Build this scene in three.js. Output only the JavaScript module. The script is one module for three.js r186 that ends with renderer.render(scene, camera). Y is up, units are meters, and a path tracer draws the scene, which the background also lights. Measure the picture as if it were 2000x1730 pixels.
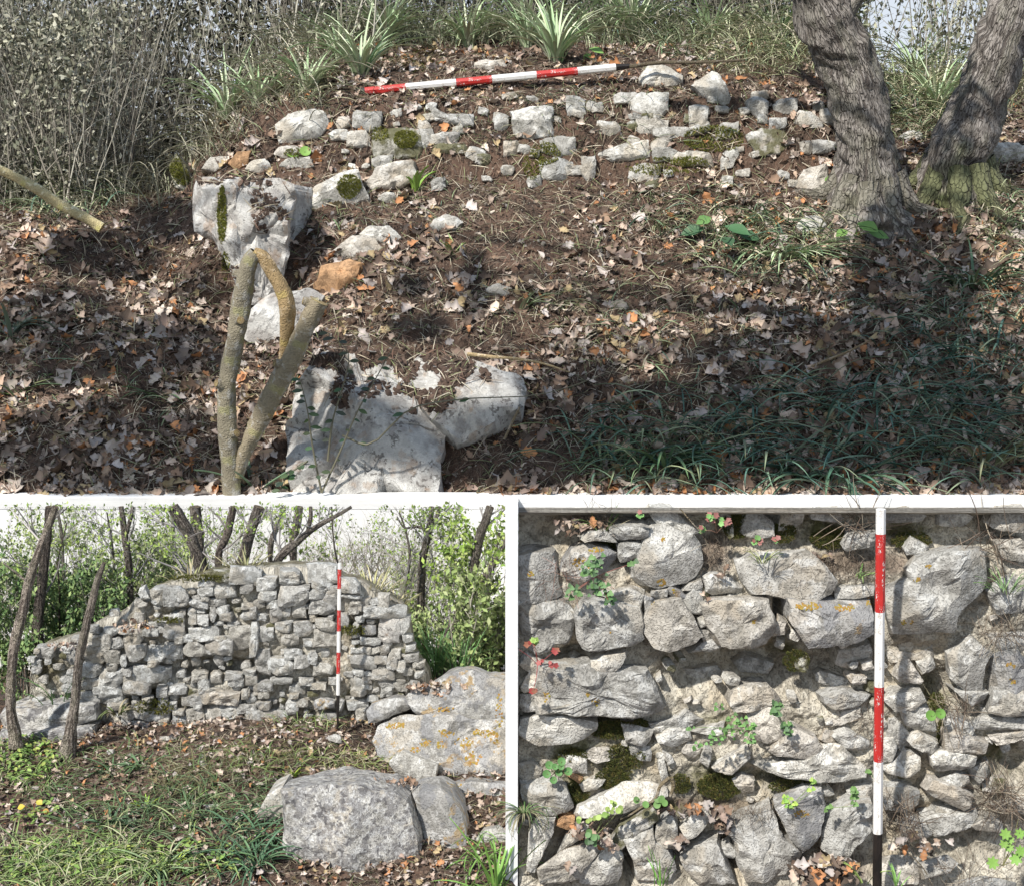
import * as THREE from 'three';
import { ImprovedNoise } from 'three/addons/math/ImprovedNoise.js';
import { mergeGeometries, toCreasedNormals } from 'three/addons/utils/BufferGeometryUtils.js';

// ------------------------------------------------------------------ camera, sky, sun, exposure
const scene = new THREE.Scene();
const FOCAL = 3000, PITCH = THREE.MathUtils.degToRad(12), EYE = new THREE.Vector3(0, 3.15, 0);
const camera = new THREE.PerspectiveCamera(2 * Math.atan(865 / FOCAL) * 180 / Math.PI, 2000 / 1730, 0.1, 900);
camera.position.copy(EYE);
camera.rotation.set(-PITCH, 0, 0);
scene.add(camera);

const SKY_LIGHT = 0.84;
const SUN = new THREE.Vector3(-0.40, 0.74, 0.54).normalize();
// clear winter sky: deep blue overhead, pale towards the horizon and around the sun, thin high cloud
{
  const W = 256, H = 128, data = new Float32Array(W * H * 4), d = new THREE.Vector3();
  for (let y = 0; y < H; y++) for (let x = 0; x < W; x++) {
    const lat = ((y + 0.5) / H - 0.5) * Math.PI, lon = ((x + 0.5) / W) * 2 * Math.PI - Math.PI;
    d.set(Math.cos(lat) * Math.cos(lon), Math.sin(lat), Math.cos(lat) * Math.sin(lon));
    const up = Math.max(0, d.y), near = Math.pow(Math.max(0, d.dot(SUN)), 6), t = Math.pow(1 - up, 2.2);
    const c = [0.26 + 0.50 * t + 0.35 * near, 0.37 + 0.45 * t + 0.34 * near, 0.56 + 0.33 * t + 0.30 * near], k = d.y < 0 ? 0.45 : 1;
    data.set([c[0] * k, c[1] * k, c[2] * k, 1], (y * W + x) * 4);
  }
  const sky = new THREE.DataTexture(data, W, H, THREE.RGBAFormat, THREE.FloatType);
  sky.mapping = THREE.EquirectangularReflectionMapping; sky.magFilter = THREE.LinearFilter; sky.wrapS = THREE.RepeatWrapping; sky.needsUpdate = true;
  scene.background = sky; scene.environment = sky; scene.backgroundIntensity = SKY_LIGHT; scene.environmentIntensity = SKY_LIGHT;
}

const sun = new THREE.DirectionalLight(new THREE.Color(1.0, 0.955, 0.89), 4.2);
sun.position.copy(SUN).multiplyScalar(40).add(new THREE.Vector3(0, 1, -9));
sun.target.position.set(0, 1, -9);
sun.castShadow = true;
sun.shadow.radius = 3.5;
sun.shadow.mapSize.set(4096, 4096);
Object.assign(sun.shadow.camera, { left: -16, right: 16, top: 16, bottom: -16, near: 1, far: 90 });
scene.add(sun, sun.target);

const renderer = new THREE.WebGLRenderer({ antialias: true });
renderer.toneMapping = THREE.LinearToneMapping;
renderer.toneMappingExposure = 1.3;
renderer.shadowMap.enabled = true;

// ------------------------------------------------------------------ helpers
const V = (x, y, z) => new THREE.Vector3(x, y, z);
function rng(a) {
  return () => { a = (a + 0x6d2b79f5) | 0; let t = Math.imul(a ^ (a >>> 15), 1 | a); t = (t + Math.imul(t ^ (t >>> 7), 61 | t)) ^ t; return ((t ^ (t >>> 14)) >>> 0) / 4294967296; };
}
const perlin = new ImprovedNoise();
const n3 = (x, y, z) => perlin.noise(x, y, z);
const fbm = (x, y, z, o = 4) => { let s = 0, a = 0.5; for (let i = 0; i < o; i++) { s += a * n3(x, y, z); x *= 2.03; y *= 2.03; z *= 2.03; a *= 0.5; } return s; };
const clamp = (x, a = 0, b = 1) => Math.min(b, Math.max(a, x));
const sstep = (a, b, x) => { const t = clamp((x - a) / (b - a)); return t * t * (3 - 2 * t); };
const mix = (a, b, t) => a + (b - a) * t;
const pick = (r, list) => list[Math.floor(r() * list.length) % list.length];
const lerpTable = (tab, x) => {
  if (x <= tab[0][0]) return tab[0][1];
  for (let i = 1; i < tab.length; i++) if (x <= tab[i][0]) { const [a, b] = [tab[i - 1], tab[i]]; return mix(a[1], b[1], (x - a[0]) / (b[0] - a[0])); }
  return tab[tab.length - 1][1];
};
// sight line of a point measured on the photograph, and the place where it meets a distance
const CP = Math.cos(PITCH), SP = Math.sin(PITCH);
const sight = (px, py) => { const u = (px - 1000) / FOCAL, v = (865 - py) / FOCAL; return V(u, v * CP - SP, -v * SP - CP); };
const at = (px, py, dist) => { const d = sight(px, py); return d.multiplyScalar(dist / -d.z).add(EYE); };

const taken = {};
function numbered(name) { const n = taken[name] = (taken[name] ?? -1) + 1; return n ? name + '_' + String(n).padStart(3, '0') : name; }
function tag(o, label, category, group) { if (label) o.userData.label = label; if (category) o.userData.category = category; if (group) o.userData.group = group; return o; }
const shade = (o) => { o.castShadow = true; o.receiveShadow = true; return o; };
function thing(name, label, category, pos, group) { const g = new THREE.Group(); g.name = numbered(name); if (pos) g.position.copy(pos); tag(g, label, category, group); scene.add(g); return g; }
function part(name, geo, mat, parent) { const m = shade(new THREE.Mesh(geo, mat)); m.name = name; parent.add(m); return m; }
function whole(name, geo, mat, label, category, group) { const m = shade(new THREE.Mesh(geo, mat)); m.name = numbered(name); tag(m, label, category, group); scene.add(m); return m; }
function setting(name, geo, mat) { const m = shade(new THREE.Mesh(geo, mat)); m.name = name; m.userData.kind = 'structure'; scene.add(m); return m; }
function stuff(name, geo, mat, list, label, category, parent = scene) {
  const m = shade(new THREE.InstancedMesh(geo, mat, list.length)), M = new THREE.Matrix4();
  list.forEach((k, i) => { M.compose(k.p, k.q, k.s.isVector3 ? k.s : V(k.s, k.s, k.s)); m.setMatrixAt(i, M); m.setColorAt(i, k.c); });
  m.name = parent === scene ? numbered(name) : name; m.userData.kind = 'stuff';
  if (parent === scene) tag(m, label, category);
  parent.add(m);
  return m;
}

// a builder for leaves, stems and blades: vertices with colours, merged into one geometry
class Build {
  constructor() { this.p = []; this.c = []; this.i = []; this.uv = []; }
  vert(v, c, u = 0, w = 0) { this.p.push(v.x, v.y, v.z); this.c.push(c[0], c[1], c[2]); this.uv.push(u, w); return this.p.length / 3 - 1; }
  tri(a, b, c) { this.i.push(a, b, c); }
  // tapered tube through points with radii
  tube(pts, rad, col, sides = 6, rough = 0, seed = 0, uvk = 1) {
    let prev = null, ref = V(0, 0, 1), len = 0;
    for (let k = 0; k < pts.length; k++) {
      const a = pts[Math.max(0, k - 1)], b = pts[Math.min(pts.length - 1, k + 1)];
      const t = b.clone().sub(a).normalize();
      if (k) len += pts[k].distanceTo(pts[k - 1]);
      if (Math.abs(t.dot(ref)) > 0.95) ref = V(1, 0, 0);
      const x = ref.clone().cross(t).normalize(), y = t.clone().cross(x);
      const row = [];
      for (let s = 0; s <= sides; s++) {
        const an = (s % sides) / sides * Math.PI * 2;
        let r = rad[k];
        const d = x.clone().multiplyScalar(Math.cos(an)).addScaledVector(y, Math.sin(an));
        if (rough) { const q = pts[k]; r *= 1 + rough * n3(Math.cos(an) * 1.3 + seed, Math.sin(an) * 1.3 + q.y * 6, q.x * 6 + seed) + rough * 0.6 * n3(Math.cos(an) * 3 + seed, Math.sin(an) * 3 + q.y * 17, seed); }
        row.push(this.vert(pts[k].clone().addScaledVector(d, r), col, (s / sides) * Math.PI * 2 * rad[0] * uvk, len * uvk));
      }
      if (prev) for (let s = 0; s < sides; s++) { this.tri(prev[s], prev[s + 1], row[s]); this.tri(prev[s + 1], row[s + 1], row[s]); }
      prev = row;
    }
    return this;
  }
  cap(pts, rad, col) { // flat end on the last point of a tube
    const e = pts[pts.length - 1], t = e.clone().sub(pts[pts.length - 2]).normalize(), x = V(0.3, 0.1, 1).cross(t).normalize(), y = t.clone().cross(x);
    const c = this.vert(e.clone().addScaledVector(t, rad * 0.12), col, 0.5, 0.5), row = [];
    for (let s = 0; s <= 10; s++) { const a = s / 10 * 6.2832; row.push(this.vert(e.clone().addScaledVector(x, Math.cos(a) * rad).addScaledVector(y, Math.sin(a) * rad), col, 0.5 + 0.5 * Math.cos(a), 0.5 + 0.5 * Math.sin(a))); }
    for (let s = 0; s < 10; s++) this.tri(c, row[s], row[s + 1]);
  }
  // grass blade: base, heading, length, width, lift (0 flat .. 1 upright), droop
  blade(base, yaw, len, wid, lift, droop, col, tipcol = col, seg = 6) {
    const h = V(Math.cos(yaw), 0, Math.sin(yaw)), side = V(-Math.sin(yaw), 0, Math.cos(yaw));
    let p = base.clone(), el = lift, prev = null;
    for (let k = 0; k <= seg; k++) {
      const t = k / seg, w = wid * (t < 0.25 ? 0.75 + t : 1 - Math.pow((t - 0.25) / 0.75, 2) * 0.94);
      const c = [mix(col[0], tipcol[0], t), mix(col[1], tipcol[1], t), mix(col[2], tipcol[2], t)];
      const up = V(0, 1, 0).multiplyScalar(Math.cos(el) * wid * 0.3).addScaledVector(h, -Math.sin(el) * wid * 0.3);
      const a = this.vert(p.clone().addScaledVector(side, w / 2).add(up), c), m = this.vert(p, c), b = this.vert(p.clone().addScaledVector(side, -w / 2).add(up), c);
      if (prev) { const [pa, pm, pb] = prev; this.tri(pa, pm, a); this.tri(pm, m, a); this.tri(pm, pb, m); this.tri(pb, b, m); }
      prev = [a, m, b];
      p = p.clone().addScaledVector(h, Math.cos(el) * len / seg).add(V(0, Math.sin(el) * len / seg, 0));
      el -= droop / seg;
    }
  }
  // flat little leaf: centre, normal, direction, length, width
  leaf(p, dir, nor, len, wid, col, fold = 0.15) {
    const d = dir.clone().normalize(), s = nor.clone().cross(d).normalize(), n = d.clone().cross(s);
    const rows = [[0, 0.1], [0.3, 0.8], [0.55, 1], [0.8, 0.62], [1, 0.02]];
    let prev = null;
    for (const [t, w] of rows) {
      const m = p.clone().addScaledVector(d, t * len).addScaledVector(n, -fold * len * t * t * 0.6);
      const r = [this.vert(m.clone().addScaledVector(s, w * wid / 2).addScaledVector(n, fold * wid * w), col), this.vert(m, col), this.vert(m.clone().addScaledVector(s, -w * wid / 2).addScaledVector(n, fold * wid * w), col)];
      if (prev) { this.tri(prev[0], prev[1], r[0]); this.tri(prev[1], r[1], r[0]); this.tri(prev[1], prev[2], r[1]); this.tri(prev[2], r[2], r[1]); }
      prev = r;
    }
  }
  disc(p, nor, r, col, dish = 0.2, lobes = 0, sides = 14) {
    const n = nor.clone().normalize(), x = V(0.31, 0.9, 0.17).cross(n).normalize(), y = n.clone().cross(x);
    const c = this.vert(p.clone().addScaledVector(n, -dish * r), col);
    const mid = [], row = [];
    for (let s = 0; s <= sides; s++) {
      const a = s / sides * 6.28318, rr = r * (1 + (lobes ? 0.24 * Math.cos(a * lobes) : 0));
      mid.push(this.vert(p.clone().addScaledVector(x, Math.cos(a) * rr * 0.55).addScaledVector(y, Math.sin(a) * rr * 0.55).addScaledVector(n, -dish * r * 0.45), [col[0] * 1.1, col[1] * 1.1, col[2] * 1.1]));
      row.push(this.vert(p.clone().addScaledVector(x, Math.cos(a) * rr).addScaledVector(y, Math.sin(a) * rr), col));
    }
    for (let s = 0; s < sides; s++) { this.tri(c, mid[s], mid[s + 1]); this.tri(mid[s], row[s], row[s + 1]); this.tri(mid[s], row[s + 1], mid[s + 1]); }
  }
  geo(origin) {
    const g = new THREE.BufferGeometry(), p = this.p;
    if (origin) for (let i = 0; i < p.length; i += 3) { p[i] -= origin.x; p[i + 1] -= origin.y; p[i + 2] -= origin.z; }
    g.setAttribute('position', new THREE.Float32BufferAttribute(p, 3));
    g.setAttribute('color', new THREE.Float32BufferAttribute(this.c, 3));
    g.setAttribute('uv', new THREE.Float32BufferAttribute(this.uv, 2));
    g.setIndex(this.i);
    g.computeVertexNormals();
    return g;
  }
}

// ------------------------------------------------------------------ textures
// periodic value noise so that every texture tiles
function lattice(seed, n) { const r = rng(seed), a = new Float32Array(n * n); for (let i = 0; i < n * n; i++) a[i] = r(); return a; }
function tnoise(lat, n, u, v) {
  u = ((u % 1) + 1) % 1 * n; v = ((v % 1) + 1) % 1 * n;
  const i = Math.floor(u), j = Math.floor(v); let fx = u - i, fy = v - j;
  fx = fx * fx * (3 - 2 * fx); fy = fy * fy * (3 - 2 * fy);
  const i1 = (i + 1) % n, j1 = (j + 1) % n, i0 = i % n, j0 = j % n;
  return mix(mix(lat[j0 * n + i0], lat[j0 * n + i1], fx), mix(lat[j1 * n + i0], lat[j1 * n + i1], fx), fy);
}
const LAT = {};
const tn = (seed, n, u, v) => tnoise(LAT[seed + '_' + n] ??= lattice(seed * 7919 + n, n), n, u, v);
const tfbm = (seed, n, u, v, o) => { let s = 0, a = 0.5, w = 0; for (let i = 0; i < o; i++) { s += a * tn(seed + i, n, u, v); w += a; a *= 0.55; n *= 2; } return s / w; };
function textures(size, f, bumpToo = true) {
  const c = new Uint8Array(size * size * 4), b = new Uint8Array(size * size * 4);
  const enc = (x) => { x = clamp(x); return 255 * (x <= 0.0031308 ? 12.92 * x : 1.055 * Math.pow(x, 1 / 2.4) - 0.055); };
  for (let y = 0; y < size; y++) for (let x = 0; x < size; x++) {
    const o = f(x / size, y / size), k = (y * size + x) * 4;
    c[k] = enc(o[0]); c[k + 1] = enc(o[1]); c[k + 2] = enc(o[2]); c[k + 3] = 255;
    const h = clamp(o[3]) * 255; b[k] = b[k + 1] = b[k + 2] = h; b[k + 3] = 255;
  }
  const make = (d, cs) => { const t = new THREE.DataTexture(d, size, size, THREE.RGBAFormat); t.wrapS = t.wrapT = THREE.RepeatWrapping; t.magFilter = THREE.LinearFilter; t.minFilter = THREE.LinearMipmapLinearFilter; t.generateMipmaps = true; if (cs) t.colorSpace = cs; t.needsUpdate = true; return t; };
  return { map: make(c, THREE.SRGBColorSpace), bump: bumpToo ? make(b) : null };
}
const LATB = lattice(4242, 40);
const mix3 = (a, b, t) => [mix(a[0], b[0], t), mix(a[1], b[1], t), mix(a[2], b[2], t)];
const blotch = (seed, n, u, v, lo, hi, o = 4) => sstep(lo, hi, tfbm(seed, n, u, v, o));
// grey beige limestone: mottled, pitted, with fine cracks and lichen
function limestone(kind) {
  return textures(1024, (u, v) => {
    const big = tfbm(1, 4, u, v, 4), mid = tfbm(11, 16, u, v, 4), fine = tfbm(21, 90, u, v, 3), warp = tfbm(31, 6, u, v, 3) * 0.25;
    let c = mix3([0.30, 0.285, 0.255], [0.56, 0.54, 0.49], sstep(0.32, 0.68, 0.45 * big + 0.35 * mid + 0.25 * fine));
    c = mix3(c, [0.46, 0.40, 0.31], 0.5 * blotch(41, 5, u, v, 0.52, 0.66));
    c = mix3(c, [0.66, 0.65, 0.61], 0.6 * blotch(51, 14, u, v, 0.57, 0.68));
    c = mix3(c, [0.19, 0.18, 0.155], 0.55 * blotch(61, 22, u, v, 0.59, 0.68));
    const ridge = 1 - Math.abs(2 * tfbm(71, 7, u + warp, v - warp, 3) - 1), crack = sstep(0.965, 0.995, ridge);
    const pit = sstep(0.66, 0.76, tn(81, 150, u, v)) * 0.8;
    c = mix3(c, [0.12, 0.11, 0.095], 0.16 * crack + 0.35 * pit);
    let h = 0.35 * big + 0.35 * mid + 0.22 * fine - 0.08 * crack - 0.22 * pit + 0.14;
    if (kind === 'ochre') {
      const l = 0.8 * blotch(91, 16, u, v, 0.60, 0.66, 4) * sstep(0.50, 0.6, tfbm(95, 4, u, v, 2)) * (0.6 + 0.4 * fine);
      c = mix3(c, [0.40, 0.235, 0.045], 0.95 * l); h += 0.06 * l;
      c = mix3(c, [0.22, 0.22, 0.225], 0.55 * blotch(99, 9, u, v, 0.55, 0.64));
    }
    if (kind === 'blotched') {
      const d = blotch(101, 12, u, v, 0.42, 0.6, 6) * (0.55 + 0.6 * fine);
      c = mix3(c, [0.155, 0.15, 0.155], 0.72 * d);
      c = mix3(c, [0.62, 0.62, 0.60], 0.45 * blotch(111, 34, u, v, 0.54, 0.68, 4));
      c = mix3(c, [0.09, 0.085, 0.085], 0.7 * blotch(121, 26, u, v, 0.64, 0.7, 2));
    }
    if (kind === 'white') {
      c = mix3(c, [0.62, 0.61, 0.585], 0.5);
      const s = tfbm(131, 10, u * 1, v * 1, 5);
      c = mix3(c, [0.30, 0.28, 0.26], 0.75 * sstep(0.44, 0.66, s) * (0.5 + fine));
      c = mix3(c, [0.10, 0.09, 0.08], 0.75 * blotch(145, 40, u, v, 0.56, 0.66, 4) * sstep(0.42, 0.6, tfbm(147, 5, u, v, 3)));
      c = mix3(c, [0.36, 0.24, 0.15], 0.4 * blotch(141, 7, u, v, 0.6, 0.7));
    }
    if (kind === 'mossy') {
      const m = blotch(151, 7, u, v, 0.44, 0.58, 5);
      c = mix3(c, [0.10, 0.095, 0.03], 0.85 * m); h += 0.1 * m * fine;
    }
    return [...c, h];
  });
}
const LS = { pale: limestone('pale'), ochre: limestone('ochre'), blotched: limestone('blotched'), white: limestone('white'), mossy: limestone('mossy') };
function stoneMat(kind, tint, bump = 0.012, rough = 0.93) { return new THREE.MeshStandardMaterial({ map: LS[kind].map, bumpMap: LS[kind].bump, bumpScale: bump, roughness: rough, color: new THREE.Color().setRGB(...tint) }); }
const STONE = {
  pale: [[1.0, 1.01, 1.02], [0.9, 0.9, 0.9], [1.08, 1.09, 1.1], [0.97, 0.94, 0.9], [0.84, 0.85, 0.86]].map((t) => stoneMat('pale', t)),
  ochre: [[0.92, 0.93, 0.96], [0.84, 0.85, 0.88]].map((t) => stoneMat('ochre', t)),
  blotched: [[0.9, 0.9, 0.92], [0.98, 0.98, 0.99]].map((t) => stoneMat('blotched', t)),
  white: [[1, 1, 1]].map((t) => stoneMat('white', t)),
  mossy: [[1, 1, 1], [0.85, 0.85, 0.8]].map((t) => stoneMat('mossy', t)),
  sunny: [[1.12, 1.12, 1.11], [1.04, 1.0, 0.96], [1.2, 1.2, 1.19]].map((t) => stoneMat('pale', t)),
  ruin: [[0.92, 0.95, 0.99], [0.8, 0.81, 0.83], [1.02, 1.05, 1.09], [0.86, 0.85, 0.83]].map((t) => stoneMat('pale', t)),
  rusty: [[1.0, 0.62, 0.36]].map((t) => stoneMat('pale', t)),
};
const soilTex = textures(1024, (u, v) => {
  const a = tfbm(201, 6, u, v, 5), b = tfbm(211, 40, u, v, 4), f = tn(221, 200, u, v);
  let c = mix3([0.024, 0.015, 0.010], [0.125, 0.076, 0.052], sstep(0.3, 0.7, 0.5 * a + 0.5 * b));
  c = mix3(c, [0.22, 0.17, 0.12], 0.6 * sstep(0.7, 0.86, f));
  return [...c, 0.4 * a + 0.6 * b];
});
const barkTex = textures(1024, (u, v) => {
  // small cracked plates, longer than wide, between thin dark furrows
  const wu = u + 0.07 * (tfbm(231, 5, u, v, 4) - 0.5), wv = v + 0.07 * (tfbm(235, 5, u, v, 4) - 0.5);
  const NX = 24, NY = 14; let d1 = 9, d2 = 9, id = 0;
  const cx = Math.floor(wu * NX), cy = Math.floor(wv * NY);
  for (let j = -1; j <= 1; j++) for (let i = -1; i <= 1; i++) {
    const gx = cx + i, gy = cy + j, ix = ((gx % NX) + NX) % NX, iy = ((gy % NY) + NY) % NY;
    const jx = LATB[iy * 24 + ix], jy = LATB[600 + iy * 24 + ix], dx = gx + jx - wu * NX, dy = gy + jy - wv * NY, d = Math.abs(dx) * 0.5 + Math.abs(dy) * 0.5 + 0.5 * Math.hypot(dx, dy);
    if (d < d1) { d2 = d1; d1 = d; id = jx; } else if (d < d2) d2 = d;
  }
  const f = tfbm(251, 60, u, v, 3), b = tfbm(261, 5, u, v, 3), long = tfbm(265, 12, u * 2, v * 0.5, 3), open = sstep(0.42, 0.6, tfbm(267, 9, u, v, 3)), plate = clamp(sstep(0.0, 0.14 + 0.22 * b, d2 - d1 + 0.22 * (f - 0.5)) + 0.55 * open) * sstep(0.26, 0.46, long + 0.15 * (f - 0.5));
  let c = mix3([0.085, 0.07, 0.06], mix3([0.14, 0.122, 0.105], [0.33, 0.30, 0.27], sstep(0.15, 0.85, 0.7 * f + 0.3 * id)), plate);
  c = mix3(c, [0.24, 0.235, 0.18], 0.35 * sstep(0.5, 0.7, b));
  return [...c, 0.55 * plate + 0.2 * f + 0.25 * id];
});
const smoothBark = textures(512, (u, v) => {
  const a = tfbm(271, 5, u, v, 4), r = tfbm(281, 8, u, v, 4), f = tfbm(285, 60, u, v, 2);
  let c = mix3([0.15, 0.13, 0.09], [0.36, 0.32, 0.23], 0.5 * a + 0.5 * f);
  c = mix3(c, [0.30, 0.29, 0.13], 0.6 * sstep(0.48, 0.66, a));
  c = mix3(c, [0.42, 0.41, 0.38], 0.6 * sstep(0.6, 0.7, r));
  return [...c, 0.5 * f + 0.5 * r];
});
const plasterTex = textures(512, (u, v) => { const a = tfbm(291, 4, u, v, 4), f = tfbm(295, 80, u, v, 2), k = 0.80 + 0.05 * a + 0.02 * f; return [k, k, k * 0.99, 0.5 * a + 0.5 * f]; });
const rodTex = (base) => textures(512, (u, v) => {
  const s = tfbm(301, 10, u, v * 0.5, 3), k = tn(305, 64, u, v), chip = sstep(0.71, 0.76, 0.55 * s + 0.45 * k + 0.08 * tn(309, 220, u, v));
  const w = 0.9 + 0.2 * (tfbm(311, 6, u, v, 3) - 0.5);
  return [...mix3(base.map((x) => x * w), [0.72, 0.70, 0.66], chip), 0.6 - 0.4 * chip];
});
const ROD = {
  red: (() => { const t = rodTex([0.55, 0.03, 0.025]); return new THREE.MeshStandardMaterial({ map: t.map, bumpMap: t.bump, bumpScale: 0.001, roughness: 0.5 }); })(),
  white: (() => { const t = textures(512, (u, v) => { const s = tfbm(321, 8, u, v, 4), k = tn(325, 90, u, v); return [...mix3([0.80, 0.79, 0.76], [0.40, 0.34, 0.27], 0.8 * sstep(0.56, 0.72, 0.7 * s + 0.3 * k)), 0.5]; }, false); return new THREE.MeshStandardMaterial({ map: t.map, roughness: 0.55 }); })(),
  black: new THREE.MeshStandardMaterial({ map: soilTex.map, color: 0x6a7078, roughness: 0.55 }),
};
const leafMat = new THREE.MeshStandardMaterial({ roughness: 0.8, side: THREE.DoubleSide, color: 0xffffff });
const plantMat = new THREE.MeshStandardMaterial({ roughness: 0.62, side: THREE.DoubleSide, vertexColors: true });
const dryMat = new THREE.MeshStandardMaterial({ roughness: 0.9, side: THREE.DoubleSide, vertexColors: true });
const barkMat = new THREE.MeshStandardMaterial({ map: barkTex.map, bumpMap: barkTex.bump, bumpScale: 0.03, roughness: 0.95, vertexColors: true });
const stickMat = new THREE.MeshStandardMaterial({ map: smoothBark.map, bumpMap: smoothBark.bump, bumpScale: 0.016, roughness: 0.85, vertexColors: true });
const soilMat = new THREE.MeshStandardMaterial({ map: soilTex.map, bumpMap: soilTex.bump, bumpScale: 0.03, roughness: 1 });
const plasterMat = new THREE.MeshStandardMaterial({ map: plasterTex.map, bumpMap: plasterTex.bump, bumpScale: 0.002, roughness: 0.9 });

// ------------------------------------------------------------------ rocks
// an irregular stone from its outline: chipped by planes, roughened, its face bulging towards +z
function rockGeo(outline, o = {}) {
  const { edge = 0.9, flat = 2.6, thick = 0.1, bulge = 0.25, rough = 0.07, cuts = 5, seed = 1, count = 30, uvk = 1, back = false, bevel = 0.1, fine = true } = o;
  const r = rng(seed * 2654435 + 17);
  let cx = 0, cy = 0, area = 0;
  outline.forEach(([x, y], i) => { const [X, Y] = outline[(i + 1) % outline.length], k = x * Y - X * y; area += k; cx += (x + X) * k; cy += (y + Y) * k; });
  area /= 2; cx /= 6 * area; cy /= 6 * area;
  const size = Math.sqrt(Math.abs(area)), ol = area < 0 ? outline.slice().reverse() : outline;
  const seg = ol.map(([x, y], i) => Math.hypot(ol[(i + 1) % ol.length][0] - x, ol[(i + 1) % ol.length][1] - y)), per = seg.reduce((a, b) => a + b, 0);
  const ring = [];
  ol.forEach(([x, y], i) => { const [X, Y] = ol[(i + 1) % ol.length], n = Math.max(1, Math.round(seg[i] / per * count)); for (let k = 0; k < n; k++) ring.push([mix(x, X, k / n) - cx, mix(y, Y, k / n) - cy]); });
  const n = ring.length, P = [V(0, 0, bulge * size)];
  const rows = fine ? [[0.22, 1], [0.42, 1], [0.62, 1], [0.8, 1], [0.92, 1]] : [[0.4, 1], [0.75, 1], [0.93, 1]];
  const levels = rows.map(([s]) => [s, bulge * size * (1 - Math.pow(s, flat))]);
  levels.push([1, -bevel * size], [1.0, -thick * 0.55], [0.9, -thick]);
  for (const [s, z] of levels) for (const [x, y] of ring) P.push(V(x * s, y * s, z));
  if (back) P.push(V(0, 0, -thick * 1.05));
  const f = 1.9 / size, ox = r() * 60, oy = r() * 60, R = rough * size;
  for (const p of P) {
    const q = p.clone();
    p.x += R * edge * fbm(q.x * f + ox, q.y * f + oy, q.z * f, 3) * 2;
    p.y += R * edge * fbm(q.x * f + oy, q.y * f + ox, q.z * f + 9, 3) * 2;
    p.z += R * 1.6 * fbm(q.x * f * 1.3 + ox + 31, q.y * f * 1.3 + oy, q.z * f, 4) * 2;
  }
  for (let k = 0; k < cuts; k++) {
    const a = r() * 6.283, tilt = 0.25 + r() * 0.85, N = V(Math.cos(a) * tilt, Math.sin(a) * tilt, 1).normalize();
    let m = -9; for (const p of P) m = Math.max(m, p.dot(N));
    const d = m - size * (0.04 + 0.13 * r());
    for (const p of P) { const e = p.dot(N) - d; if (e > 0) p.addScaledVector(N, -e * 0.9); }
  }
  const I = [];
  for (let i = 0; i < n; i++) I.push(0, 1 + i, 1 + (i + 1) % n);
  for (let l = 0; l < levels.length - 1; l++) for (let i = 0; i < n; i++) { const a = 1 + l * n + i, b = 1 + l * n + (i + 1) % n; I.push(a, a + n, b, b, a + n, b + n); }
  if (back) { const c = P.length - 1, s = 1 + (levels.length - 1) * n; for (let i = 0; i < n; i++) I.push(c, s + (i + 1) % n, s + i); }
  const pos = new Float32Array(I.length * 3), uv = new Float32Array(I.length * 2), du = r() * 3, dv = r() * 3;
  for (let t = 0; t < I.length; t += 3) {
    const [a, b, c] = [P[I[t]], P[I[t + 1]], P[I[t + 2]]], N = b.clone().sub(a).cross(c.clone().sub(a)), ax = Math.abs(N.x), ay = Math.abs(N.y), az = Math.abs(N.z) * 1.6;
    [a, b, c].forEach((p, k) => {
      pos.set([p.x, p.y, p.z], (t + k) * 3);
      const q = az >= ax && az >= ay ? [p.x, p.y] : ax > ay ? [p.z + 0.3, p.y] : [p.x, p.z + 0.3];
      uv[(t + k) * 2] = q[0] * uvk + du; uv[(t + k) * 2 + 1] = q[1] * uvk + dv;
    });
  }
  const g = new THREE.BufferGeometry();
  g.setAttribute('position', new THREE.BufferAttribute(pos, 3)); g.setAttribute('uv', new THREE.BufferAttribute(uv, 2));
  const out = toCreasedNormals(g, o.crease ?? 0.46);
  out.userData.centre = [cx, cy]; out.userData.size = size;
  return out;
}
// a stone whose outline is seen at the measured points, standing at a distance, leaning back by lean
let stoneSeed = 1;
function stoneAt(points, dist, mat, parent, name, o = {}) {
  const lean = o.lean ?? 0, turn = o.turn ?? 0;
  let mx = 0, my = 0; points.forEach(([x, y]) => { mx += x / points.length; my += y / points.length; });
  const O = at(mx, my, dist), rot = new THREE.Euler(-lean, turn, 0, 'YXZ'), q = new THREE.Quaternion().setFromEuler(rot);
  const N = V(0, 0, 1).applyQuaternion(q), X = V(1, 0, 0).applyQuaternion(q), Y = V(0, 1, 0).applyQuaternion(q), rel = O.clone().sub(EYE);
  const outline = points.map(([x, y]) => { const d = sight(x, y), p = d.multiplyScalar(rel.dot(N) / d.dot(N)).sub(rel); return [p.dot(X), p.dot(Y)]; });
  const g = rockGeo(outline, { seed: stoneSeed++, ...o });
  const [cx, cy] = g.userData.centre;
  const m = shade(new THREE.Mesh(g, mat));
  m.position.copy(O).addScaledVector(X, cx).addScaledVector(Y, cy);
  m.quaternion.copy(q);
  m.name = parent === scene ? numbered(name) : name;
  if (parent !== scene) m.position.sub(parent.position);
  parent.add(m);
  return m;
}
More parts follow.
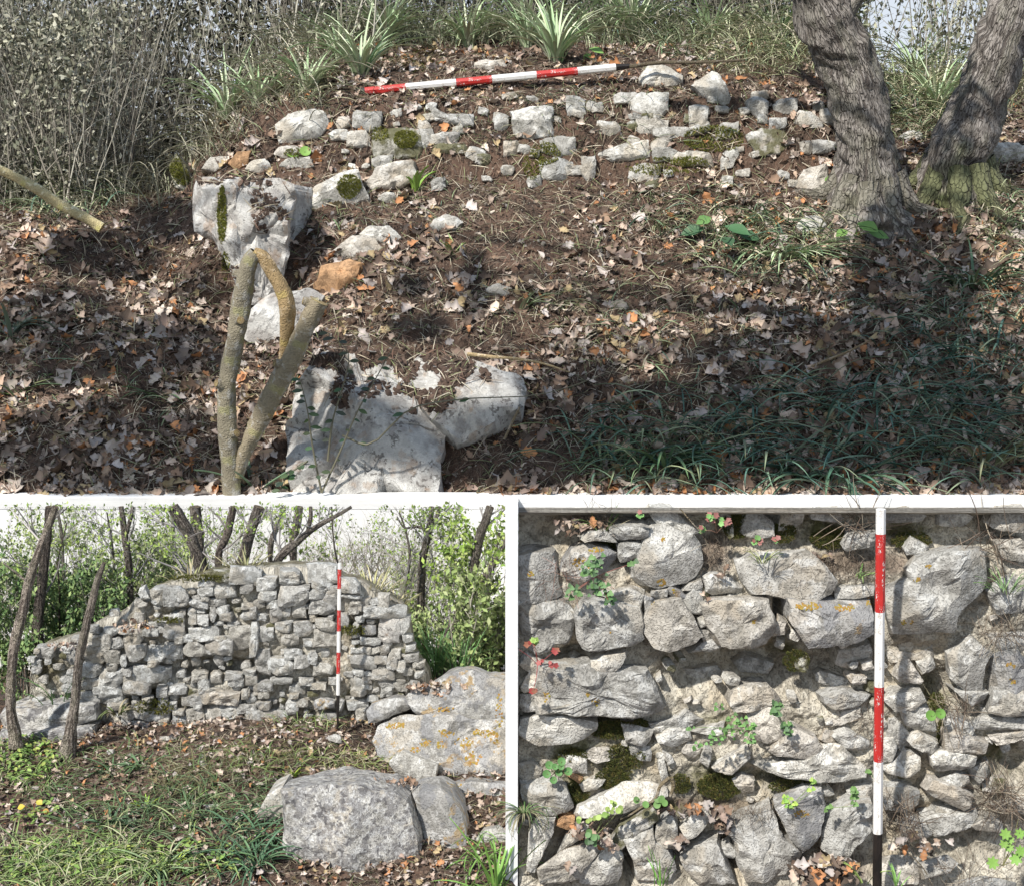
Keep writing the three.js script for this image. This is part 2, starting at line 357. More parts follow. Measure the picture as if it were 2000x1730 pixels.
// an irregular outline about a centre, for stones measured by their box only
function boxOutline(cx, cy, w, h, rot, r, square = 0) {
  const n = 7 + Math.floor(r() * 3), pts = [], e = 3.2 + square + r() * 4;
  for (let i = 0; i < n; i++) {
    const a = (i + 0.5 + (r() - 0.5) * 0.6) / n * 6.2832, c = Math.cos(a), s = Math.sin(a), k = Math.pow(Math.pow(Math.abs(c), e) + Math.pow(Math.abs(s), e), -1 / e) * (0.88 + 0.2 * r());
    const x = c * k * w / 2, y = s * k * h / 2;
    pts.push([cx + x * Math.cos(rot) - y * Math.sin(rot), cy + x * Math.sin(rot) + y * Math.cos(rot)]);
  }
  return pts;
}
// a squared block: four corners out of true, some knocked off
function blockOutline(cx, cy, w, h, rot, r) {
  const pts = [], j = () => (r() - 0.5) * 0.16;
  for (const [sx, sy] of [[-1, -1], [1, -1], [1, 1], [-1, 1]]) {
    const x = sx * w / 2 * (1 + j()), y = sy * h / 2 * (1 + j());
    if (r() < 0.45) { const k = 0.12 + 0.25 * r(), q = 0.12 + 0.3 * r(), a = [x - sx * w * k, y], b = [x, y - sy * h * q]; pts.push(...(sx * sy > 0 ? [b, a].reverse().reverse() : [a, b])); } else pts.push([x, y]);
    if (r() < 0.4) { const [nx, ny] = { '-1-1': [0, -1], '1-1': [1, 0], '11': [0, 1], '-11': [-1, 0] }['' + sx + sy]; pts.push([nx * w / 2 * (1 + j()) + j() * w * 0.5 * (nx ? 0 : 1), ny * h / 2 * (1 + j()) + j() * h * 0.5 * (ny ? 0 : 1)]); }
  }
  // keep the corners in turning order
  pts.sort((a, b) => Math.atan2(a[1] / h, a[0] / w) - Math.atan2(b[1] / h, b[0] / w));
  return pts.map(([x, y]) => [cx + x * Math.cos(rot) - y * Math.sin(rot), cy + x * Math.sin(rot) + y * Math.cos(rot)]);
}
const pairs = (a, ox = 0, oy = 0, k = 1) => { const o = []; for (let i = 0; i < a.length; i += 2) o.push([ox + a[i] / k, oy + a[i + 1] / k]); return o; };

// ------------------------------------------------------------------ ground of the upper bank (a slope with an old wall in it)
const MOUND = [[9.6, -2.62], [10, -2.49], [11.3, -1.57], [12.6, -0.72], [12.95, -0.52], [13.35, 0.12], [13.8, 0.33], [14.6, 0.56], [15.4, 0.68], [16.5, 0.76], [30, 0.6]];
const FLANK = [[9.6, -2.62], [10, -2.49], [11.3, -1.62], [12.3, -1.02], [13.5, -0.72], [16, -0.5], [30, -0.2]];
const EAST = [[9.6, -2.62], [10, -2.49], [11.3, -1.57], [12.6, -0.75], [13.4, -0.42], [14.6, 0.08], [16, 0.4], [30, 0.5]];
const hollow = (x, d, X, D, r) => Math.exp(-((x - X) ** 2 + (d - D) ** 2) / (r * r));
function bankHeight(x, d) {
  const w = 0.25 * n3(x * 0.8, d * 0.8, 3);
  const m = sstep(-3.15 + w, -2.0 + w, x), e = sstep(2.5, 3.4, x + w);
  let h = mix(lerpTable(FLANK, d), mix(lerpTable(MOUND, d), lerpTable(EAST, d), e), m);
  h -= 0.34 * hollow(x, d, -2.95, 12.35, 0.5);
  h -= 0.10 * hollow(x, d, -0.35, 11.75, 0.3);
  h -= 0.36 * hollow(x, d, -1.95, 11.7, 0.42);
  h -= 0.5 * Math.exp(-(((x + 0.95) / 0.55) ** 4) - (((d - 10.05) / 0.42) ** 2));
  const k = sstep(9.9, 10.5, d);
  h += k * (0.11 * fbm(x * 1.3, d * 1.3, 1.7, 3) + 0.07 * fbm(x * 5, d * 5, 8.1, 3));
  return EYE.y + h;
}
const bankNormal = (x, d) => { const e = 0.04; return V(bankHeight(x - e, d) - bankHeight(x + e, d), 2 * e, bankHeight(x, d + e) - bankHeight(x, d - e)).normalize(); };
function onGround(px, py, height, d0, d1) { // where a sight line meets the ground
  let d = d0;
  for (; d < d1; d += 0.03) { const p = at(px, py, d); if (p.y <= height(p.x, d)) break; }
  for (let k = 0, a = d - 0.03, b = d; k < 10; k++) { d = (a + b) / 2; const p = at(px, py, d); if (p.y <= height(p.x, d)) b = d; else a = d; }
  const p = at(px, py, d); p.y = height(p.x, d); return p;
}
const onBank = (px, py) => onGround(px, py, bankHeight, 9.95, 20);
function sheet(name, x0, x1, d0, d1, nx, nd, height, mat, bend = 1, crumb = 0) {
  const p = [], uv = [], I = [];
  for (let j = 0; j <= nd; j++) for (let i = 0; i <= nx; i++) {
    const d = d0 + (d1 - d0) * Math.pow(j / nd, bend), x = mix(x0, x1, i / nx);
    p.push(x, height(x, d) + crumb * fbm(x * 14, d * 14, 4.4, 3), -d); uv.push(x / 0.9, d / 0.9);
  }
  for (let j = 0; j < nd; j++) for (let i = 0; i < nx; i++) { const a = j * (nx + 1) + i, b = a + nx + 1; I.push(a, a + 1, b, a + 1, b + 1, b); }
  const g = new THREE.BufferGeometry();
  g.setAttribute('position', new THREE.Float32BufferAttribute(p, 3)); g.setAttribute('uv', new THREE.Float32BufferAttribute(uv, 2)); g.setIndex(I); g.computeVertexNormals();
  return setting(name, g, mat);
}
sheet('bank_ground', -8, 8, 9.93, 17.5, 420, 260, bankHeight, soilMat, 1.2, 0.05);
sheet('far_ground', -60, 60, 17.4, 400, 40, 30, (x, d) => EYE.y - 0.3 - (d - 17) * 0.02, soilMat, 3);

// ------------------------------------------------------------------ lower ground
const LOWER = [[0, -3.45], [4, -3.3], [5.8, -3.13], [7.3, -3.03], [7.7, -3.05], [8.6, -3.42], [10, -3.7]];
const lowerHeight = (x, d) => EYE.y + lerpTable(LOWER, d) + 0.05 * fbm(x * 1.6 + 5, d * 1.6, 2, 3) + 0.03 * fbm(x * 6, d * 6, 5, 3) + 0.16 * hollow(x, d, -1.2, 6.75, 0.5) * (x < 0 ? 1 : 0) - 0.16 * sstep(0.03, 0.1, x);
sheet('lower_ground', -9, 9, -6, 10.05, 260, 240, lowerHeight, soilMat, 0.6, 0.03);
const onLower = (px, py) => onGround(px, py, lowerHeight, 3, 10.4);

// ------------------------------------------------------------------ white rendered walls that hold the bank and part the two lower bays
{
  const y = EYE.y;
  const g = thing('retaining_wall', 'long white rendered retaining wall behind the bare trees, holding up the leafy bank', 'wall', V(0, 0, -9.95));
  const face = new THREE.BoxGeometry(18, 3.2, 0.2); face.translate(0, y - 2.545 - 1.6, -0.023);
  part('wall_face', face, plasterMat, g);
  const cope = new THREE.BoxGeometry(18.02, 0.075, 0.16); cope.translate(0, y - 2.506, 0.0);
  part('coping', cope, plasterMat, g);
}
{
  const s = new THREE.Shape(), line = (d) => at(1000, 972, d).y;
  s.moveTo(5.88, -0.4); s.lineTo(5.88, line(5.88)); s.lineTo(9.86, line(9.86)); s.lineTo(9.86, -0.4); s.closePath();
  const g = new THREE.ExtrudeGeometry(s, { depth: 0.049, bevelEnabled: true, bevelSize: 0.002, bevelThickness: 0.001, bevelSegments: 1 });
  g.rotateY(Math.PI / 2); // length runs away from the viewer
  g.translate(-0.0255, 0, 0);
  const o = thing('partition_wall', 'narrow white rendered partition wall between the ruined wall with trees and the close stone wall', 'wall');
  part('wall_body', g, plasterMat, o);
}

// ------------------------------------------------------------------ close stone wall (right-hand bay)
const blobs = (list) => (px, py) => { let s = 0; for (const [x, y, rx, ry, a] of list) s = Math.max(s, a * Math.exp(-(((px - x) / rx) ** 2) - (((py - y) / ry) ** 2))); return s; };
const pxOf = (p) => { const r = p.clone().sub(EYE), f = -r.z * CP - r.y * SP, u = r.y * CP - r.z * SP; return [1000 + r.x / f * FOCAL, 865 - u / f * FOCAL]; };
function coreGeo(px0, px1, py0, py1, dist, nx, ny, depth, colour, uvk) {
  const p = [], uv = [], c = [], I = [];
  for (let j = 0; j <= ny; j++) for (let i = 0; i <= nx; i++) {
    const px = mix(px0, px1, i / nx), py = mix(py0, py1, j / ny), q = at(px, py, dist);
    const k = depth(px, py, q); q.z -= k;
    p.push(q.x, q.y, q.z); uv.push(q.x * uvk, q.y * uvk); c.push(...colour(px, py, k));
  }
  for (let j = 0; j < ny; j++) for (let i = 0; i < nx; i++) { const a = j * (nx + 1) + i, b = a + nx + 1; I.push(a, b, a + 1, a + 1, b, b + 1); }
  const g = new THREE.BufferGeometry();
  g.setAttribute('position', new THREE.Float32BufferAttribute(p, 3)); g.setAttribute('uv', new THREE.Float32BufferAttribute(uv, 2)); g.setAttribute('color', new THREE.Float32BufferAttribute(c, 3)); g.setIndex(I); g.computeVertexNormals();
  return g;
}
const mortarMat = new THREE.MeshStandardMaterial({ map: LS.pale.map, bumpMap: LS.pale.bump, bumpScale: 0.02, roughness: 1, vertexColors: true });
const closeWall = thing('stone_wall', 'close rubble stone wall of pale blocks and mortar behind the upright banded pole, beside the white partition', 'wall', V(1.0, 0.2, -6));
const wallMoss = blobs([[1450, 1020, 70, 35, 1], [1620, 1050, 60, 28, 1], [1780, 1050, 60, 25, 0.9], [1200, 1425, 60, 30, 1], [1130, 1480, 60, 45, 1], [1210, 1490, 70, 40, 0.9], [1400, 1530, 70, 35, 1], [1545, 1535, 60, 22, 1], [1540, 1285, 40, 30, 0.8], [1830, 1380, 35, 40, 0.9], [1960, 1480, 45, 50, 0.8], [1180, 1065, 40, 15, 1], [1120, 1545, 30, 35, 1], [1300, 1590, 40, 20, 1], [1410, 1420, 40, 25, 0.8]]);
const wallHole = blobs([[1125, 1290, 40, 18, 0.12], [1525, 1195, 8, 30, 0.14], [1170, 1240, 4, 50, 0.1], [1190, 1410, 70, 14, 0.1], [1560, 1535, 100, 14, 0.09], [1830, 1350, 40, 35, 0.12], [1710, 1220, 8, 60, 0.1], [1985, 1500, 30, 40, 0.08], [1225, 1685, 12, 40, 0.14], [1430, 1680, 15, 40, 0.12], [1330, 1150, 30, 8, 0.08], [1970, 1050, 30, 14, 0.1], [1225, 1105, 20, 8, 0.08], [1275, 1450, 20, 10, 0.06]]);
const wallSoil = blobs([[1640, 1110, 90, 26, 1], [1740, 1110, 60, 25, 1], [1400, 1090, 40, 40, 1], [1130, 1030, 60, 18, 0.9], [1360, 1580, 120, 18, 0.9], [1470, 1600, 50, 14, 0.8], [1640, 1690, 80, 30, 0.8], [1780, 1590, 50, 22, 0.8], [1150, 1640, 80, 25, 0.8], [1640, 1550, 70, 15, 0.6]]);
{
  const depth = (px, py, q) => {
    let k = 0.05 + 0.13 * sstep(1130, 1060, py) * 0.7 + 0.13 * Math.exp(-(((py - 1312) / 48) ** 2)) * sstep(1270, 1330, px) * sstep(1800, 1650, px);
    k += wallHole(px, py) + 0.05 * fbm(q.x * 9, q.y * 9, 3, 5) + 0.035 * Math.abs(fbm(q.x * 22, q.y * 22, 7, 3));
    return k - 0.12 * sstep(1640, 1740, py);
  };
  const colour = (px, py, k) => {
    const j = 0.12 * fbm(px * 0.03, py * 0.03, 5, 3), m = clamp(wallMoss(px, py) * 1.5 - 0.35 + j * 3 + 1.2 * fbm(px * 0.05, py * 0.05, 1, 3)) * (wallMoss(px, py) > 0.12 ? 1 : 0), s = clamp(wallSoil(px, py) * 1.7 - 0.3 + j * 3);
    let c = [0.98 + j, 0.93 + j, 0.83 + j];
    c = mix3(c, [0.32, 0.24, 0.19], s * 0.85);
    return mix3(c, [0.20, 0.20, 0.055], m * 0.9);
  };
  const core = part('mortar', coreGeo(1013.5, 2120, 991, 1760, 5.95, 300, 210, depth, colour, 1.4), mortarMat, closeWall);
  core.position.sub(closeWall.position);
  const backing = new THREE.BoxGeometry(2.7, 1.75, 0.1); backing.translate(1.38, EYE.y - 1.72 - 0.875, -6.42);
  part('wall_back', backing, mortarMatPlain(), closeWall).position.sub(closeWall.position);
  const ct = at(1000, 972, 6.06).y, cb = at(1000, 991, 6.06).y, cope = new THREE.BoxGeometry(2.7, ct - cb, 0.05); cope.translate(1.378, (ct + cb) / 2, -6.085);
  part('coping', cope, plasterMat, closeWall).position.sub(closeWall.position);
  const lid = new THREE.BoxGeometry(2.7, 0.02, 0.52); lid.rotateX(-0.32); lid.translate(1.378, EYE.y - 1.62, -6.2);
  part('wall_top', lid, mortarMatPlain(), closeWall).position.sub(closeWall.position);
}
function mortarMatPlain() { return STONE.pale[3]; }
const T5 = [1010, 980, 4], T6 = [1500, 980, 4], T7 = [1010, 1350, 4], T8 = [1500, 1350, 4], T0 = [0, 0, 1];
function cs(tile, a, kind = 'pale', dist = 5.95, o = {}) {
  const raw = pairs(a, ...tile), mx = raw.reduce((t, p) => t + p[0], 0) / raw.length, my = raw.reduce((t, p) => t + p[1], 0) / raw.length, grow = 1.03 + 2.5 / Math.max(20, Math.max(...raw.map((p) => p[0])) - mx);
  const pts = raw.map(([x, y]) => [mx + (x - mx) * grow, my + (y - my) * grow]), xs = pts.map((p) => p[0]), w = Math.max(...xs) - Math.min(...xs), r = rng(stoneSeed * 31 + 7);
  const mats = STONE[kind];
  return stoneAt(pts, dist + (r() - 0.5) * 0.02, mats[Math.floor(r() * mats.length)], closeWall, 'stone', { thick: o.thick ?? Math.min(0.2, 0.04 + w * 0.0012), edge: 0.4, bulge: 0.05, rough: 0.08, flat: 6, bevel: 0.035, crease: 0.38, cuts: w > 60 ? 5 : 4, count: w > 90 ? 44 : w > 45 ? 30 : 18, fine: w > 45, uvk: 1.5, lean: (r() - 0.4) * 0.24, turn: (r() - 0.5) * 0.24, ...o });
}
cs(T5, [20, 440, 130, 420, 300, 430, 330, 500, 340, 600, 360, 700, 330, 760, 20, 790]);
cs(T5, [370, 480, 440, 380, 560, 335, 700, 360, 790, 410, 780, 480, 700, 560, 560, 620, 400, 620, 360, 540], 'ochre');
cs(T5, [490, 290, 560, 240, 680, 220, 730, 260, 780, 320, 640, 300, 540, 310]);
cs(T5, [725, 215, 800, 200, 960, 200, 1020, 230, 1020, 280, 900, 300, 790, 310, 730, 260]);
cs(T5, [785, 350, 850, 320, 960, 330, 985, 370, 930, 440, 820, 475, 795, 430]);
cs(T5, [1000, 300, 1070, 200, 1160, 190, 1270, 240, 1370, 260, 1430, 350, 1440, 500, 1400, 590, 1330, 640, 1150, 680, 1000, 680, 930, 620, 915, 540, 960, 450, 985, 370], 'pale', 5.93);
cs(T5, [1040, 90, 1060, 60, 1210, 55, 1310, 150, 1420, 240, 1300, 245, 1200, 220, 1100, 180], 'pale', 6.0);
cs(T5, [1060, 700, 1170, 690, 1170, 740, 1100, 755, 1050, 730]);
cs(T5, [1175, 690, 1200, 660, 1320, 730, 1300, 765, 1180, 720], 'ochre');
cs(T5, [1290, 790, 1380, 690, 1450, 680, 1450, 870, 1400, 880]);
cs(T5, [1300, 690, 1350, 640, 1440, 610, 1450, 670, 1360, 690]);
cs(T5, [1475, 600, 1530, 560, 1700, 590, 1760, 650, 1750, 720, 1540, 745, 1490, 700], 'pale', 5.97);
cs(T0, [1438, 1088, 1465, 1077, 1500, 1080, 1572, 1074, 1605, 1100, 1633, 1135, 1625, 1160, 1600, 1170, 1520, 1167, 1470, 1163, 1450, 1130], 'pale', 5.94, { lean: 0.3 });
cs(T5, [20, 810, 200, 790, 350, 790, 430, 880, 440, 1020, 400, 1090, 300, 1100, 250, 1150, 170, 1190, 20, 1140]);
cs(T5, [470, 900, 540, 790, 800, 810, 960, 830, 980, 920, 985, 1040, 1000, 1080, 900, 1120, 500, 1160, 480, 1040], 'pale', 5.9);
cs(T5, [1000, 930, 1090, 800, 1290, 770, 1360, 880, 1410, 1000, 1455, 1080, 1420, 1130, 1200, 1175, 1080, 1150, 990, 1050], 'pale', 5.9);
cs(T5, [620, 730, 880, 690, 990, 720, 960, 820, 800, 780]);
cs(T5, [1000, 740, 1160, 770, 1090, 850, 1060, 900, 1010, 880], 'ochre');
cs(T5, [1420, 1000, 1510, 1010, 1510, 1060, 1470, 1100]);
cs(T5, [1415, 910, 1460, 870, 1510, 960, 1440, 980]);
cs(T5, [1350, 1195, 1440, 1110, 1560, 1060, 1580, 1130, 1510, 1180]);
cs(T0, [1378, 1185, 1400, 1176, 1508, 1172, 1512, 1200, 1520, 1240, 1505, 1262, 1410, 1267, 1392, 1235], 'pale', 5.89);
cs(T6, [150, 800, 130, 760, 320, 770, 700, 780, 820, 770, 820, 1050, 700, 1110, 500, 1130, 340, 1140, 240, 1000, 170, 920], 'ochre', 5.89);
cs(T6, [530, 680, 600, 665, 830, 660, 830, 740, 680, 760, 540, 760]);
cs(T6, [920, 680, 1120, 620, 1100, 560, 1180, 460, 1400, 400, 1680, 390, 1750, 430, 1740, 640, 1710, 720, 1600, 800, 1500, 900, 1480, 1060, 1300, 1040, 1000, 1060, 950, 880], 'pale', 5.91, { bulge: 0.1 });
cs(T6, [590, 350, 640, 260, 830, 240, 830, 350, 700, 370, 620, 385], 'pale', 5.99);
cs(T6, [930, 90, 1100, 50, 1250, 110, 1180, 160, 930, 160], 'pale', 6.02);
cs(T6, [1350, 190, 1360, 80, 1500, 60, 1610, 130, 1560, 190, 1460, 210], 'pale', 6.02);
cs(T6, [1700, 180, 1800, 60, 1990, 50, 1990, 240, 1900, 230, 1760, 210], 'pale', 6.0);
cs(T6, [1070, 360, 1130, 280, 1250, 350, 1240, 400, 1100, 410], 'pale', 6.0);
cs(T6, [330, 100, 350, 50, 540, 50, 580, 130, 560, 160, 450, 150, 350, 140], 'pale', 6.03);
cs(T6, [90, 220, 110, 100, 150, 55, 280, 60, 270, 180, 160, 210], 'pale', 6.03);
cs(T5, [1730, 230, 1740, 120, 1850, 75, 1900, 80, 2000, 150, 2000, 260, 1900, 290, 1800, 270], 'pale', 6.02);
cs(T5, [1540, 60, 1680, 60, 1690, 260, 1660, 290, 1600, 200], 'mossy', 6.04);
cs(T6, [50, 980, 90, 920, 140, 950, 130, 1030, 70, 1040], 'sunny');
cs(T6, [1420, 1200, 1600, 1080, 1750, 1200, 1700, 1300, 1690, 1510, 1560, 1480, 1440, 1370], 'pale', 5.94);
cs(T6, [1000, 1380, 1040, 1260, 1110, 1240, 1210, 1400, 1180, 1430, 1050, 1420], 'sunny', 5.97);
cs(T6, [380, 1350, 420, 1320, 690, 1400, 670, 1450, 520, 1440, 400, 1410], 'pale', 6.05);
cs(T6, [1800, 1250, 1990, 1180, 2090, 1300, 2060, 1520, 1790, 1510], 'ochre', 5.95);
cs(T6, [1730, 700, 1990, 500, 2080, 700, 1990, 850, 1800, 870], 'pale', 5.98);
cs(T6, [1790, 320, 1990, 300, 2080, 400, 1990, 480, 1830, 430], 'pale', 5.98);
cs(T6, [1700, 1040, 1990, 1020, 2080, 1100, 1990, 1180, 1820, 1190], 'pale', 5.99);
cs(T5, [575, 1260, 660, 1210, 840, 1190, 850, 1230, 760, 1330, 680, 1355, 590, 1310], 'sunny', 5.91);
cs(T0, [1058, 1322, 1062, 1301, 1160, 1302, 1262, 1312, 1280, 1345, 1305, 1392, 1300, 1402, 1140, 1401, 1055, 1392, 1052, 1365], 'pale', 5.9, { lean: 0.05, turn: 0.03, bulge: 0.04, flat: 8, cuts: 3, count: 60 });
cs(T5, [20, 1460, 90, 1350, 190, 1380, 190, 1450, 60, 1490], 'sunny');
cs(T5, [380, 1240, 440, 1210, 490, 1240, 470, 1275], 'pale', 6.0);
cs(T5, [30, 1280, 80, 1210, 200, 1260, 180, 1350, 100, 1340], 'sunny');
cs(T7, [25, 30, 150, 20, 160, 150, 30, 160], 'mossy');
cs(T7, [25, 230, 150, 190, 350, 190, 610, 250, 625, 330, 520, 400, 180, 440, 90, 380, 25, 340], 'sunny', 5.93);
cs(T7, [505, 490, 600, 440, 720, 445, 770, 490, 720, 540, 620, 560, 560, 530], 'sunny', 5.97);
cs(T7, [330, 500, 420, 495, 530, 540, 430, 560], 'pale', 5.99);
cs(T7, [820, 250, 900, 260, 1060, 310, 1040, 400, 1000, 430, 860, 400], 'pale', 5.97);
cs(T7, [870, 410, 1050, 440, 1040, 540, 960, 540, 900, 490], 'pale', 5.98);
cs(T7, [1085, 360, 1200, 300, 1340, 300, 1360, 380, 1230, 445, 1110, 400], 'pale', 5.97);
cs(T7, [1030, 260, 1200, 220, 1330, 150, 1450, 230, 1300, 300, 1060, 300], 'pale', 5.99);
cs(T7, [1370, 310, 1480, 280, 1620, 240, 1600, 350, 1450, 330], 'sunny', 5.97);
cs(T7, [1110, 530, 1150, 510, 1180, 680, 1130, 690, 1105, 600], 'sunny', 5.97);
cs(T7, [1135, 465, 1200, 500, 1230, 550, 1180, 570], 'sunny', 5.97);
cs(T7, [1440, 520, 1470, 450, 1520, 490, 1490, 600, 1430, 560], 'sunny', 5.97);
cs(T7, [1530, 590, 1660, 500, 1800, 430, 1810, 530, 1680, 650, 1560, 620], 'sunny', 5.95);
cs(T7, [20, 570, 120, 550, 190, 620, 170, 680, 30, 720], 'pale', 5.97);
cs(T7, [25, 740, 180, 710, 300, 700, 380, 770, 440, 920, 300, 970, 160, 990, 60, 930], 'pale', 5.93);
cs(T7, [490, 730, 560, 690, 690, 700, 620, 770, 520, 785], 'sunny', 5.97);
cs(T7, [380, 650, 430, 650, 510, 690, 490, 720], 'rusty', 5.98);
cs(T7, [470, 970, 490, 890, 640, 810, 850, 690, 1000, 690, 1180, 740, 1170, 820, 1050, 870, 850, 950, 600, 980, 500, 1010], 'sunny', 5.93, { lean: 0.35 });
cs(T7, [740, 1180, 800, 1070, 1050, 915, 1110, 1020, 950, 1110, 800, 1250, 740, 1240], 'mossy', 5.89);
cs(T7, [1080, 1220, 1100, 1050, 1200, 980, 1250, 1070, 1250, 1150, 1230, 1220], 'pale', 5.89);
cs(T7, [1280, 1060, 1400, 950, 1500, 940, 1520, 1000, 1460, 1090, 1340, 1160], 'sunny', 5.89, { lean: 0.4 });
cs(T7, [850, 1190, 1080, 1100, 1080, 1200, 1180, 1250, 1240, 1400, 1180, 1510, 950, 1500, 920, 1320], 'pale', 5.87);
cs(T7, [1280, 1300, 1440, 1220, 1570, 1200, 1620, 1350, 1690, 1500, 1430, 1500, 1320, 1400], 'pale', 5.86);
cs(T7, [170, 1390, 380, 1230, 560, 1190, 640, 1260, 520, 1400, 480, 1480, 300, 1500, 190, 1500], 'pale', 5.86, { lean: 0.3 });
cs(T7, [490, 1440, 650, 1290, 730, 1210, 820, 1300, 820, 1480, 800, 1510, 500, 1510], 'sunny', 5.85);
cs(T7, [100, 1120, 170, 1030, 290, 1040, 280, 1120, 210, 1240, 140, 1400, 80, 1410], 'sunny', 5.88);
cs(T7, [330, 1250, 430, 1080, 540, 1090, 520, 1170], 'pale', 5.89);
cs(T7, [310, 1060, 370, 1010, 440, 1030, 410, 1080], 'rusty', 5.9);
cs(T0, [1422, 1630, 1470, 1600, 1512, 1583, 1522, 1605, 1530, 1640, 1575, 1670, 1560, 1700, 1500, 1722, 1462, 1725, 1445, 1690, 1440, 1650], 'pale', 5.87);
cs(T7, [1600, 1230, 1660, 1200, 1710, 1260, 1690, 1310, 1610, 1300], 'pale', 5.91);
cs(T0, [1462, 1396, 1500, 1379, 1520, 1400, 1530, 1440, 1500, 1450, 1475, 1447], 'sunny', 5.95);
cs(T0, [1425, 1370, 1435, 1345, 1500, 1340, 1530, 1372, 1480, 1387, 1438, 1392], 'pale', 5.97);
cs(T7, [1690, 690, 1760, 660, 1850, 700, 1840, 790, 1760, 810], 'sunny', 5.97);
cs(T8, [20, 480, 130, 370, 220, 300, 380, 370, 440, 460, 330, 545, 200, 520, 80, 510], 'sunny', 5.92);
cs(T8, [-100, 610, 0, 560, 300, 540, 480, 420, 560, 430, 760, 600, 740, 660, 600, 715, 400, 715, 270, 690, 0, 660], 'sunny', 5.94);
cs(T8, [520, 360, 620, 310, 790, 390, 790, 460, 700, 490, 640, 470], 'pale', 5.96);
cs(T8, [430, 200, 560, 170, 720, 130, 730, 200, 640, 240, 480, 280], 'pale', 5.98);
cs(T8, [440, 60, 620, 0, 800, 30, 700, 130, 560, 155, 450, 110], 'pale', 5.96);
cs(T8, [910, 80, 1000, 20, 1200, 10, 1240, 90, 1140, 150, 1000, 160], 'sunny', 5.94);
cs(T8, [950, 220, 1000, 210, 1100, 330, 1110, 420, 1000, 450, 920, 390], 'pale', 5.98);
cs(T8, [905, 400, 990, 380, 1020, 440, 970, 550, 905, 560], 'sunny', 5.95);
cs(T8, [910, 600, 1000, 550, 1070, 460, 1190, 520, 1180, 620, 1080, 675, 950, 640], 'sunny', 5.95);
cs(T8, [1110, 410, 1210, 355, 1340, 420, 1330, 460, 1280, 490, 1180, 460], 'sunny', 5.93);
cs(T8, [1060, 160, 1270, 120, 1320, 310, 1180, 330, 1100, 290], 'pale', 5.97);
cs(T8, [1390, 370, 1400, 340, 1500, 340, 1740, 430, 1700, 490, 1640, 500, 1400, 470], 'sunny', 5.92);
cs(T8, [1390, 230, 1500, 200, 1640, 300, 1600, 340, 1400, 330], 'pale', 5.96);
cs(T8, [1290, 520, 1350, 465, 1500, 490, 1630, 520, 1620, 600, 1520, 640, 1350, 670, 1310, 610], 'sunny', 5.91);
cs(T8, [1370, 690, 1470, 640, 1580, 680, 1590, 730, 1520, 760, 1420, 740], 'pale', 5.94);
cs(T8, [1580, 620, 1720, 550, 1720, 650, 1650, 730, 1600, 700], 'pale', 5.96);
cs(T8, [1260, 790, 1310, 710, 1420, 730, 1620, 820, 1580, 900, 1530, 960, 1430, 900, 1300, 850], 'sunny', 5.9);
cs(T8, [1470, 0, 1720, 10, 1710, 80, 1600, 110], 'pale', 5.93);
cs(T8, [1740, 160, 1790, 0, 2090, 0, 2080, 190, 1850, 200], 'pale', 5.93);
cs(T8, [1570, 270, 1700, 200, 2090, 220, 2090, 300, 1680, 320], 'pale', 5.96);
cs(T8, [1740, 360, 1850, 340, 2090, 300, 2090, 370, 1800, 420], 'sunny', 5.95);
cs(T8, [910, 760, 1050, 740, 1190, 800, 1190, 900, 1080, 950, 930, 930], 'pale', 5.93);
cs(T8, [640, 800, 760, 750, 820, 760, 820, 870, 700, 880], 'pale', 5.95);
cs(T8, [80, 930, 300, 840, 430, 850, 455, 960, 420, 1140, 340, 1240, 290, 1260, 180, 1140], 'ochre', 5.87);
cs(T8, [430, 1080, 520, 980, 650, 900, 810, 900, 810, 1100, 690, 1200, 620, 1320, 540, 1290, 420, 1240], 'pale', 5.88);
cs(T8, [1050, 1090, 1120, 1040, 1250, 1060, 1280, 1120, 1230, 1160, 1080, 1160], 'pale', 5.88);
cs(T8, [1250, 1030, 1480, 970, 1640, 950, 1660, 1020, 1560, 1080, 1300, 1140], 'pale', 5.91);
cs(T8, [1600, 1060, 1700, 1000, 1850, 1030, 1830, 1100, 1640, 1100], 'pale', 5.91);
cs(T8, [900, 1290, 1000, 1280, 1180, 1300, 1200, 1500, 900, 1520], 'pale', 5.86, { lean: 0.5 });
cs(T8, [1200, 1340, 1400, 1280, 1500, 1340, 1400, 1420, 1250, 1460], 'pale', 5.86, { lean: 0.5 });
cs(T8, [1480, 1480, 1700, 1440, 1950, 1490, 1900, 1560, 1500, 1560], 'pale', 5.85, { lean: 0.5 });
cs(T8, [1750, 900, 2090, 840, 2090, 950, 1850, 960], 'pale', 5.95);
cs(T8, [380, 790, 470, 770, 520, 820, 430, 830], 'sunny', 5.95);
cs(T8, [1330, 910, 1440, 920, 1520, 970, 1400, 990, 1310, 960], 'pale', 5.95);
cs(T6, [560, 1170, 800, 1120, 820, 1250, 640, 1300, 540, 1260], 'pale', 6.02);
cs(T6, [920, 1150, 1150, 1180, 1300, 1120, 1280, 1260, 1100, 1230, 960, 1260], 'pale', 6.01);
cs(T5, [1300, 1330, 1560, 1280, 1640, 1400, 1500, 1490, 1330, 1450], 'pale', 6.07);
cs(T5, [1680, 1260, 1800, 1200, 2000, 1260, 1960, 1340, 1760, 1330], 'pale', 6.08);
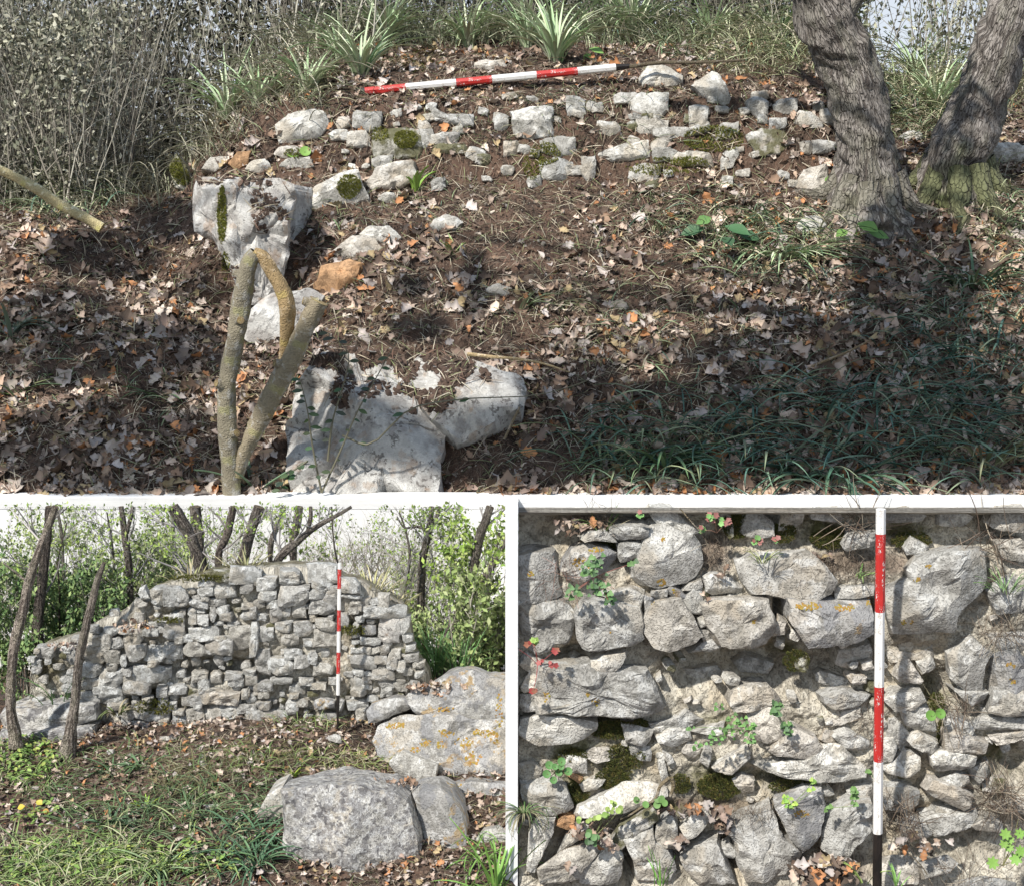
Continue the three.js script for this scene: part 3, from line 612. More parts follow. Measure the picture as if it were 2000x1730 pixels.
// the small packing stones between them
const fillWall = (r, count, box, small, big, placed, draw) => {
  for (let k = 0, n = 0; k < 6000 && n < count; k++) {
    const x = mix(box[0], box[1], r()), y = mix(box[2], box[3], r()), w = mix(small, big, r() * r()), h = w * (0.45 + 0.45 * r());
    if (placed.some(([X, Y, W, H]) => Math.abs(X - x) < (W + w) * 0.42 && Math.abs(Y - y) < (H + h) * 0.42)) continue;
    if (draw(x, y, w, h, r)) { placed.push([x, y, w, h]); n++; }
  }
};
const extent = (m) => { m.updateMatrixWorld(); const b = new THREE.Box3().setFromObject(m), a = pxOf(V(b.min.x, b.max.y, b.max.z)), c = pxOf(V(b.max.x, b.min.y, b.max.z)); return [(a[0] + c[0]) / 2, (a[1] + c[1]) / 2, c[0] - a[0], c[1] - a[1]]; };
{
  const placed = closeWall.children.filter((m) => m.name === 'stone').map(extent);
  fillWall(rng(77), 90, [1020, 1990, 1150, 1640], 12, 46, placed, (x, y, w, h, r) => {
    const m = stoneAt(blockOutline(x, y, w * 1.1, h * 1.1, (r() - 0.5) * 0.9, r), 5.98, pick(r, r() < 0.2 ? STONE.mossy : STONE.sunny), closeWall, 'stone', { thick: 0.08, bulge: 0.12, flat: 4, bevel: 0.04, rough: 0.1, cuts: 4, count: 15, fine: false, crease: 0.35, uvk: 1.5, lean: (r() - 0.4) * 0.5, turn: (r() - 0.5) * 0.5 });
    return m;
  });
}

// ------------------------------------------------------------------ ruined wall of the left-hand bay
const ruin = thing('stone_wall', 'ruined stepped stone wall with rows of grey blocks below bare oak trees', 'wall', V(-1.3, 0.12, -7.35));
const RD = 7.32;
{
  const top = [[50, 1310], [64, 1275], [110, 1262], [150, 1250], [178, 1225], [218, 1215], [240, 1195], [262, 1176], [288, 1160], [330, 1146], [370, 1136], [420, 1124], [462, 1120], [545, 1116], [640, 1117], [662, 1140], [700, 1146], [740, 1172], [786, 1192], [797, 1240], [806, 1290], [835, 1330], [850, 1470]];
  const deep = blobs([[430, 1312, 100, 18, 0.11], [620, 1215, 40, 16, 0.05], [290, 1372, 40, 18, 0.09], [690, 1385, 30, 20, 0.06], [500, 1320, 20, 20, 0.05], [185, 1330, 20, 12, 0.04], [600, 1340, 60, 15, 0.02]]);
  const core = blobs([[640, 1290, 110, 60, 1], [560, 1240, 70, 40, 0.8], [740, 1320, 50, 60, 1], [420, 1340, 90, 30, 0.8]]);
  const moss = blobs([[420, 1190, 70, 30, 0.8], [340, 1205, 50, 14, 0.8], [700, 1230, 40, 20, 1], [600, 1195, 30, 20, 0.8], [300, 1380, 60, 30, 0.9], [690, 1375, 40, 25, 0.9], [90, 1310, 40, 40, 0.9], [420, 1130, 60, 12, 1], [360, 1390, 50, 20, 0.7], [620, 1410, 60, 25, 0.6]]);
  const p = [], uv = [], c = [], I = [], nx = 260, ny = 90;
  for (let i = 0; i <= nx; i++) for (let j = 0; j <= ny + 4; j++) {
    const px = mix(52, 846, i / nx), t = lerpTable(top, px) + 5 * fbm(px * 0.06, 2, 0, 3), jj = Math.max(0, j - 4) / ny, py = mix(t, 1475, jj), q = at(px, py, RD);
    let k = 0.042 - 0.02 * core(px, py) + deep(px, py) + 0.035 * fbm(q.x * 12, q.y * 12, 5, 4) + 0.03 * Math.abs(fbm(q.x * 26, q.y * 26, 2, 3)) + 0.05 * sstep(22, 0, py - t);
    if (j < 4) { k += 0.2 * (4 - j) / 4; q.y -= 0.008 * (4 - j); }
    q.z -= k; p.push(q.x, q.y, q.z); uv.push(q.x * 2, (q.y + q.z) * 2);
    const v = 0.2 * fbm(px * 0.03, py * 0.03, 9, 3), m = clamp(moss(px, py) * 1.6 - 0.4 + 1.3 * fbm(px * 0.07, py * 0.07, 3, 3)) + (j < 3 ? 0.7 : 0);
    c.push(...mix3([0.95 + v, 0.92 + v, 0.85 + v], [0.2, 0.19, 0.07], clamp(m) * 0.85));
  }
  const col = ny + 5;
  for (let i = 0; i < nx; i++) for (let j = 0; j < col - 1; j++) { const a = i * col + j, b = a + col; I.push(a, a + 1, b, a + 1, b + 1, b); }
  const g = new THREE.BufferGeometry();
  g.setAttribute('position', new THREE.Float32BufferAttribute(p, 3)); g.setAttribute('uv', new THREE.Float32BufferAttribute(uv, 2)); g.setAttribute('color', new THREE.Float32BufferAttribute(c, 3)); g.setIndex(I); g.computeVertexNormals();
  part('mortar', g, mortarMat, ruin).position.sub(ruin.position);
}
const T1 = [0, 980, 4], T2 = [490, 980, 4], T3 = [0, 1350, 4], T4 = [490, 1350, 4];
const ruinPlaced = [];
function rs(tile, cx, cy, w, h, rot = 0, kind = 'ruin') {
  const r = rng(stoneSeed * 57 + 3), X = tile[0] + cx / tile[2], Y = tile[1] + cy / tile[2], W = w / tile[2], H = h / tile[2], mats = STONE[kind];
  ruinPlaced.push([X, Y, W, H]);
  return stoneAt(blockOutline(X, Y, W * 1.13, H * 1.1, rot * Math.PI / 180 + (r() - 0.5) * 0.12, r), RD + (r() - 0.5) * 0.03, mats[Math.floor(r() * mats.length)], ruin, 'stone', { thick: 0.03 + Math.min(W, H) * 0.0015, edge: 0.4, bulge: 0.07, rough: 0.08, flat: 5, bevel: 0.035, crease: 0.35, cuts: W > 20 ? 5 : 3, count: W > 30 ? 28 : W > 16 ? 20 : 14, fine: W > 22, uvk: 2.4, lean: (r() - 0.4) * 0.3, turn: (r() - 0.5) * 0.3 });
}
const rows = (tile, list) => list.forEach((a) => rs(tile, ...a));
rows(T1, [[1920, 575, 220, 130], [1350, 750, 150, 130], [1225, 745, 110, 120], [1115, 725, 60, 90, -25], [1095, 805, 90, 60], [1425, 745, 80, 70], [1600, 700, 110, 70], [1610, 630, 120, 60], [1760, 590, 180, 90, 0, 'mossy'], [1920, 680, 90, 70], [1745, 690, 180, 120], [1425, 795, 80, 40], [1545, 805, 140, 60], [1690, 785, 120, 60], [1600, 755, 60, 40], [1940, 815, 110, 50], [1425, 870, 40, 50], [1495, 860, 60, 60], [1660, 880, 55, 110], [1730, 850, 90, 70]]);
rows(T1, [[1755, 900, 90, 60], [1935, 880, 120, 80], [1585, 925, 80, 80], [1500, 920, 60, 70], [1370, 910, 110, 80], [1825, 955, 90, 45], [1080, 905, 70, 70], [890, 865, 70, 50], [730, 1000, 70, 60], [860, 1020, 100, 60], [960, 1010, 110, 50], [1180, 965, 90, 35], [1260, 955, 90, 30], [1255, 995, 60, 50], [1170, 1020, 110, 70], [1355, 1010, 160, 140], [1590, 1035, 220, 110], [1470, 1065, 90, 60], [1890, 1070, 210, 190], [760, 1085, 80, 80], [820, 1100, 70, 120], [910, 1100, 100, 90], [1040, 1070, 140, 120], [1720, 1070, 90, 40], [1390, 1090, 60, 60]]);
rows(T1, [[575, 1115, 80, 90], [735, 1205, 150, 150], [865, 1215, 120, 100], [1045, 1185, 140, 120], [1205, 1180, 160, 120], [1355, 1165, 150, 120], [1515, 1150, 170, 110], [1700, 1140, 200, 110], [560, 1220, 80, 100], [510, 1150, 60, 60], [345, 1180, 130, 80], [280, 1165, 40, 40], [280, 1265, 70, 50], [235, 1235, 50, 40], [370, 1255, 50, 30], [280, 1320, 70, 50], [440, 1290, 60, 40], [1195, 1265, 80, 50], [870, 1300, 80, 60], [960, 1250, 50, 80], [1180, 1350, 300, 140]]);
rows(T1, [[700, 1320, 140, 100], [560, 1340, 90, 60], [520, 1395, 110, 60], [700, 1420, 140, 90], [860, 1380, 180, 130], [990, 1335, 60, 60], [1000, 1385, 80, 60], [1050, 1455, 200, 90], [860, 1480, 170, 110], [750, 1480, 60, 60], [530, 1460, 100, 60], [330, 1390, 60, 60], [1920, 1275, 70, 50], [1940, 1340, 90, 60], [1560, 1370, 120, 90], [1820, 1370, 130, 50], [1260, 1490, 80, 70], [1590, 1440, 80, 110], [1665, 1490, 150, 70], [1840, 1410, 120, 70], [1960, 1400, 80, 70], [1380, 1470, 130, 70], [1910, 1500, 50, 80]]);
rows(T2, [[20, 590, 80, 120], [295, 600, 150, 110], [110, 650, 140, 100], [330, 735, 200, 160], [125, 745, 130, 80], [545, 560, 220, 130], [560, 650, 150, 70], [510, 725, 110, 70], [620, 740, 110, 140], [560, 820, 190, 120], [770, 660, 140, 110], [780, 740, 150, 30], [850, 790, 140, 60], [1030, 780, 90, 90], [1040, 870, 300, 80], [900, 830, 130, 50], [60, 800, 90, 60], [160, 800, 80, 60], [80, 900, 80, 50], [190, 880, 90, 120], [270, 840, 80, 100], [370, 850, 110, 110], [15, 870, 50, 80], [580, 960, 150, 100], [485, 910, 50, 50]]);
rows(T2, [[730, 930, 60, 80], [620, 905, 40, 30], [1080, 1010, 150, 170, 0, 'white'], [920, 1005, 100, 70, 0, 'ochre'], [1170, 970, 120, 150], [250, 980, 120, 80], [410, 990, 140, 110], [100, 1040, 130, 110], [300, 1080, 130, 80], [580, 1060, 180, 130], [20, 1080, 60, 250], [450, 1100, 80, 60], [820, 1100, 60, 30], [930, 1090, 150, 60], [480, 1220, 70, 100], [580, 1180, 60, 70], [560, 1310, 140, 100], [880, 1250, 180, 110], [1010, 1240, 90, 60], [1100, 1260, 80, 100], [1170, 1290, 60, 80], [810, 1160, 60, 40]]);
rows(T2, [[90, 1260, 110, 180], [230, 1290, 180, 130], [400, 1250, 110, 100], [330, 1190, 130, 80], [760, 1350, 70, 40], [90, 1450, 140, 60], [360, 1470, 120, 70], [520, 1440, 110, 50], [430, 1410, 100, 50], [840, 1490, 110, 60], [80, 1490, 110, 40], [1250, 1220, 100, 60], [230, 1400, 160, 50], [640, 1400, 70, 60], [1030, 1350, 160, 80]]);
rows(T3, [[700, 60, 150, 110], [860, 50, 180, 110], [905, 110, 140, 70], [1000, 170, 140, 90], [1150, 70, 90, 40, 0, 'sunny'], [1060, 10, 200, 40], [1270, 95, 70, 80], [1265, 20, 90, 60], [1340, 120, 70, 70], [1450, 80, 60, 60], [1520, 75, 120, 80], [1700, 60, 290, 90, 0, 'sunny'], [1920, 20, 60, 70], [1960, 50, 80, 80], [1130, 150, 70, 40], [1540, 130, 60, 50], [1190, 190, 250, 90], [1385, 170, 80, 40], [840, 345, 175, 175], [975, 260, 70, 130], [1100, 310, 180, 140], [1260, 240, 100, 70], [1300, 315, 150, 70, 0, 'sunny'], [1400, 260, 110, 180], [1530, 240, 130, 170, -10]]);
rows(T3, [[1660, 190, 130, 140, -12], [1800, 190, 160, 150], [1920, 140, 140, 70], [1780, 300, 220, 120], [1920, 270, 180, 120], [1960, 190, 100, 40], [690, 190, 130, 150], [1050, 425, 120, 50]]);
rows(T4, [[90, 115, 100, 60], [330, 45, 70, 30], [90, 30, 90, 60], [400, 90, 90, 60], [320, 120, 90, 110], [570, 100, 150, 80, 0, 'ochre'], [600, 210, 130, 80], [700, 110, 60, 90], [860, 190, 80, 110], [840, 10, 110, 60], [130, 240, 280, 150], [380, 260, 110, 80]]);
{
  const placedEnd = ruinPlaced, end = [[690, 1150], [745, 1178], [790, 1198], [800, 1245], [835, 1335]];
  fillWall(rng(76), 40, [690, 832, 1150, 1432], 16, 44, placedEnd, (x, y, w, h, r) => (y < lerpTable(end, x) + 4 || (x > 770 && y > 1345) ? false : stoneAt(blockOutline(x, y, w * 1.1, h * 1.1, (r() - 0.5) * 0.5, r), RD + 0.01, pick(r, STONE.ruin), ruin, 'stone', { thick: 0.06, bulge: 0.1, flat: 4, bevel: 0.04, rough: 0.1, cuts: 4, count: 18, fine: false, crease: 0.35, uvk: 2.4, lean: (r() - 0.4) * 0.4, turn: (r() - 0.4) * 0.5 })));
  const top = [[60, 1300], [110, 1262], [178, 1230], [240, 1205], [288, 1165], [370, 1145], [462, 1128], [640, 1125], [700, 1155], [786, 1205], [806, 1300]];
  fillWall(rng(78), 100, [70, 805, 1120, 1445], 9, 24, ruinPlaced, (x, y, w, h, r) => {
    if (y < lerpTable(top, x) + 8) return false;
    return stoneAt(blockOutline(x, y, w * 1.1, h * 1.1, (r() - 0.5) * 0.7, r), RD + 0.02, pick(r, r() < 0.15 ? STONE.mossy : STONE.ruin), ruin, 'stone', { thick: 0.05, bulge: 0.12, flat: 4, bevel: 0.04, rough: 0.1, cuts: 3, count: 13, fine: false, crease: 0.35, uvk: 2.4, lean: (r() - 0.4) * 0.5, turn: (r() - 0.5) * 0.5 });
  });
}

// ------------------------------------------------------------------ boulders and outcrops of the left-hand bay
function boulder(label, pts, dist, mat, o = {}, group) {
  const m = stoneAt(pairs(pts), dist, mat, scene, 'boulder', { thick: 0.4, bulge: 0.16, rough: 0.05, cuts: 7, count: 64, uvk: 1.1, back: true, bevel: 0.05, ...o });
  tag(m, label, 'boulder', group);
  return m;
}
boulder('large flat-faced boulder with dark and light lichen blotches, below the leafy ledge', [552, 1545, 585, 1538, 640, 1532, 720, 1537, 770, 1548, 795, 1575, 812, 1620, 830, 1700, 838, 1770, 575, 1770, 560, 1700, 553, 1640, 557, 1580], 6.05, STONE.blotched[1], { lean: 0.22, bulge: 0.08, rough: 0.07, count: 110, uvk: 2.6, thick: 0.45, cuts: 5 });
boulder('tall grey boulder split by a crack, touching the big blotched boulder', [795, 1562, 822, 1543, 858, 1543, 885, 1560, 905, 1595, 914, 1630, 912, 1740, 905, 1770, 842, 1770, 828, 1690, 810, 1618], 6.15, STONE.ochre[1], { lean: 0.2, bulge: 0.12, uvk: 1.5 });
boulder('small rounded boulder with a dry leaf on it, under the ledge edge', [500, 1590, 522, 1552, 552, 1536, 560, 1552, 556, 1590, 545, 1616, 502, 1616], 6.25, STONE.pale[0], { lean: 0.15, uvk: 1.5, thick: 0.25 });
boulder('broad upper slab of the lichened outcrop with a rough grey top', [792, 1362, 840, 1332, 885, 1311, 920, 1307, 960, 1316, 1010, 1318, 1010, 1415, 960, 1416, 900, 1405, 832, 1404, 806, 1388], 6.98, STONE.ochre[1], { lean: 0.3, uvk: 2, thick: 0.5, bulge: 0.07, rough: 0.08, count: 90 });
boulder('biggest block of the outcrop, spotted with orange lichen rings', [712, 1446, 728, 1416, 762, 1401, 830, 1393, 900, 1396, 1010, 1408, 1010, 1556, 930, 1545, 885, 1532, 835, 1518, 780, 1500, 735, 1474], 6.85, STONE.ochre[0], { lean: 0.4, uvk: 2, thick: 0.5, bulge: 0.06, rough: 0.07, count: 100 });
boulder('low grey block at the foot of the orange spotted outcrop', [758, 1488, 785, 1464, 855, 1492, 848, 1536, 800, 1530, 768, 1512], 6.68, STONE.pale[0], { lean: 0.4, uvk: 2, thick: 0.3, bulge: 0.07 });
boulder('shaded lowest block under the orange spotted outcrop', [846, 1536, 920, 1518, 1010, 1532, 1010, 1622, 960, 1626, 905, 1612, 866, 1575], 6.55, STONE.ochre[1], { lean: 0.4, uvk: 2, thick: 0.3, bulge: 0.07 });
boulder('small stone in leaves beside the split boulder and the partition wall', [925, 1640, 945, 1618, 975, 1612, 1000, 1630, 995, 1665, 955, 1672], 6.2, STONE.pale[4], { lean: 0.4, uvk: 2, thick: 0.2, count: 30 });
boulder('smaller wedge of rock between the ruined wall and the outcrop', [712, 1392, 722, 1375, 772, 1360, 800, 1364, 806, 1384, 770, 1398, 735, 1412, 715, 1412], 7.12, STONE.ochre[1], { lean: 0.3, uvk: 1.4, thick: 0.25 });
boulder('long flat rock ledge behind the foot of the two slim trunks', [-14, 1400, 25, 1382, 80, 1378, 130, 1374, 180, 1380, 186, 1412, 150, 1420, 95, 1428, 30, 1430, -14, 1428], 7.22, STONE.blotched[1], { lean: 0.1, bulge: 0.06, uvk: 1.3, thick: 0.3 });
boulder('lower step of the rock ledge with pale stains, behind the snag', [-14, 1432, 60, 1428, 120, 1422, 178, 1420, 180, 1452, 120, 1458, 60, 1462, -14, 1458], 7.16, STONE.blotched[1], { lean: 0.15, bulge: 0.06, uvk: 1.3, thick: 0.3 });
boulder('squarish stone half sunk in grass above the long-bladed clump', [386, 1590, 395, 1572, 425, 1568, 436, 1585, 432, 1608, 405, 1614, 388, 1606], 6.35, STONE.pale[2], { lean: 0.4, count: 30, thick: 0.15, uvk: 1.5 });
boulder('pale fallen stone on leaves at the foot of the ruined wall', [302, 1450, 308, 1438, 330, 1436, 352, 1442, 356, 1455, 340, 1462, 312, 1466], 7.1, STONE.sunny[2], { lean: 0.4, count: 30, thick: 0.1, uvk: 2 });
boulder('tiny white stone lying among brown leaves before the ruined wall', [204, 1468, 212, 1463, 221, 1463, 220, 1472, 212, 1474], 7.0, STONE.sunny[2], { lean: 0.4, count: 14, fine: false, thick: 0.04, uvk: 2 });
boulder('flat pale stone on the ledge above the big blotched boulder', [632, 1520, 645, 1512, 668, 1511, 676, 1522, 660, 1528, 638, 1528], 6.4, STONE.sunny[0], { lean: 0.5, count: 20, thick: 0.06, uvk: 2 });
boulder('small cube-like stone beside the flat pale one on the ledge', [674, 1530, 680, 1521, 692, 1522, 695, 1532, 686, 1536], 6.38, STONE.sunny[1], { lean: 0.5, count: 16, fine: false, thick: 0.05, uvk: 2 });
boulder('stone half buried in leaves just below the black pole foot', [638, 1440, 652, 1431, 664, 1434, 668, 1452, 655, 1450, 642, 1446], 6.95, STONE.pale[1], { lean: 0.5, count: 18, fine: false, thick: 0.06, uvk: 2 });

// ------------------------------------------------------------------ stones of the upper bank
const bankWall = thing('stone_wall', 'remains of a low rubble wall in the leafy bank under the lying banded pole', 'wall', onBank(1250, 340));
function bankStone(pts, parent, mat, o = {}) {
  let y = -9, mx = 0; for (const [X, Y] of pts) { y = Math.max(y, Y); mx += X / pts.length; }
  const foot = onBank(mx, y - 2), my = pts.reduce((t, p) => t + p[1], 0) / pts.length, xs = pts.map((p) => p[0]), w = Math.max(...xs) - Math.min(...xs);
  return stoneAt(pts, -foot.z + (o.push ?? 0) - 0.03 + (y - my) * -foot.z / FOCAL * Math.tan(o.lean ?? 0.3), mat, parent, parent === scene ? (o.name ?? 'stone') : 'stone', { thick: 0.1 + w * 0.0014, bulge: 0.12, flat: 3.5, bevel: 0.06, rough: 0.085, cuts: 6, count: w > 60 ? 40 : 24, fine: w > 30, uvk: 1.0, lean: 0.3, back: parent === scene, ...o });
}
const swell = (p, k) => { const x = p.reduce((t, q) => t + q[0], 0) / p.length, y = p.reduce((t, q) => t + q[1], 0) / p.length; return p.map((q) => [x + (q[0] - x) * k, y + (q[1] - y) * k]); };
const bw = (a, kind = 'pale', o) => { const m = STONE[kind]; return bankStone(swell(pairs(a), 1.12), bankWall, m[stoneSeed % m.length], o); };
const bb = (cx, cy, w, h, rot = 0, kind = 'pale') => { const r = rng(stoneSeed * 91 + 5), m = STONE[kind]; return bankStone(blockOutline(cx, cy, w * 1.25, h * 1.3, rot * Math.PI / 180, r), bankWall, m[stoneSeed % m.length]); };
bw([997, 212, 1075, 210, 1077, 262, 1040, 270, 1008, 262]);
bw([1167, 300, 1200, 280, 1240, 275, 1285, 267, 1285, 290, 1265, 305, 1200, 312], 'sunny', { lean: 0.5 });
bw([842, 205, 870, 222, 920, 222, 920, 245, 880, 243, 850, 235]);
bw([1408, 312, 1408, 300, 1437, 288, 1442, 305, 1430, 325, 1410, 330]);
bw([1455, 200, 1480, 185, 1500, 200, 1500, 225, 1480, 230]);
bw([1355, 165, 1390, 140, 1410, 150, 1425, 190, 1420, 203, 1385, 195]);
bw([1462, 265, 1490, 253, 1535, 258, 1545, 280, 1520, 300, 1480, 300], 'mossy');
bw([1055, 318, 1085, 308, 1128, 312, 1130, 348, 1060, 352]);
bw([1058, 275, 1090, 266, 1120, 270, 1128, 298, 1090, 305, 1062, 296]);
for (const a of [[1260, 336, 50, 28], [1270, 207, 60, 45], [1275, 248, 55, 25], [1125, 205, 30, 30], [1365, 230, 30, 38], [1535, 207, 40, 25], [1577, 230, 42, 22], [1625, 228, 40, 30], [1610, 285, 40, 25], [868, 270, 50, 20], [1150, 330, 22, 40], [1320, 258, 70, 18], [1350, 310, 70, 24], [980, 240, 22, 26], [1190, 250, 40, 22], [1420, 255, 40, 26], [820, 270, 40, 30], [1000, 290, 30, 24], [1300, 300, 40, 22], [1520, 240, 30, 18], [1225, 190, 40, 22], [930, 300, 34, 22]]) bb(...a);
for (const a of [[700, 270, 40, 28], [715, 237, 50, 32], [775, 278, 80, 46, 0, 'mossy'], [745, 316, 34, 22], [660, 262, 30, 18], [880, 290, 60, 16, 0, 'mossy']]) bb(...a);

{
  const placed = bankWall.children.map(extent);
  fillWall(rng(79), 46, [830, 1640, 185, 360], 20, 52, placed, (x, y, w, h, r) => bankStone(blockOutline(x, y, w, h, (r() - 0.5) * 0.6, r), bankWall, pick(r, r() < 0.25 ? STONE.mossy : STONE.pale), { fine: false, count: 18, rough: 0.13 }));
  fillWall(rng(80), 12, [650, 830, 200, 330], 14, 34, placed, (x, y, w, h, r) => bankStone(blockOutline(x, y, w, h, (r() - 0.5) * 0.6, r), bankWall, pick(r, STONE.sunny), { fine: false, count: 14 }));
}
function loose(label, pts, kind, o = {}) {
  const m = bankStone(swell(pairs(pts), o.name ? 1 : 1.06), scene, STONE[kind][stoneSeed % STONE[kind].length], o);
  return tag(m, label, o.name === 'boulder' ? 'boulder' : 'stone', o.group);
}
loose('big blocky grey stone standing on the edge of the bank, below the red pole end', [540, 235, 560, 215, 600, 207, 630, 215, 642, 240, 620, 262, 575, 281, 545, 275], 'sunny', { lean: 0.35, uvk: 1.2 });
loose('pointed pale stone lying next to the bright green sprout in the bank', [711, 358, 740, 325, 775, 310, 808, 308, 812, 345, 780, 365, 730, 372], 'sunny');
loose('big wedge-shaped stone with a cushion of yellow-green moss on its side', [582, 405, 640, 340, 670, 322, 690, 325, 712, 370, 720, 385, 690, 400, 640, 412], 'sunny', { lean: 0.5 });
loose('rounded lichen-grey stone at the black tip of the lying pole', [1250, 150, 1262, 130, 1300, 126, 1338, 138, 1335, 160, 1290, 170, 1255, 165], 'sunny', { lean: 0.45 });
loose('smooth grey oval stone, middle one of three below the rock face', [640, 480, 680, 458, 730, 462, 748, 480, 735, 500, 690, 503, 650, 495], 'sunny', { lean: 0.55 });
loose('buff angular stone lowest of three beside the rock face', [610, 560, 630, 515, 680, 500, 708, 515, 690, 550, 640, 572], 'rusty', { lean: 0.6 });
loose('pale stone uppermost of three, half under soil', [700, 455, 715, 440, 760, 442, 785, 460, 765, 474, 720, 470], 'sunny', { lean: 0.5 });
loose('white sunlit stone against the foot of the leaning trunk', [1555, 360, 1575, 330, 1612, 320, 1622, 375, 1580, 378], 'sunny', { lean: 0.3 });
loose('loose grey stone among grass below the leaning trunk', [1557, 440, 1575, 420, 1605, 422, 1612, 440, 1600, 458, 1565, 455], 'sunny', { lean: 0.4 });
loose('buff stone half buried in bare brown soil', [840, 438, 870, 416, 905, 430, 890, 446, 850, 452], 'sunny', { lean: 0.6 });
loose('orange-brown stone on top of the rock face', [442, 318, 465, 297, 490, 292, 482, 316, 463, 333], 'rusty', { lean: 0.3 });
loose('greyish stone with a dark edge next to the orange-brown one', [390, 330, 410, 308, 440, 305, 443, 325, 415, 336], 'pale', { lean: 0.3 });
loose('square pale stone with round pennywort leaves above it', [545, 325, 560, 310, 605, 305, 612, 325, 580, 332], 'sunny', { lean: 0.3 });
loose('flat stone under the big blocky one at the bank edge', [530, 300, 548, 285, 590, 284, 596, 300, 560, 308], 'sunny', { lean: 0.3 });
loose('small stone between the orange-brown stone and the pennywort', [478, 330, 492, 312, 520, 308, 530, 326, 505, 338], 'sunny', { lean: 0.3 });
loose('small flat stone below the pointed pale stone', [737, 388, 750, 374, 768, 376, 775, 388, 755, 396], 'sunny', { lean: 0.4 });
loose('white sunlit boulder behind the dark mossy trunk', [1922, 300, 1945, 272, 1990, 275, 2012, 290, 2005, 315, 1950, 316], 'sunny', { lean: 0.3 });
loose('flat stone lying in soil above the spiky green plant', [948, 565, 965, 553, 1000, 560, 1012, 568, 985, 577], 'pale', { lean: 0.8 });
loose('low stone seen between the two oak trunks', [1755, 268, 1775, 256, 1800, 258, 1808, 270, 1785, 276], 'pale', { lean: 0.4 });
loose('flat pale stone among leaves behind the lying pole', [915, 126, 940, 116, 985, 118, 992, 130, 950, 136], 'sunny', { lean: 0.6 });

const rockLeft = loose('upright white rock with a moss streak, rising from the dark hollow', [364, 402, 364, 362, 385, 344, 446, 350, 456, 372, 456, 450, 472, 545, 482, 590, 464, 580, 446, 528, 425, 490, 398, 466, 376, 436], 'white', { name: 'boulder', lean: 0.08, turn: -0.55, push: -0.12, thick: 1.0, bulge: 0.05, bevel: 0.03, flat: 5, rough: 0.085, count: 90, cuts: 3, uvk: 1.3, crease: 0.4 });
const rockRight = loose('broad square-topped white rock face behind the hooked tip of the forked stick', [436, 362, 442, 347, 520, 348, 570, 354, 580, 385, 570, 430, 562, 490, 552, 550, 520, 606, 480, 598, 452, 520, 440, 440], 'white', { name: 'boulder', lean: 0.1, turn: 0.14, push: -0.16, thick: 1.1, bulge: 0.04, bevel: 0.03, flat: 5, rough: 0.085, count: 100, cuts: 3, uvk: 1.3, crease: 0.4 });
loose('small rounded rock at the rim of the dark hollow, mossy on top', [326, 320, 340, 296, 362, 322, 372, 350, 366, 380, 340, 366], 'mossy', { name: 'boulder', lean: 0.2, thick: 0.5, count: 40 });
loose('grey rock lump behind the forked stick', [440, 648, 470, 620, 500, 580, 540, 566, 600, 562, 632, 580, 590, 640, 545, 668, 490, 668], 'white', { name: 'boulder', lean: 0.5, thick: 0.5, count: 50 });
const bigRock = stoneAt(pairs([572, 985, 566, 850, 590, 750, 640, 668, 700, 660, 780, 690, 860, 760, 884, 840, 876, 920, 868, 985]), 10.37, STONE.white[0], scene, 'boulder', { lean: 0.66, thick: 0.8, bulge: 0.08, bevel: 0.03, flat: 3, rough: 0.15, count: 130, cuts: 5, uvk: 1.3, crease: 0.6, back: true });
tag(bigRock, 'biggest white rock of the bank, lower half in shade behind the thin sapling', 'boulder');
const cappedRock = loose('white rock capped with dark soil under the thin pale twig', [770, 715, 830, 690, 905, 702, 1010, 716, 1036, 752, 1020, 800, 960, 826, 890, 852, 840, 820, 800, 780], 'white', { name: 'boulder', lean: 0.7, push: -0.24, thick: 0.5, bulge: 0.12, rough: 0.11, count: 80, cuts: 6, uvk: 1.3, crease: 0.6 });

// where a sight line first meets one of some meshes
const caster = new THREE.Raycaster();
function onMesh(meshes, px, py) {
  caster.set(EYE, sight(px, py).normalize());
  const hit = caster.intersectObjects(meshes, false)[0];
  return hit ? { p: hit.point, n: hit.face.normal.clone().transformDirection(hit.object.matrixWorld) } : null;
}

// crusts of orange lichen growing on the stones
function lichen(label, meshes, spots, size, seed) {
  const r = rng(seed), list = [], bump = new THREE.IcosahedronGeometry(0.5, 1); scene.updateMatrixWorld(true);
  for (const [px, py, rx, ry, n] of spots) for (let k = 0; k < n; k++) {
    const a = r() * 6.283, q = Math.sqrt(r()), h = onMesh(meshes, px + Math.cos(a) * q * rx, py + Math.sin(a) * q * ry);
    if (!h || n3(h.p.x * 60, h.p.y * 60, h.p.z * 60) < -0.12) continue;
    const s = size * (0.4 + 0.9 * r()); list.push({ p: h.p, q: new THREE.Quaternion().setFromUnitVectors(V(0, 1, 0), h.n), s: V(s, s * 0.16, s), c: new THREE.Color().setRGB(0.26 + 0.1 * r(), 0.165 + 0.07 * r(), 0.03 + 0.025 * r()) });
  }
  stuff('lichen', bump, new THREE.MeshStandardMaterial({ roughness: 1 }), list, label, 'lichen');
}
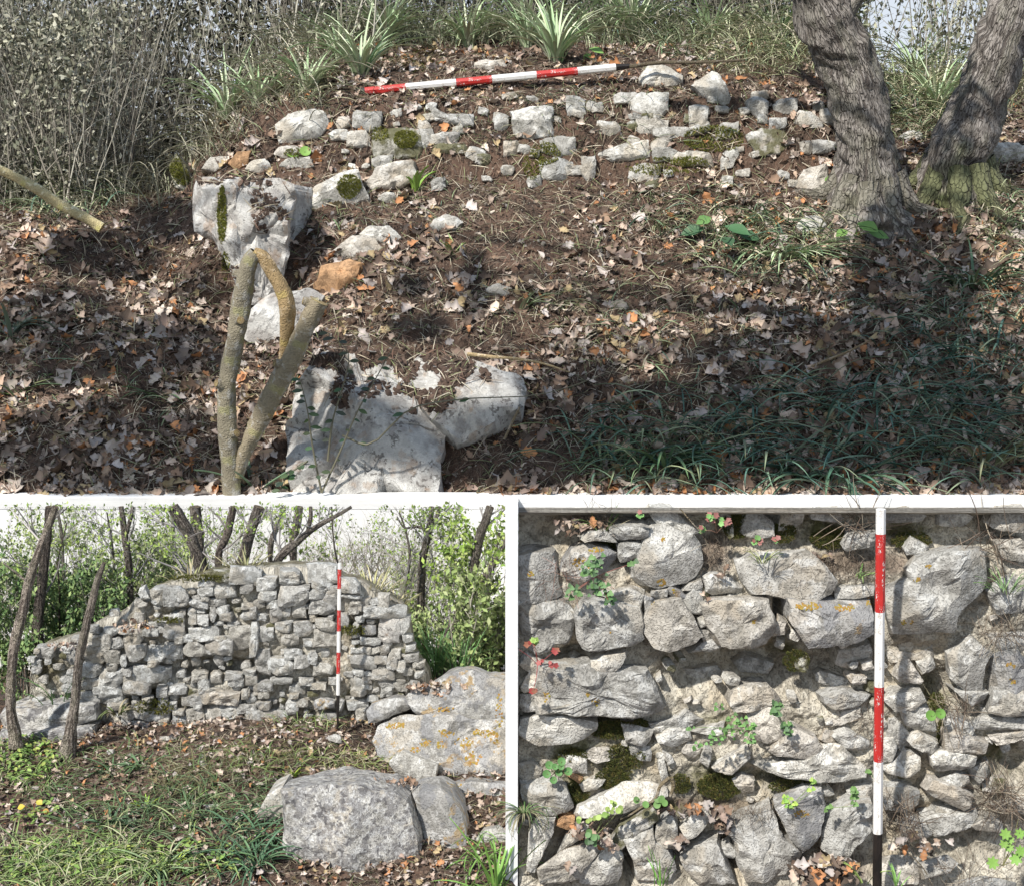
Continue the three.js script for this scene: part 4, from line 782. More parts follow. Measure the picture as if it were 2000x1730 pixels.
lichen('orange lichen crusts on blocks of the close wall', closeWall.children, [[1580, 1183, 26, 8, 110], [1650, 1185, 20, 9, 90], [1697, 1175, 6, 8, 24], [1292, 1137, 9, 7, 50], [1294, 1052, 6, 6, 26], [1314, 1154, 4, 5, 14], [1276, 1177, 5, 4, 14], [1190, 1237, 4, 4, 12], [1565, 1590, 18, 7, 50], [1473, 1215, 4, 4, 12], [1164, 1371, 8, 7, 30], [1150, 1356, 5, 4, 12], [1066, 1360, 8, 10, 30], [1165, 1072, 16, 5, 40], [1137, 1100, 20, 12, 50], [1813, 1103, 7, 6, 20], [1791, 1131, 8, 4, 20], [1766, 1216, 5, 5, 12], [1780, 1214, 4, 4, 10], [1972, 1297, 6, 5, 20], [1981, 1302, 6, 4, 16], [1978, 1330, 7, 7, 24], [1036, 1122, 7, 6, 20]], 0.0085, 941);
{
  const rocks = scene.children.filter((o) => o.isMesh && o.name.startsWith('boulder'));
  lichen('orange lichen rings on the outcrop beside the ruined wall', rocks, [[765, 1418, 12, 6, 40], [780, 1416, 10, 7, 40], [830, 1450, 14, 8, 50], [860, 1455, 6, 12, 40], [870, 1432, 18, 8, 60], [934, 1430, 10, 9, 60], [950, 1432, 8, 8, 40], [965, 1440, 8, 20, 70], [905, 1450, 20, 10, 60], [925, 1480, 16, 14, 70], [810, 1464, 10, 5, 24], [870, 1385, 24, 4, 40], [975, 1400, 8, 20, 40], [975, 1370, 6, 14, 30], [895, 1640, 8, 10, 20], [885, 1532, 16, 5, 24]], 0.010, 943);
}

// ------------------------------------------------------------------ banded poles
function pole(label, top, bottom, radius, bands, facing, ends = {}) {
  const axis = bottom.clone().sub(top), total = axis.length(), q = new THREE.Quaternion().setFromUnitVectors(V(0, -1, 0), axis.clone().normalize());
  const g = thing('ranging_pole', label, 'pole', bottom);
  let s = 0;
  bands.forEach(([colour, share], k) => {
    const len = total * share, r = radius * (colour === 'black' ? 0.96 : 1), last = k === bands.length - 1 && ends.point;
    const geo = new THREE.CylinderGeometry(r, last ? r * 0.55 : r, len - 0.0006, 8, 1, false, facing);
    const flat = geo.toNonIndexed(); flat.computeVertexNormals();
    const m = part(colour === 'black' ? 'black_foot' : colour + '_band', flat, ROD[colour], g);
    m.position.copy(top).addScaledVector(axis.clone().normalize(), s + len / 2).sub(bottom); m.quaternion.copy(q);
    s += len;
  });
  return g;
}
{
  // it lies on the crest: as far back as the ground allows along its whole length
  let lo = 99, hi = 99; for (let k = 0; k <= 12; k++) { const t = k / 12, d = -onBank(mix(705, 1232, t), mix(180, 130, t)).z - 0.05; if (t < 0.55) lo = Math.min(lo, d); if (t > 0.45) hi = Math.min(hi, d); }
  const A = at(705, 179, lo), B = at(1232, 129, hi);
  pole('red and white banded survey pole lying along the top of the leafy bank', A, B, 0.034, [['black', 0.014], ['red', 0.151], ['white', 0.186], ['red', 0.133], ['white', 0.165], ['red', 0.153], ['white', 0.142], ['black', 0.056]], 0.2, { point: true });
}
pole('slim red and white pole with a long black foot leaning on the ruined wall', at(663, 1099, 7.2), at(659, 1426, 7.14), 0.0092, [['white', 0.036], ['red', 0.115], ['white', 0.126], ['red', 0.126], ['white', 0.126], ['red', 0.128], ['white', 0.129], ['black', 0.214]], 0.2, { point: true });
pole('thick red, white and black banded pole standing upright against the close stone wall', at(1721, 993.5, 5.76), at(1713, 1800, 5.72), 0.0195, [['white', 0.057], ['red', 0.182], ['white', 0.178], ['red', 0.181], ['white', 0.178], ['black', 0.224]], 0.39);

// ------------------------------------------------------------------ tree trunks of the upper bank
const barkTint = [1, 1, 1];
function radiusAt(w, d) { return w * d / FOCAL / 2; }
function trunkGeo(path, dist, o = {}) {
  const pts = path.map(([x, y, w, dd]) => at(x, y, dist + (dd ?? 0))), rad = path.map(([, , w, dd]) => radiusAt(w, dist + (dd ?? 0)));
  const curve = new THREE.CatmullRomCurve3(pts), n = o.n ?? Math.max(14, path.length * 7), P = [], R = [];
  for (let i = 0; i <= n; i++) { const t = i / n; P.push(curve.getPoint(t)); const f = t * (rad.length - 1), k = Math.min(rad.length - 2, Math.floor(f)); R.push(mix(rad[k], rad[k + 1], f - k)); }
  return new Build().tube(P, R, o.tint ?? barkTint, o.sides ?? 20, o.rough ?? 0.14, o.seed ?? 1, o.uvk ?? 1.1).geo(o.origin);
}
function bankTree(label, path, dist, branches, mossy) {
  const base = at(path[0][0], path[0][1], dist), g = thing('oak_tree', label, 'tree', base);
  part('trunk', trunkGeo(path, dist, { origin: base, sides: 36, n: 90, uvk: 0.9, rough: 0.26 }), barkMat, g);
  const tg = g.children[0].geometry, tc = tg.attributes.color, tp = tg.attributes.position;
  for (let i = 0; i < tc.count; i++) { const m = clamp((mossy ? 1.5 : 0.4) * (0.75 - tp.getY(i)) + 1.4 * n3(tp.getX(i) * 5, tp.getY(i) * 4, tp.getZ(i) * 5)) * (mossy ? 0.85 : 0.35), L = 1 + 0.35 * n3(tp.getX(i) * 3, tp.getY(i) * 3, 7), c = mix3([L, L, L], [0.55, 0.7, 0.22], m); tc.setXYZ(i, ...c); }
  const rr = rng(Math.round(path[0][0]));
  for (let k = 0; k < 6; k++) { const a = -0.4 + k / 5 * 4 - 0.2, R0 = radiusAt(path[2][2], dist), pts = [], rad = []; for (let i = 0; i <= 5; i++) { const l = R0 * (0.55 + i * 0.3), w = a + 0.25 * n3(k, i * 0.5, 2), x = base.x + Math.cos(w) * l, d = dist - Math.sin(w) * l; pts.push(V(x, Math.max(bankHeight(x, d) + 0.02 - 0.012 * i, 0), -d).sub(base)); if (i === 0) pts[0].y += 0.22; if (i === 1) pts[1].y += 0.07; rad.push(R0 * (0.36 - 0.055 * i)); } part('root', new Build().tube(pts, rad, mossy ? [0.6, 0.68, 0.4] : [0.9, 0.9, 0.85], 10, 0.25, k, 0.9).geo(), barkMat, g); }
  branches.forEach((b, i) => part('branch', trunkGeo(b, dist, { origin: base, seed: i + 4, sides: 12 }), barkMat, g));
  return g;
}
bankTree('sunlit oak trunk leaning over the end of the old wall, with a dark shadow band', [[1692, 480, 250], [1690, 430, 190], [1690, 395, 150], [1692, 345, 118], [1690, 280, 112], [1684, 220, 108], [1665, 140, 108], [1640, 80, 106], [1608, 20, 104], [1585, -60, 98], [1545, -200, 88], [1500, -420, 60]], 12.72, [[[1640, 40, 40], [1690, -40, 34], [1730, -160, 24]], [[1580, -60, 50], [1480, -180, 40], [1400, -320, 26]]]);
bankTree('shaded dark oak trunk with moss at its foot, leaning away from the sunlit one', [[1862, 490, 230], [1860, 440, 180], [1856, 400, 150], [1858, 330, 122], [1880, 280, 112], [1905, 220, 106], [1935, 140, 101], [1965, 60, 97], [1990, 0, 92], [2030, -120, 84], [2080, -320, 60]], 12.9, [[[1898, 260, 34], [1900, 330, 26], [1896, 420, 18], [1902, 460, 12]], [[2000, -40, 40], [1960, -160, 30], [1900, -280, 22]]], true);

// forked stick, dead log, twigs
function stick(name, label, category, pieces, dist, mat = stickMat) {
  const base = at(pieces[0].path[0][0], pieces[0].path[0][1], dist), g = thing(name, label, category, base);
  pieces.forEach((p, i) => {
    const pts = p.path.map(([x, y, , dd]) => at(x, y, dist + (dd ?? 0))), rad = p.path.map(([, , w, dd]) => radiusAt(w, dist + (dd ?? 0)));
    const c = new THREE.CatmullRomCurve3(pts, false, 'centripetal'), n = p.path.length * 6, P = [], R = [];
    for (let k = 0; k <= n; k++) { P.push(c.getPoint(k / n)); const f = k / n * (rad.length - 1), j = Math.min(rad.length - 2, Math.floor(f)); R.push(mix(rad[j], rad[j + 1], f - j)); }
    const b = new Build().tube(P, R, p.tint ?? [1, 1, 1], 16, 0.24, i + 3, 3);
    if (p.cut) b.cap(P, R[R.length - 1], [1.9, 1.6, 1.1]);
    part(p.name, b.geo(base), mat, g);
    for (const [t, yaw, len] of p.stubs ?? []) { const q = c.getPoint(t), r0 = R[Math.round(t * n)], d = V(Math.cos(yaw), 0.35, Math.sin(yaw)).normalize(), k = new Build(); const S = [q.clone(), q.clone().addScaledVector(d, r0 * 1.15), q.clone().addScaledVector(d, r0 * 1.3 + len)], W = [r0 * 0.75, r0 * 0.5, len > 0.05 ? r0 * 0.12 : r0 * 0.42]; k.tube(S, W, p.tint ?? [1, 1, 1], 9, 0.25, t * 9, 3); if (len < 0.05) k.cap(S, W[2], [1.7, 1.4, 1]); part('knot', k.geo(base), mat, g); }
  });
  return g;
}
stick('forked_stick', 'forked greenish branch stuck in the bank, bent over like a hook above the rock', 'branch', [
  { name: 'stem', path: [[455, 990, 32], [450, 930, 34], [444, 850, 38], [442, 790, 36], [446, 730, 36], [460, 660, 36], [468, 610, 36], [478, 550, 34], [488, 510, 32], [500, 494, 28]], cut: false, stubs: [[0.22, 0.6, 0.01], [0.4, 2.4, 0.012], [0.62, 1.2, 0.008], [0.8, 3.4, 0.02]] },
  { name: 'bent_tip', path: [[495, 497, 26], [512, 503, 26], [530, 530, 27], [548, 560, 30], [560, 600, 32], [560, 640, 28, 0.04], [555, 690, 20, 0.1], [548, 735, 15, 0.16], [540, 770, 12, 0.22]], tint: [1.5, 1.2, 0.85] },
  { name: 'side_branch', path: [[462, 930, 26], [478, 880, 30], [505, 825, 36], [540, 755, 40], [575, 690, 38], [600, 630, 36], [622, 588, 38]], cut: true, tint: [1.15, 1.1, 1.05], stubs: [[0.35, 0.5, 0.01], [0.6, 2.6, 0.014], [0.97, 2.9, 0.012]] }], 9.98);
stick('dead_branch', 'bare pale log slanting down from the grass into the dark hollow', 'branch', [{ name: 'stem', path: [[-30, 318, 15], [60, 362, 20], [120, 402, 19], [170, 428, 19], [198, 446, 22]], cut: true, tint: [2.2, 2.1, 1.6] }], 12.1);
stick('twig', 'thin pale twig lying across the dark top of the big white rock', 'twig', [{ name: 'stem', path: [[912, 692, 8], [960, 697, 6], [1010, 701, 5], [1060, 710, 5], [1112, 727, 3]], tint: [2, 1.7, 1.3] }], 10.75);
stick('twig', 'dark straight root end sticking into the ground beside the big white rock', 'twig', [{ name: 'stem', path: [[985, 858, 5], [1000, 825, 6], [1015, 795, 4]], tint: [1, 0.9, 0.8] }], 10.3);
stick('twig', 'long brown twig in the shaded leaves, crossing the blue-green grass', 'twig', [{ name: 'stem', path: [[1525, 760, 6], [1590, 715, 6], [1650, 690, 5], [1700, 665, 3]], tint: [1.2, 1, 0.8] }], 10.95);
stick('twig', 'short brown twig in sun on the leafy slope above the hooked branch', 'twig', [{ name: 'stem', path: [[290, 480, 4], [330, 492, 4], [375, 505, 3]], tint: [1.2, 0.9, 0.7] }], 11.8);
stick('twig', 'dark thin branch lying beyond the black tip of the pole', 'twig', [{ name: 'stem', path: [[1230, 130, 8], [1290, 122, 7], [1360, 122, 6], [1450, 118, 4]], tint: [0.5, 0.45, 0.4] }], 13.55);

// ------------------------------------------------------------------ leaves on the ground
const litterMat = new THREE.MeshStandardMaterial({ roughness: 0.78, side: THREE.DoubleSide, vertexColors: true });
function oakLeaf(curl, fold, seed, o = {}) {
  const p = [], c = [], I = [], r = rng(seed), N = 17, lobes = o.lobes ?? 3.5, wide = o.wide ?? 0.27, from = o.from ?? 0, upto = o.upto ?? N;
  for (let k = 0; k <= N; k++) {
    const t = k / N, lobe = 1 + (o.deep ?? 0.24) * Math.cos(t * Math.PI * 2 * lobes + 2.6), env = Math.pow(Math.sin(Math.PI * Math.pow(clamp(t, 0.02, 0.985), 1.25)), 0.7);
    const w = wide * env * lobe * (t < 0.08 ? 0.3 : 1), y = (t - 0.5), z = curl * (y * y * 1.6) + 0.05 * Math.sin(t * 9 + seed), a = 0.9 + 0.2 * r(), b = 0.9 + 0.2 * r(), twist = (o.twist ?? 0.3) * y;
    p.push(-w * a, z + fold * w - twist * w + 0.05 * (r() - 0.5), -y, 0, z, -y + 0.02 * Math.sin(t * 7), w * b, z + fold * w * 0.8 + twist * w + 0.05 * (r() - 0.5), -y);
    for (const m of [0.72 + 0.3 * r(), 1.22, 0.72 + 0.3 * r()]) c.push(m, m * (0.97 + 0.05 * r()), m * 0.97);
  }
  for (let k = from; k < upto; k++) { const a = k * 3, b = a + 3; I.push(a, a + 1, b, a + 1, b + 1, b); if (!(o.torn && k > 7)) I.push(a + 1, a + 2, b + 1, a + 2, b + 2, b + 1); }
  const g = new THREE.BufferGeometry(); g.setAttribute('position', new THREE.Float32BufferAttribute(p, 3)); g.setAttribute('color', new THREE.Float32BufferAttribute(c, 3)); g.setIndex(I); g.computeVertexNormals();
  return g;
}
const OAK = [oakLeaf(0.35, 0.25, 3), oakLeaf(-0.6, 0.7, 5, { twist: 0.9 }), oakLeaf(0.9, -0.4, 8, { wide: 0.24, torn: true }), oakLeaf(0.1, 0.9, 12, { lobes: 2.5, deep: 0.3, wide: 0.34 }), oakLeaf(1.2, 0.5, 15, { upto: 9, wide: 0.36 }), oakLeaf(-0.9, 0.3, 19, { lobes: 4.5, deep: 0.25, wide: 0.2, twist: 1.2 })];
const RGB = (c, k = 1) => new THREE.Color().setRGB(c[0] * k, c[1] * k, c[2] * k);
const DEAD = [[0.40, 0.31, 0.25], [0.42, 0.36, 0.31], [0.33, 0.24, 0.18], [0.22, 0.145, 0.10], [0.44, 0.36, 0.30], [0.12, 0.08, 0.057], [0.36, 0.32, 0.30], [0.26, 0.19, 0.155], [0.36, 0.17, 0.075], [0.07, 0.05, 0.037], [0.31, 0.27, 0.25], [0.15, 0.105, 0.08], [0.10, 0.07, 0.052], [0.19, 0.15, 0.125], [0.30, 0.23, 0.13]];
function lying(n, yaw, tilt, r) {
  const q = new THREE.Quaternion().setFromUnitVectors(V(0, 1, 0), n), a = new THREE.Quaternion().setFromAxisAngle(V(0, 1, 0), yaw), t = new THREE.Quaternion().setFromAxisAngle(V(Math.cos(r() * 6.3), 0, Math.sin(r() * 6.3)).normalize(), tilt);
  return q.multiply(t).multiply(a);
}
const UP = V(0, 1, 0);
{
  const r = rng(501), lists = OAK.map(() => []), thin = blobs([[200, 560, 120, 60, 0.5], [420, 560, 60, 60, 0.8], [1250, 560, 120, 60, 0.6], [1250, 270, 380, 100, 0.75], [1000, 450, 260, 170, 0.92], [310, 425, 80, 50, 0.85], [800, 690, 190, 90, 0.85], [560, 420, 90, 90, 0.8], [760, 860, 200, 110, 0.9], [150, 340, 160, 70, 0.6]]);
  for (let k = 0; k < 33000; k++) {
    const d = 9.97 + 5.4 * Math.pow(r(), 1.25), x = (r() - 0.5) * (d * 0.98), p = V(x, bankHeight(x, d), -d), [px, py] = pxOf(p);
    if (py > 985 || r() < thin(px, py) || (!(px > 1380 && py > 400) && fbm(x * 1.9, d * 1.9, 6, 3) + 0.35 * (r() - 0.5) < -0.10)) continue;
    if (x < -2.9 && d > 13.2 && r() < 0.8) continue;
    const s = (0.05 + 0.125 * r() * r()) * (d > 12.5 ? 0.95 : 1.2), n = bankNormal(x, d), k2 = Math.floor(r() * OAK.length);
    p.addScaledVector(n, -0.015 + 0.045 * r());
    const c = pick(r, DEAD), v = 0.9 + 0.75 * r();
    if (k % 2) { const e = V(x + (r() - 0.5) * 0.2, 0, -d + (r() - 0.5) * 0.2); e.y = bankHeight(e.x, -e.z) + 0.002; const z = 0.025 + 0.045 * r(); lists[4].push({ p: e, q: lying(n, r() * 6.283, (r() - 0.5) * 1.2, r), s: V(z, z, z * (0.6 + 0.6 * r())), c: RGB(pick(r, DEAD), 0.4 + 0.6 * r()) }); }
    lists[k2].push({ p, q: lying(n, r() * 6.283, (r() - 0.5) * 2.1, r), s: V(s * (0.8 + 0.4 * r()), s, s), c: RGB(c, v) });
  }
  lists.forEach((l, i) => stuff('leaf_litter', OAK[i], litterMat, l, ['dry brown oak leaves scattered over the whole upper bank', 'curled brown oak leaves among the litter of the upper bank', 'torn oak leaves in the litter of the upper bank', 'broad folded oak leaves in the litter of the upper bank', 'broken half leaves in the litter of the upper bank', 'narrow twisted leaves in the litter of the upper bank'][i], 'leaves'));
}
// shreds of straw, soil crumbs, dirt lying on the rocks
const shred = (() => { const b = new Build(); b.blade(V(0, 0, 0), 0, 1, 0.05, 0.22, 0.5, [1, 1, 1], [1, 1, 1], 4); return b.geo(); })();
const crumb = (() => { const g = new THREE.IcosahedronGeometry(0.5, 1), p = g.attributes.position; for (let i = 0; i < p.count; i++) { const k = 1 + 0.7 * n3(p.getX(i) * 2.3, p.getY(i) * 2.3, p.getZ(i) * 2.3); p.setXYZ(i, p.getX(i) * k, p.getY(i) * k * 0.8, p.getZ(i) * k); } g.computeVertexNormals(); return g; })();
{
  const r = rng(503), straw = [], crumbs = [];
  const STRAW = [[0.42, 0.36, 0.26], [0.26, 0.21, 0.155], [0.52, 0.47, 0.36], [0.14, 0.10, 0.075], [0.24, 0.27, 0.13], [0.2, 0.12, 0.085]];
  for (let k = 0; k < 36000; k++) {
    const d = 9.97 + 4.6 * r(), x = (r() - 0.5) * (d * 0.9), n = bankNormal(x, d), p = V(x, bankHeight(x, d), -d).addScaledVector(n, 0.006 + 0.02 * r());
    const s = 0.06 + 0.16 * r() * r(); straw.push({ p, q: lying(n, r() * 6.283, (r() - 0.5) * 0.9, r), s: V(s, s, s * 0.7), c: RGB(pick(r, STRAW), 0.7 + 0.6 * r()) });
  }
  for (let k = 0; k < 22000; k++) {
    const d = 10 + 4 * r(), x = (r() - 0.5) * (d * 0.72), p = V(x, bankHeight(x, d) + 0.004, -d), s = 0.012 + 0.045 * r() * r() * r();
    crumbs.push({ p, q: lying(UP, r() * 6, r() * 3, r), s, c: r() < 0.12 ? RGB([0.32, 0.28, 0.23]) : RGB([0.085, 0.055, 0.038], 0.5 + r()) });
  }
  scene.updateMatrixWorld(true);
  const dirt = (meshes, px, py, rx, ry, n, leaves = 0) => { for (let k = 0; k < n; k++) { const a = r() * 6.283, q = Math.sqrt(r()), h = onMesh(meshes, px + Math.cos(a) * q * rx, py + Math.sin(a) * q * ry); if (!h || n3(h.p.x * 7, h.p.y * 7, h.p.z * 7) < -0.06 + 0.3 * (q - 0.6)) continue; const s = 0.012 + 0.04 * r() * r(); if (r() < leaves) straw.push({ p: h.p.addScaledVector(h.n, 0.01), q: lying(h.n, r() * 6.283, (r() - 0.5) * 0.8, r), s: 0.05 + 0.1 * r(), c: RGB(pick(r, STRAW), 0.8 + 0.5 * r()) }); else crumbs.push({ p: h.p, q: lying(h.n, r() * 6, r(), r), s: V(s * 1.4, s * 0.5, s * 1.4), c: RGB([0.075, 0.047, 0.033], 0.5 + r()) }); } };
  dirt([bigRock, cappedRock], 720, 685, 130, 50, 2600, 0.12); dirt([cappedRock, bigRock], 880, 715, 120, 40, 2200, 0.12); dirt([cappedRock, bigRock], 830, 770, 60, 40, 700, 0.1); dirt([bigRock], 700, 760, 60, 40, 500, 0.1); dirt([rockLeft, rockRight], 440, 345, 90, 14, 500, 0.3); dirt([rockLeft, rockRight], 530, 400, 40, 60, 300, 0.2); dirt([rockLeft, rockRight], 455, 560, 40, 40, 300, 0.1);
  stuff('straw', shred, leafMat, straw, 'bits of dry grass and bark fibre strewn on the upper bank', 'straw');
  stuff('soil_crumbs', crumb, leafMat, crumbs, 'loose crumbs of dark earth on the upper bank', 'soil');
}
// ------------------------------------------------------------------ grass
const bladeGeo = [[0.9, 1.3], [0.55, 1.2], [1.15, 2.2], [0.3, 0.75]].map(([lift, droop]) => { const b = new Build(); b.blade(V(0, 0, 0), 0, 1, 0.032, lift, droop, [1, 1, 1], [1, 1, 1], 7); return b.geo(); });
const GREEN = [[0.13, 0.20, 0.12], [0.16, 0.24, 0.12], [0.22, 0.28, 0.16], [0.11, 0.19, 0.13], [0.26, 0.30, 0.17]];
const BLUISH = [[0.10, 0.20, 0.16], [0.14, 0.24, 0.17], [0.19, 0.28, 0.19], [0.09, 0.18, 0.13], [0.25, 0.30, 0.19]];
const PALE = [[0.48, 0.46, 0.30], [0.38, 0.41, 0.24], [0.30, 0.36, 0.19], [0.52, 0.47, 0.34]];
function meadow(list, place, normal, spots, r, colours) {
  for (const [px, py, rx, ry, count, len, cols, wide = 1] of spots) for (let k = 0; k < count; k++) {
    const a = r() * 6.283, q = Math.sqrt(r()), p = place(px + Math.cos(a) * q * rx, py + Math.sin(a) * q * ry);
    if (!p) continue;
    const s = len * (0.5 + 0.8 * r()), c = pick(r, cols ?? colours);
    list[Math.floor(r() * 4)].push({ p, q: new THREE.Quaternion().setFromAxisAngle(UP, r() * 6.283).multiply(new THREE.Quaternion().setFromAxisAngle(V(1, 0, 0), (r() - 0.5) * 0.8)), s: V(s, s, s * wide * (0.7 + 0.6 * r())), c: RGB(c, 0.75 + 0.5 * r()) });
  }
}
{
  const r = rng(507), lists = bladeGeo.map(() => []), flat = (px, py) => onBank(clamp(px, -80, 2080), clamp(py, 40, 966));
  meadow(lists, flat, null, [
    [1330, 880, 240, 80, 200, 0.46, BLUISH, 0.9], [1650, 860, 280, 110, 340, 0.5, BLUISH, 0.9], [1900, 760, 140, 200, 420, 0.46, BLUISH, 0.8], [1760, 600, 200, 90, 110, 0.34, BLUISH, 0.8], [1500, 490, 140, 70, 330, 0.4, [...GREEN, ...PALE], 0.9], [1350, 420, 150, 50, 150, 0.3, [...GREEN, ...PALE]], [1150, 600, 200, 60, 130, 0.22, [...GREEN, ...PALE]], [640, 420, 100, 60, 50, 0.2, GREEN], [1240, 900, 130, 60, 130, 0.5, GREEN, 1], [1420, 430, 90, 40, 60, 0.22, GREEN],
    [1960, 450, 60, 130, 200, 0.32, [...GREEN, ...PALE]], [1790, 200, 110, 80, 900, 0.36, [...PALE, ...PALE, ...GREEN]], [1900, 170, 90, 60, 240, 0.4, [[0.07, 0.14, 0.10], ...PALE]], [1480, 110, 120, 45, 520, 0.32, PALE], [1400, 90, 200, 40, 280, 0.36, [...PALE, ...GREEN]],
    [110, 360, 150, 70, 900, 0.34, [...GREEN, ...PALE]], [300, 260, 180, 60, 420, 0.34, PALE], [560, 170, 120, 45, 240, 0.3, PALE], [60, 700, 90, 130, 60, 0.3, GREEN], [300, 780, 90, 60, 26, 0.26, GREEN], [900, 210, 400, 40, 140, 0.2, PALE], [1200, 240, 330, 60, 260, 0.2, [...PALE, ...GREEN]], [1100, 430, 300, 60, 120, 0.2, PALE], [750, 390, 160, 60, 60, 0.18, GREEN], [1250, 640, 260, 90, 120, 0.22, PALE], [1680, 440, 60, 30, 60, 0.22, [[0.14, 0.26, 0.05], ...GREEN]], [1500, 750, 300, 150, 120, 0.3, GREEN]], r, GREEN);
  meadow(lists, flat, null, [[800, 115, 70, 30, 500, 0.12, [[0.15, 0.16, 0.03], [0.2, 0.2, 0.06]], 0.5]], r, GREEN);
  lists.forEach((l, i) => stuff('grass', bladeGeo[i], leafMat, l, ['long green and straw grass blades over the upper bank', 'low arching grass blades over the upper bank', 'drooping grass blades over the upper bank', 'nearly flat grass blades over the upper bank'][i], 'grass'));
}
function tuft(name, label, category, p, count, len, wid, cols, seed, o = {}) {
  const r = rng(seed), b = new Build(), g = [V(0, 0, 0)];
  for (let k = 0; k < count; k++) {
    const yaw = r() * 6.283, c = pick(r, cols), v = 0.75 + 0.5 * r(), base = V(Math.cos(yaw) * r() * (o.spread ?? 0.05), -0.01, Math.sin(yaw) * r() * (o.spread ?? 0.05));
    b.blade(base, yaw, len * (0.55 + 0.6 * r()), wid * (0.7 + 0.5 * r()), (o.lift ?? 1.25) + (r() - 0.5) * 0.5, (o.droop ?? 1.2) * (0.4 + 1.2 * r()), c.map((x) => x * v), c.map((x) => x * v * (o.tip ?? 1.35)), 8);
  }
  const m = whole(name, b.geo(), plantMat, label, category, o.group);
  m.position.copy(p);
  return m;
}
const ASPH = [[0.26, 0.36, 0.19], [0.34, 0.43, 0.25], [0.42, 0.49, 0.32], [0.5, 0.53, 0.37]];
[[1030, 98, 0.55, 26, 'tall pale-green grass tuft rising straight behind the middle of the lying pole'], [1086, 122, 0.62, 34, 'grass tuft with white-green base directly touching the lying pole'], [1156, 74, 0.6, 34, 'spreading grass tuft behind the bright arum leaf'], [1238, 84, 0.62, 44, 'largest fountain-like grass tuft on top of the bank'], [912, 92, 0.42, 24, 'short grass tuft behind the second white band of the pole'], [704, 148, 0.5, 22, 'thin grass tuft at the red end of the pole'], [755, 88, 0.52, 36, 'bushy grass tuft behind the mossy hump'], [1340, 70, 0.5, 34, 'grass tuft between the fountain-like one and the leaning trunk'], [840, 60, 0.5, 30, 'grass tuft against the dark thicket, behind the moss'], [985, 60, 0.5, 28, 'half hidden grass tuft at the thicket edge'], [445, 232, 0.5, 18, 'lone upright grass tuft on the flank of the bank'], [350, 255, 0.42, 16, 'small grass tuft below the thicket above the hollow']].forEach(([x, y, len, n, label], i) => tuft('grass_tuft', label, 'grass tuft', onBank(x, y), Math.round(n * 1.9), len * 1.35, 0.03, ASPH, 700 + i, { group: 'grass tufts on the upper bank', spread: 0.06 }));

[[665, 118, 0.42, 'pale grass tuft by the grey tip of the red pole end'], [800, 72, 0.5, 'grass tuft directly above the mossy hump'], [880, 48, 0.5, 'tall tuft against the thicket above the second white band'], [955, 74, 0.45, 'leaning tuft above the third red band'], [1010, 58, 0.55, 'slim tuft at the thicket edge above the pole middle'], [1120, 52, 0.6, 'grass tuft between the arum leaf and the thicket'], [1200, 62, 0.6, 'broad tuft just before the fountain-like tuft'], [1290, 50, 0.6, 'dense tuft behind the round green leaves'], [1390, 84, 0.45, 'short pale tuft above the lichen-grey stone'], [1450, 60, 0.5, 'pale tuft among bright leaves under the thicket'], [1520, 86, 0.45, 'pale tuft touching the sunlit leaning trunk'], [1790, 150, 0.55, 'sunlit tuft between the two trunks, higher one'], [1830, 215, 0.5, 'sunlit tuft between the two trunks, lower one'], [600, 175, 0.4, 'tuft on the crest above the big blocky stone'], [505, 205, 0.42, 'thin tuft on the flank above the big blocky stone'], [70, 372, 0.45, 'green tuft beside the pale slanting log'], [170, 350, 0.42, 'green tuft over the end of the pale slanting log'], [245, 330, 0.4, 'green tuft on the rim of the dark hollow']].forEach(([x, y, len, label], i) => tuft('grass_tuft', label, 'grass tuft', onBank(x, y), 40, len * 1.2, 0.026, ASPH, 760 + i, { group: 'grass tufts on the upper bank', spread: 0.08 }));
tuft('sprout', 'bright green leafy sprout growing beside the pointed pale stone', 'plant', onBank(812, 372), 7, 0.24, 0.04, [[0.2, 0.33, 0.06]], 730, { lift: 1.35, droop: 0.8 });
tuft('spiky_plant', 'star-shaped grey-green spiky plant in bare soil', 'plant', onBank(1015, 606), 14, 0.30, 0.024, [[0.16, 0.22, 0.12], [0.24, 0.28, 0.17]], 731, { lift: 0.8, droop: 0.9 });
tuft('sprout', 'small pale sprout in the brown soil under the buff stone', 'plant', onBank(886, 492), 6, 0.17, 0.03, [[0.25, 0.33, 0.12]], 732, { lift: 1.1, droop: 0.7 });
tuft('grass_tuft', 'sunlit green tuft alone in the leaves beside the hooked branch', 'grass tuft', onBank(312, 775), 9, 0.32, 0.022, [[0.17, 0.28, 0.06], [0.1, 0.17, 0.07]], 733, { lift: 0.5, droop: 0.9 });
tuft('grass_tuft', 'curved blades lying by the edge of the leafy slope, lowest of the left slope', 'grass tuft', onBank(30, 770), 9, 0.4, 0.03, [[0.16, 0.25, 0.07], [0.1, 0.17, 0.08]], 734, { lift: 0.6, droop: 1.3 });
tuft('grass_tuft', 'bluish arching blades above the curved ones on the leafy slope', 'grass tuft', onBank(20, 655), 10, 0.42, 0.03, [[0.13, 0.18, 0.13], [0.2, 0.24, 0.17]], 735, { lift: 0.9, droop: 1.7 });
tuft('grass_tuft', 'flopped clump of long grass blades beside the arum leaves', 'grass tuft', onBank(1525, 500), 60, 0.5, 0.026, ASPH, 736, { lift: 0.5, droop: 0.9, spread: 0.2 });
tuft('grass_tuft', 'dark blue-green clump of long blades in the shade of the bank', 'grass tuft', onBank(1300, 900), 44, 0.5, 0.03, [[0.06, 0.13, 0.075], [0.1, 0.17, 0.08]], 737, { lift: 0.7, droop: 1.5, spread: 0.2 });
